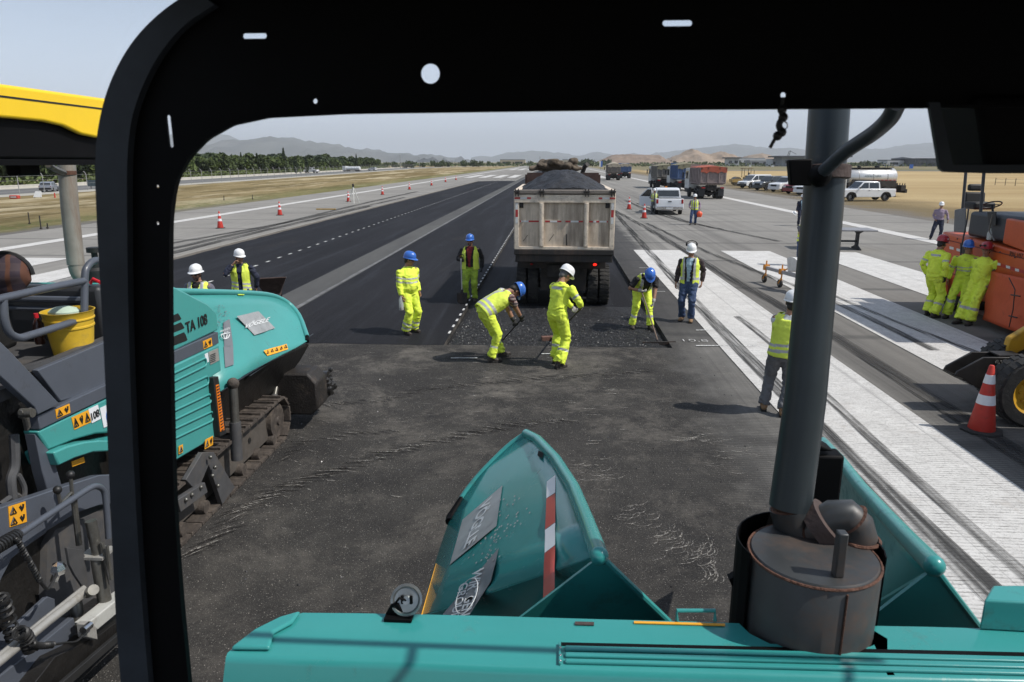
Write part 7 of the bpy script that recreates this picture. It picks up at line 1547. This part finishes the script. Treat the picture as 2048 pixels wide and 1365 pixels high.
# far wing and hopper tub
b=MB(); vs=[(-3.5,7.8,1.18),(-3.45,9.9,1.18),(-4.5,9.6,.45),(-4.5,7.8,.45)]; b.prism(vs,(-.02,0,.0)); 
b.prism([(-4.5,7.8,.45),(-4.5,9.6,.45),(-5.3,9.6,.45),(-5.3,7.8,.45)],(0,0,-.03)); b.prism([(-6.2,7.8,1.18),(-6.2,9.9,1.18),(-5.3,9.6,.45),(-5.3,7.8,.45)],(.02,0,0)); b.build('hopper_tub',mat('tarred_hopper',(.012,.016,.016),.5,var=.4,scale=6,dirt=(.05,.04,.03),dirtamt=.3,dscale=5),lp)
rim4=[Vector((-9.75-p.x,p.y,p.z)) for p in rim]; bot4=[Vector((-9.75-p.x,p.y,p.z)) for p in bot]; wing(lp,rim4,bot4,.035,TEAL2)
b=MB(); A_=[PX(x,y,X) for x,y,X in((443,784,-3.62),(530,729,-3.50),(613,687,-3.37),(618,690,-3.36),(600,722,-3.5),(560,775,-3.75),(520,800,-3.95),(445,872,-4.0))]; b.add(A_+[p+Vector((-.5,0,0)) for p in A_],[tuple(range(8)),tuple(range(8,16))]+[(i,(i+1)%8,(i+1)%8+8,i+8) for i in range(8)]); b.build('hopper_underside',OILY,lp,smooth=0)
# cylinders at the wing
def cyl(nm,a,c,r0,r1,k=.45,m0=ROD,m1=GRYD):
    a=Vector(a);c=Vector(c);mid=a.lerp(c,k); q=MB().tube([mid,c],r0,14).build(nm,m1,lp); MB().tube([a,mid],r1,12).build('piston_rod',m0,q); MB().ball(a,r0*1.1,10,8).build('rod_eye',MUDST,q)
cyl('lift_cylinder',PX(466,768,-3.50),PX(474,920,-3.50),.062,.048,.50); cyl('lift_cylinder',PX(557,752,-3.75),PX(542,830,-3.75),.05,.035,.5)
b=MB(); b.prism([PX(x,y,-3.52) for x,y in((427,756),(437,753),(453,868),(440,874))],(-.08,0,0)); b.build('guide_channel',RUBB,lp,bevel=.005)
b=MB(); b.prism([PX(x,y,-3.515) for x,y in((432,771),(438,769),(449,860),(441,864))],(-.01,0,0)); o=b.build('orange_scale',mat('orange_plastic_strip',(.80,.20,.01),.45),lp)
b=MB()
for k in range(16):
    t=k/15; a=PX(434+t*9.5,774+t*87,-3.507);c=PX(438.5+t*9,772+t*86,-3.507); b.tube([a,c],.006,4)
b.build('scale_marks',BTX,o)
# crawler track
def track(X0,X1,Y0,Y1,Hh,nm='crawler_track'):
    r=Hh/2-.03; L=(Y1-Y0)-2*r; per=2*L+2*math.pi*r; n=46; rnd=random.Random(2); b=MB()
    for i in range(n):
        s=per*i/n
        if s<L: y,z,a=Y0+r+s,Hh-.03,0
        elif s<L+math.pi*r: q=(s-L)/r; y,z,a=Y1-r+math.sin(q)*r,Hh/2+math.cos(q)*r,-q
        elif s<2*L+math.pi*r: y,z,a=Y1-r-(s-L-math.pi*r),.03,math.pi
        else: q=(s-2*L-math.pi*r)/r; y,z,a=Y0+r-math.sin(q)*r,Hh/2-math.cos(q)*r,math.pi-q
        w_=per/n*.92; b.box(((X0+X1)/2,y,z),(X1-X0,w_,.035),rot=(a,0,0)); 
        d=Vector((0,math.cos(a),math.sin(a))); up=Vector((0,-math.sin(a),math.cos(a))); c=Vector(((X0+X1)/2,y,z))+up*.03
        b.box(c,((X1-X0)*.98,.03,.035),rot=(a,0,0)); 
        for xx in(-.32,.0,.32): b.box(Vector(((X0+X1)/2+xx*(X1-X0),y,z))+up*.022+d*.03,(.05,.03,.012),rot=(a,0,0))
    o=b.build(nm,MUDST,lp,smooth=0,bevel=.003)
    b=MB(); b.prism([(X1-.12,y,z) for y,z in((Y0+.35,.12),(Y1-.40,.12),(Y1-.30,.35),(Y1-.45,.50),(Y0+.4,.50))],(-(X1-X0)+.24,0,0)); f=b.build('track_frame',mat('brown_track_frame',(.075,.065,.055),.7,var=.3,scale=7,dirt=(.05,.04,.03),dirtamt=.35,dscale=6),o,bevel=.01)
    for k in range(9): MB().lathe([(.0,0),(.07,0),(.075,-.02),(.075,-.10)][::-1],(X1-.05,Y0+.45+k*(Y1-Y0-.9)/8,.10),(1,0,0),14).build('track_roller',MUDST,f)
    for yy in(Y0+r+.02,Y1-r-.02): MB().lathe([(.0,.0),(.05,.0),(.06,-.02),(r*.5,-.03),(r*.8,-.03),(r*.82,-.12)][::-1],(X1-.03,yy,Hh/2),(1,0,0),20).build('idler_wheel',MUDST,f)
    for k in range(7): MB().lathe([(0,.0),(.035,.0),(.035,-.01)][::-1],(X1-.115+.004,Y0+.9+k*.45,.33),(1,0,0),12).build('frame_hole',BTX,f)
    return o
track(-3.92,-3.52,4.3,8.95,.62); track(-6.1,-5.7,4.3,8.95,.62)
plate('mounting_arm',[(372,960),(405,905),(428,905),(470,975),(445,1010),(418,930),(395,985)],GRYD,X=-3.50,th=.05)
plate('side_bracket',[(356,1000),(410,965),(416,985),(362,1025)],GRYD,X=-3.46,th=.06)
for x,y in((421,915),(430,935),(425,952),(436,972),(402,975),(384,990),(372,1000)): MB().ball(PX(x,y,-3.45),.022,8,6).build('bolt',ROD,lp)
# push roller assembly at the front
b=MB(); b.prism([(x,9.1,z) for x,z in((-5.7,.22),(-3.28,.22),(-3.18,.32),(-3.18,.68),(-3.30,.82),(-5.7,.82))],(0,.45,0)); pr_=b.build('push_beam',mat('tarred_beam',(.016,.013,.011),.6,var=.5,scale=8,bump=.4,dirt=(.08,.06,.045),dirtamt=.3,dscale=5),lp,bevel=.03)
b=MB(); b.tube([(-5.5,9.72,.48),(-3.22,9.72,.48)],.19,18); b.build('push_roller',OILY,pr_)
b=MB(); rr5=random.Random(9); [b.ball((-3.2+rr5.uniform(-.05,.04),9.72+rr5.uniform(-.15,.15),.48+rr5.uniform(-.15,.17)),rr5.uniform(.03,.065),7,5) for _ in range(26)]; b.build('caked_tar',OILY,pr_,smooth=0)
b=MB(); b.bb((-4.6,8.2,.3),(-4.4,9.2,.6)); b.build('drawbar',OILY,lp)
# ---- tow arm and screed at the rear ----
ar=plate('tow_arm',[(-200,1075),(0,1016),(99,983),(154,965),(198,951),(260,948),(260,1003),(231,1007),(198,1011),(154,1026),(95,1062),(92,1067),(52,1095),(24,1118),(5,1154),(-10,1190),(-200,1260)],GRY,X=-3.40,th=.07,bevel=.006)
textmap('lettering','SUPER',(268,962),(.96,-.12),(.12,-.95),WTX,ar,36,lambda x,y:S(x,y,-3.395),sx=.9,bold=.01)
sticker([(17,1014),(51,1003),(54,1044),(20,1055)],-3.395,ar,4)
b=MB(); b.tube(smoothpath([PX(x,y,-3.22) for x,y in((-90,1140),(0,1093),(33,1073),(88,1036),(140,1002),(172,981),(189,973),(203,977),(210,990),(214,1030),(217,1077))],4),.022,10); b.build('grab_rail',GRY,lp,smooth=60)
lv=MB(); lv.tube([PX(141,950,-3.25),PX(144,985,-3.25),PX(156,1068,-3.25)],.012,8); lv.tube([PX(148,1000,-3.25),PX(158,1090,-3.25)],.02,8); o=lv.build('lever',ROD,lp); MB().ball(PX(141,950,-3.25),.028,14,10).build('lever_knob',BTX,o)
lv=MB(); lv.tube([PX(115,980,-3.25),PX(121,1008,-3.25)],.012,8); lv.tube([PX(121,1008,-3.25),PX(143,985,-3.25)],.01,6); o=lv.build('lever',ROD,lp); MB().ball(PX(115,980,-3.25),.028,14,10).build('lever_knob',BTX,o)
b=MB(); b.tube([PX(181,1042,-3.12),PX(196,1110,-3.10)],.036,16); b.tube([PX(194,1112,-3.10),PX(210,1205,-3.06)],.045,16); o=b.build('spindle_cylinder',ROD,lp,smooth=50); MB().tube([PX(208,1205,-3.06),PX(212,1225,-3.05)],.055,16).build('spindle_collar',RUSTB,o); b=MB(); q=PX(196,1112,-3.10); b.prism([q+Vector(v) for v in((-.10,-.06,0),(.07,-.06,0),(.07,.10,0),(-.10,.10,0))],(0,0,.02)); b.build('spindle_plate',ALU,o)
plate('guide_plate',[(134,1096),(165,1100),(171,1115),(177,1182),(170,1180),(150,1150),(140,1130)],GRYD,X=-3.16,th=.02,bevel=.003)
b=MB(); b.prism([PX(x,y,-2.98) for x,y in((176,1247),(195,1261),(280,1190),(280,1165),(245,1191))],(-.10,0,0)); b.build('edge_box',mat('scuffed_white_steel',(.42,.42,.39),.5,var=.15,scale=7,dirt=(.14,.12,.10),dirtamt=.35,dscale=8),lp,bevel=.008)
b=MB(); b.prism([PX(x,y,-2.97) for x,y in((173,1249),(180,1243),(193,1255),(196,1280),(176,1275))],(-.07,0,0)); b.build('edge_box_end',ALU,lp,bevel=.005)
b=MB(); b.tube([PX(-120,1415,-3.02),PX(0,1322,-3.06),PX(100,1240,-3.08),PX(171,1184,-3.10)],.028,10); b.tube([PX(-120,1404,-3.04),PX(0,1311,-3.08),PX(168,1176,-3.12)],.018,8); b.build('slide_rail',ALU,lp)
plate('screed_beam',[(-200,1500),(-200,1420),(0,1352),(60,1306),(148,1235),(154,1266),(105,1310),(64,1365),(20,1420)],GRY,X=-3.12,th=.35)
plate('screed_shoe',[(-200,1620),(20,1424),(68,1368),(110,1314),(200,1270),(290,1200),(292,1215),(205,1292),(110,1375),(20,1470)],OILY,X=-3.02,th=.4,bevel=.004)
plate('end_plate',[(20,1480),(110,1378),(205,1296),(292,1222),(292,1236),(205,1312),(110,1398),(20,1500)],mat('black_end_plate',(.018,.018,.018),.5,var=.3),X=-2.97,th=.03,bevel=.003)
b=MB(); b.tube([PX(150,1200,-3.2),PX(160,1262,-3.15)],.04,12); b.tube([PX(187,1180,-3.0),PX(176,1186,-3.1)],.035,12); b.tube([PX(203,1085,-3.05),PX(225,1158,-3.0)],.014,6); b.tube([PX(214,1092,-3.0),PX(222,1160,-2.98)],.012,6); b.build('screed_fittings',ROD,lp)
b=MB(); b.prism([PX(x,y,-3.45) for x,y in((110,1060),(150,1045),(240,1000),(300,1000),(300,1180),(240,1190),(150,1230),(90,1240),(95,1090))],(-.4,0,0)); b.build('auger_housing',GRYD,lp)
b=MB(); b.prism([PX(x,y,-3.5) for x,y in((-200,1180),(90,1060),(150,1045),(150,1240),(0,1345),(-200,1420))],(-.5,0,0)); b.build('dark_recess',OILY,lp)
plate('screed_frame_plate',[(28,1255),(95,1193),(110,1198),(112,1225),(40,1285)],GRY,X=-3.30,th=.03)
b=MB(); q=PX(117,1138,-3.2); b.ball(q,.05,6,4); b.tube([q,q+Vector((-.03,-.02,-.08))],.025,8); b.build('hydraulic_coupling',CHR,lp,smooth=0)
def coil(pts,r,turns,rad,nm='coiled_cable'):
    P=smoothpath(pts,12); N_=turns*10; out=[]; 
    for i in range(N_+1):
        t=i/N_*(len(P)-1.001); k=int(t); c=P[k].lerp(P[k+1],t-k); d=(P[k+1]-P[k]).normalized(); a=d.cross(Vector((0,0,1))).normalized(); b_=d.cross(a); q=2*math.pi*i/10; out.append(c+a*math.cos(q)*r+b_*math.sin(q)*r)
    MB().tube(out,rad,5).build(nm,BTX,lp,smooth=60)
coil([PX(x,y,-3.18) for x,y in((-15,1100),(10,1085),(34,1072))],.035,9,.010); coil([PX(x,y,-3.12) for x,y in((34,1078),(48,1105),(65,1135),(80,1163))],.012,20,.007)
coil([PX(x,y,-3.02) for x,y in((38,1265),(50,1272),(58,1290),(62,1300))],.035,8,.010); coil([PX(x,y,-2.98) for x,y in((64,1288),(80,1292),(105,1290))],.014,18,.008); coil([PX(x,y,-3.25) for x,y in((0,1190),(12,1220),(22,1260),(28,1280))],.035,8,.011)
MB().tube(smoothpath([PX(x,y,-3.1) for x,y in((80,1163),(95,1178),(108,1160),(113,1148))],5),.010,6).build('hose',BTX,lp)
b=MB(); b.tube(smoothpath([PX(x,y,-3.5) for x,y in((28,870),(30,930),(22,960),(26,1000))],5),.03,8); b.tube(smoothpath([PX(x,y,-3.5) for x,y in((36,950),(48,975),(46,1000),(30,990),(0,1010))],5),.018,8); b.build('hose',GRYD,lp)
MB().tube(smoothpath([PX(x,y,-2.97) for x,y in((105,1290),(130,1286),(155,1282),(172,1258))],5),.008,6).build('hose',BTX,lp); MB().tube([PX(166,1262,-2.96),PX(180,1250,-2.96)],.025,10).build('hose_fitting',CHR,lp)
# things standing on its platform
def onp(x,y,X): p=PX(x,y,X); return p
q=PZ(148,704,2.135); t=empty('yellow_bucket',(q.x-.0,q.y,2.132),0,'dirty yellow plastic bucket on the platform behind the grey handrail','bucket')
YB_=mat('dirty_yellow_plastic',(.62,.40,.03),.45,var=.12,scale=8,dirt=(.30,.22,.06),dirtamt=.25,dscale=6); h=.34
b=MB(); b.lathe([(.14,0),(.165,h*.62),(.172,h*.62),(.172,h*.66),(.167,h*.67),(.172,h*.8),(.18,h*.8),(.18,h*.83),(.174,h*.84),(.183,h*.98),(.19,h),(.18,h),(.165,h*.7),(.135,.02),(0,.02)],(0,0,0),(0,0,1),32); b.build('bucket_body',YB_,t,smooth=50)
b=MB(); b.ball((-.03,0,h*.95),(.12,.10,.05),10,7); b.build('rags',mat('pale_green_rag',(.42,.52,.42),.8),t)
q=PX(214,650,-4.0); t=empty('water_jug',(q.x,q.y,2.132),0,'large clear water jug with red handle beside the yellow bucket','jug'); b=MB(); b.lathe([(.12,0),(.13,.02),(.13,.26),(.12,.31),(.07,.36),(.05,.38)],(0,0,0),(0,0,1),24); b.build('jug_body',glassy('clear_plastic',(.85,.9,.85),.38),t); b=MB(); b.tube([(-.1,0,.42),(-.07,0,.46),(.06,0,.40),(.06,0,.38)],.016,8); b.lathe([(.055,.38),(.055,.41)],(0,0,0)); b.build('red_cap',mat('red_plastic',(.55,.02,.03),.35),t); MB().lathe([(.132,.03),(.132,.15)],(0,0,0),(0,0,1),24).build('label_band',REFW,t)
q=PX(76,655,-4.05); t=empty('soda_bottle',(q.x,q.y,2.2),0,'small soda bottle with red cap standing below the handrail','bottle'); MB().lathe([(.035,0),(.04,.02),(.04,.12),(.032,.17),(.014,.21)],(0,0,0)).build('bottle_body',mat('dark_cola',(.05,.02,.015),.1),t); MB().lathe([(.017,.21),(.017,.245)],(0,0,0)).build('red_cap',mat('red_plastic',(.55,.02,.03),.35),t)
q=PX(95,640,-4.5); t=empty('red_tub',(q.x,q.y,2.14),0,'dark red tub with work gloves lying on it behind the yellow bucket','tub'); MB().bb((-.28,-.16,0),(.28,.16,.22)).build('tub_body',mat('dull_red_plastic',(.22,.03,.025),.5,var=.2),t,bevel=.02)
q=PX(82,622,-4.5); b=MB(); b.tube([(-.12,0,.0),(.0,.02,.03),(.08,0,.03)],[.05,.055,.04],8); [b.tube([(.06,-.04+k*.025,.03),(.13,-.06+k*.035,.07),(.17,-.06+k*.035,.10)],[.016,.014,.011],6) for k in range(4)]; o=b.build('work_glove',mat('dirty_white_glove',(.42,.36,.30),.85,var=.3,scale=14)); o.location=(q.x-.0,q.y,2.38); tag(o,'dirty pale work glove lying on the red tub','glove')
q=PX(14,566,-4.4); t=empty('checked_bag',(q.x,q.y,2.58),.3,'brown and orange checked bag leaning against the black seat','bag'); t.scale=(.72,.72,.72)
b=MB(); b.ball((0,0,.18),(.26,.15,.24),16,12); me=remesh(b,.03,1); me.materials.clear(); pm=PLAID.copy(); me.materials.append(pm)
for n_ in pm.node_tree.nodes:
    if n_.type=='MIX_RGB' and not n_.inputs[2].is_linked: n_.inputs[2].default_value=(.09,.035,.02,1) if n_.inputs[1].is_linked else (.03,.02,.03,1)
    if n_.type=='MIX_RGB' and not n_.inputs[1].is_linked: n_.inputs[1].default_value=(.05,.034,.04,1)
    if n_.type=='TEX_WAVE': n_.inputs['Scale'].default_value=2.2; n_.inputs['Distortion'].default_value=3
for v in me.vertices: v.co+=v.normal*.03*noise.noise(v.co*7)
me.shade_smooth(); o=bpy.data.objects.new('bag_body',me); sc.collection.objects.link(o); o.parent=t
b=MB(); b.tube([(.26*math.cos(a),.02,.18+.25*math.sin(a)) for a in [math.pi*k/12 for k in range(13)]],.028,8); b.build('strap',BTX,t)
b=MB(); b.ball((-4.75,5.7,2.63),(.22,.12,.05),10,7); o=b.build('rag',mat('white_rag',(.55,.54,.50),.9)); o.name='white_rag'; tag(o,'crumpled white rag lying on the console of the left paver','rag')

b=MB(); b.bb((-6.0,5.79,2.405),(-3.70,6.10,2.45)); b.build('hood_deck',BLKP,lp)
# ================= ORANGE ROLLER, WHEEL LOADER =================
ORP=mat('orange_roller_paint',(.52,.085,.018),.45,var=.1,scale=4,dirt=(.20,.06,.03),dirtamt=.22,dscale=4); ORCL=mat('orange_tarpaulin_skirt',(.55,.085,.025),.65,var=.12,scale=3,bump=.5,bscale=5,dirt=(.28,.06,.03),dirtamt=.3,dscale=3)
GC=mat('charcoal_cab_paint',(.035,.038,.043),.5,var=.1,scale=4)
XO=9.85
ro=empty('tyre_roller',(0,0,0),0,'orange and charcoal road roller with an open seat, three workers leaning beside it','road roller')
b=MB(); pr=[(1884,463),(2048,505),(2350,590),(2350,760),(2048,655),(1974,606),(1896,590),(1878,586)]; b.prism([PX(x,y,XO) for x,y in pr],(2.1,0,0)); bd=b.build('body',ORP,ro,bevel=.06,seg=3)
b=MB(); b.prism([PX(x,y,XO-.004) for x,y in((1920,487),(1934,490),(1934,510),(1920,507))],(.003,0,0)); b.prism([PX(x,y,XO-.004) for x,y in((1912,520),(1925,524),(1922,560),(1910,556))],(.003,0,0)); b.build('panel_opening',BTX,bd)
for x,y in((1903,496),(1917,500),(1929,512),(1997,528),(2016,534),(2034,540)): MB().prism([PX(x-4,y-3,XO-.004),PX(x+4,y-1,XO-.004),PX(x+4,y+4,XO-.004),PX(x-4,y+2.5,XO-.004)],(.003,0,0)).build('marking_tape',WHT,bd)
MB().prism([PX(x,y,XO-.002) for x,y in((1990,524),(2100,556),(2100,563),(1990,531))],(.001,0,0)).build('red_marking_band',REDT,bd)
text('lettering','RN 107',.16,PX(2032,511,XO-.006),(0,-1,0),(0,0,1),BTX,bd,sx=.9)
b=MB()
for pts in (((1884,478),(2100,530)),((1944,478),(1944,600)),((1975,490),(1975,604)),((1884,545),(1975,560))): b.tube([PX(x,y,XO-.002) for x,y in pts],.012,4)
b.build('panel_joint',mat('dark_orange_joint',(.16,.025,.008),.7),bd)
b=MB(); [b.ball(PX(x,y,XO-.004),.022,6,4) for x,y in((1890,470),(1915,478),(1940,486),(1970,496),(2000,505),(2030,515),(1990,540),(1950,530))]; b.build('bolts',GC,bd)
def rb(px,py,X): return PX(px,py,X)
zt=PX(1884,463,XO).z; zt2=PX(2048,505,XO).z
c0=PX(1907,440,XO+.15); b=MB(); b.bb((XO+.12,13.6,zt-.02),(XO+1.9,18.0,PX(1909,419,XO+.12).z)); cb=b.build('cab_base',GC,ro,bevel=.08,seg=3)
b=MB(); b.prism([PX(x,y,XO+.10) for x,y in((1909,420),(1930,416),(1930,466),(1907,464))],(.03,0,0)); b.build('side_door',mat('grey_door_panel',(.13,.135,.14),.45),cb,bevel=.01)
b=MB(); b.prism([PX(x,y,XO+.02) for x,y in((2012,437),(2200,470),(2200,560),(2004,487))],(1.6,0,0)); b.build('engine_cover',ORP,ro,bevel=.03)
zc=PX(1909,419,XO+.12).z
for x,y0_,y1_,X in((1931,338,418,XO+.3),(1967,338,424,XO+.3)):
    a=PX(x+4,y0_-30,X);c=PX(x-6,y1_+4,X); MB().tube([a,c],.036,10).build('rops_post',GC,ro)
a=PX(1931,325,XO+.3); b=MB(); b.bb((XO+.2,14.0,a.z+.15),(XO+1.9,18.0,a.z+.22)); b.build('rops_canopy',GC,ro)
s0=PX(1955,405,XO+.75); b=MB(); b.bb((s0.x-.26,s0.y-.35,zc),(s0.x+.26,s0.y+.15,zc+.18)); b.box((s0.x,s0.y+.18,zc+.20),(.50,.14,.42),rot=(-.12,0,0)); b.build('seat',RUBB,ro,bevel=.05,seg=3); 
b=MB(); b.box((s0.x,s0.y+.20,zc+.52),(.36,.11,.17),rot=(-.1,0,0)); b.build('headrest',RUBB,ro,bevel=.05,seg=3)
w0=PX(1984,410,XO+.65); ax=Vector((0,.5,1)).normalized(); u=Vector((1,0,0)); v=ax.cross(u); b=MB(); b.tube([w0+u*.2*math.cos(a)+v*.2*math.sin(a) for a in [2*math.pi*k/28 for k in range(29)]],.016,8); b.tube([w0-u*.2,w0+u*.2],.012,6); b.tube([w0,w0-ax*.45],.025,8); b.build('steering_wheel',BTX,ro,smooth=60)
b=MB(); b.bb((s0.x+.5,14.6,zc),(s0.x+.6,15.2,zc+.3)); b.build('second_seat',RUBB,ro,bevel=.03)
b=MB(); b.tube(smoothpath([PX(x,y,XO-.05) for x,y in((1937,418),(1934,440),(1928,470),(1922,500),(1922,512),(1928,514))],4),.018,8); b.build('ladder_rail',GC,ro); b=MB(); b.tube([PX(x,y,XO-.05) for x,y in((1985,430),(1978,462),(1989,482))],.016,8); b.build('grab_handle',ROD,ro)
MB().prism([PX(x,y,XO+.05) for x,y in((1974,424),(1991,424),(1991,452),(1976,452))],(.03,0,0)).build('mirror',BTX,ro,bevel=.01)
b=MB(); q=PX(1992,474,XO+.2); b.lathe([(.05,0),(.05,.15),(.02,.22),(.02,.26)],(q.x-.15,q.y,zt-.01),(0,0,1),14); o=b.build('water_bottle',glassy('clear_plastic',(.85,.9,.85),.38)); tag(o,'clear water bottle standing on the orange roller','bottle')
# skirt over tyres: bulging cloth sheet
def skirt(poly,X,name,seed):
    q=[PX(x,y,X) for x,y in poly]; b=MB(); n=14; 
    for j in range(n+1):
        for i in range(n+1):
            u_,v_=i/n,j/n; p=(q[0]*(1-u_)+q[1]*u_)*(1-v_)+(q[3]*(1-u_)+q[2]*u_)*v_; bul=math.sin(math.pi*u_)*.12+v_*.10; b.v.append(p+Vector((-bul+.05*noise.noise(p*2.2+Vector((seed,0,0)))+.02*noise.noise(p*6),0,0)))
    for j in range(n):
        for i in range(n): a=j*(n+1)+i; b.f.append((a,a+1,a+n+2,a+n+1)); b.m.append(0)
    o=b.build(name,ORCL,ro,smooth=50); md=o.modifiers.new('s','SOLIDIFY'); md.thickness=.02; return o
s=skirt([(1984,543),(2280,600),(2290,740),(1976,640)],XO-.10,'wheel_skirt',3); 
skirt([(1886,552),(1900,552),(1902,590),(1876,586)],XO-.04,'wheel_skirt',5)
b=MB(); b.tube([PX(2018,556,XO-.36),PX(2030,580,XO-.38),PX(2026,620,XO-.42),PX(2018,655,XO-.42)],.012,6); b.tube([PX(2022,590,XO-.4),PX(2040,593,XO-.4)],.015,6); b.tube([PX(2018,632,XO-.42),PX(2034,636,XO-.42)],.015,6); b.build('lacing',BTX,s)
for yy,zz in((18.2,.42),(15.4,.45),(14.3,.45)):
    for xx in(XO+.28,XO+.95,XO+1.6): wheel(ro,(xx,yy,zz),zz,.42,.5,lug=False)
# ---- wheel loader at the right edge ----
LY=mat('loader_yellow_paint',(.55,.30,.02),.45,var=.12,scale=4,dirt=(.22,.14,.05),dirtamt=.3,dscale=4); BKT=mat('black_bucket_steel',(.022,.020,.019),.5,metal=.3,var=.4,scale=6,dirt=(.07,.055,.045),dirtamt=.35,dscale=5)
ld=empty('wheel_loader',(0,0,0),0,'yellow wheel loader entering at the right edge with a black bucket','wheel loader')
YK=10.5
bp=[(1899,746),(1904,738),(1956,710),(2035,710),(2030,745),(2010,782),(1964,778),(1933,765),(1914,751)]
b=MB(); b.prism([PY(x,y,YK)+Vector((0,-.15,0)) for x,y in bp],(0,.04,0)); b.prism([PY(x,y,YK)+Vector((0,.15,0)) for x,y in bp],(0,.04,0)); bk=b.build('bucket',BKT,ld,bevel=.008)
shell=[PY(x,y,YK) for x,y in((1899,746),(1933,765),(1964,778),(2010,782),(2030,745),(2035,710),(1990,710))]
b=MB()
for a,c in zip(shell,shell[1:]): b.prism([a+Vector((0,-.11,0)),c+Vector((0,-.11,0)),c+Vector((0,.15,0)),a+Vector((0,.15,0))],(0,0,.02))
b.build('bucket_shell',BKT,bk); b=MB(); b.prism([PY(x,y,YK-.01)-Vector((0,.14,0)) for x,y in((1898,746),(1916,752),(1914,755),(1900,750))],(0,.34,0)); b.build('cutting_edge',ROD,bk)
b=MB(); a=PY(2022,716,YK-.15); b.prism([PY(x,y,YK-.1) for x,y in((2012,714),(2034,712),(2100,730),(2100,745),(2030,740))],(0,.1,0)); b.build('linkage',BKT,ld,bevel=.005)
b=MB(); b.prism([PY(x,y,YK-.25) for x,y in((2052,730),(2064,694),(2130,655),(2190,655),(2190,705),(2130,705),(2084,722),(2062,738))],(0,.12,0)); b.prism([PY(x,y,YK-.25)+Vector((0,.5,0)) for x,y in((2052,730),(2064,694),(2130,655),(2190,655),(2190,705),(2130,705),(2084,722),(2062,738))],(0,.12,0)); b.build('lift_arm',LY,ld,bevel=.02)
wc=PY(2056,782,9.95); rw=wc.z
wheel(ld,(wc.x,9.95,rw),rw,.36,.62,axis=(0,1,0),rim=LY,lug=True,flip=1); wheel(ld,(wc.x+.35,10.95,rw),rw,.36,.62,axis=(0,1,0),rim=LY,lug=True,flip=-1); wheel(ld,(wc.x+2.3,9.95,rw),rw,.36,.62,axis=(0,1,0),rim=LY); wheel(ld,(wc.x+2.3,11.6,rw),rw,.36,.62,axis=(0,1,0),rim=LY)
b=MB(); b.bb((wc.x+1.15,10.2,.55),(wc.x+3.6,11.3,1.5)); b.bb((wc.x+2.6,10.1,1.5),(wc.x+3.6,11.4,1.9)); b.build('body',LY,ld,bevel=.06); b=MB(); b.prism([(wc.x+1.3,10.2,1.5),(wc.x+2.55,10.2,1.5),(wc.x+2.5,10.2,2.75),(wc.x+1.5,10.2,2.75)],(0,1.15,0)); b.build('cab',GC,ld,bevel=.04); b=MB(); b.prism([(wc.x+1.42,10.19,1.6),(wc.x+2.45,10.19,1.6),(wc.x+2.42,10.19,2.6),(wc.x+1.55,10.19,2.6)],(0,.005,0)); b.build('cab_window',GLS,ld)
text('lettering','CRANE',.01,(0,0,-50),(1,0,0),(0,0,1),BTX,ld) if False else None
b=MB(); rr6=random.Random(4)
for k in range(26): x=1978+rr6.random()*24; y=716+rr6.random()*7; p=PY(x,y,YK)-Vector((0,.154,0)); b.box(p,(.02,.004,.012),rot=(0,rr6.random()*3,0))
b.build('caked_dust',M_DUST,bk)
# unseen box on wheels, added right of the frame to cast the loader's big shadow
pk=empty('added_shadow_box',(0,0,0),0,'unseen grey box on wheels added beyond the right edge to cast a shadow','shadow caster')
MB().bb((7.45,6.0,.9),(9.4,9.3,2.75)).build('box',GRY,pk,bevel=.03); MB().bb((7.6,5.9,.55),(9.2,9.9,.9)).build('frame',CHAS,pk)
for yy in(7.0,8.4):
    for xx,f_ in((7.6,-1),(9.25,1)): wheel(pk,(xx,yy,.42),.42,.25,.6,flip=f_,lug=False)
bpy.context.view_layer.update()
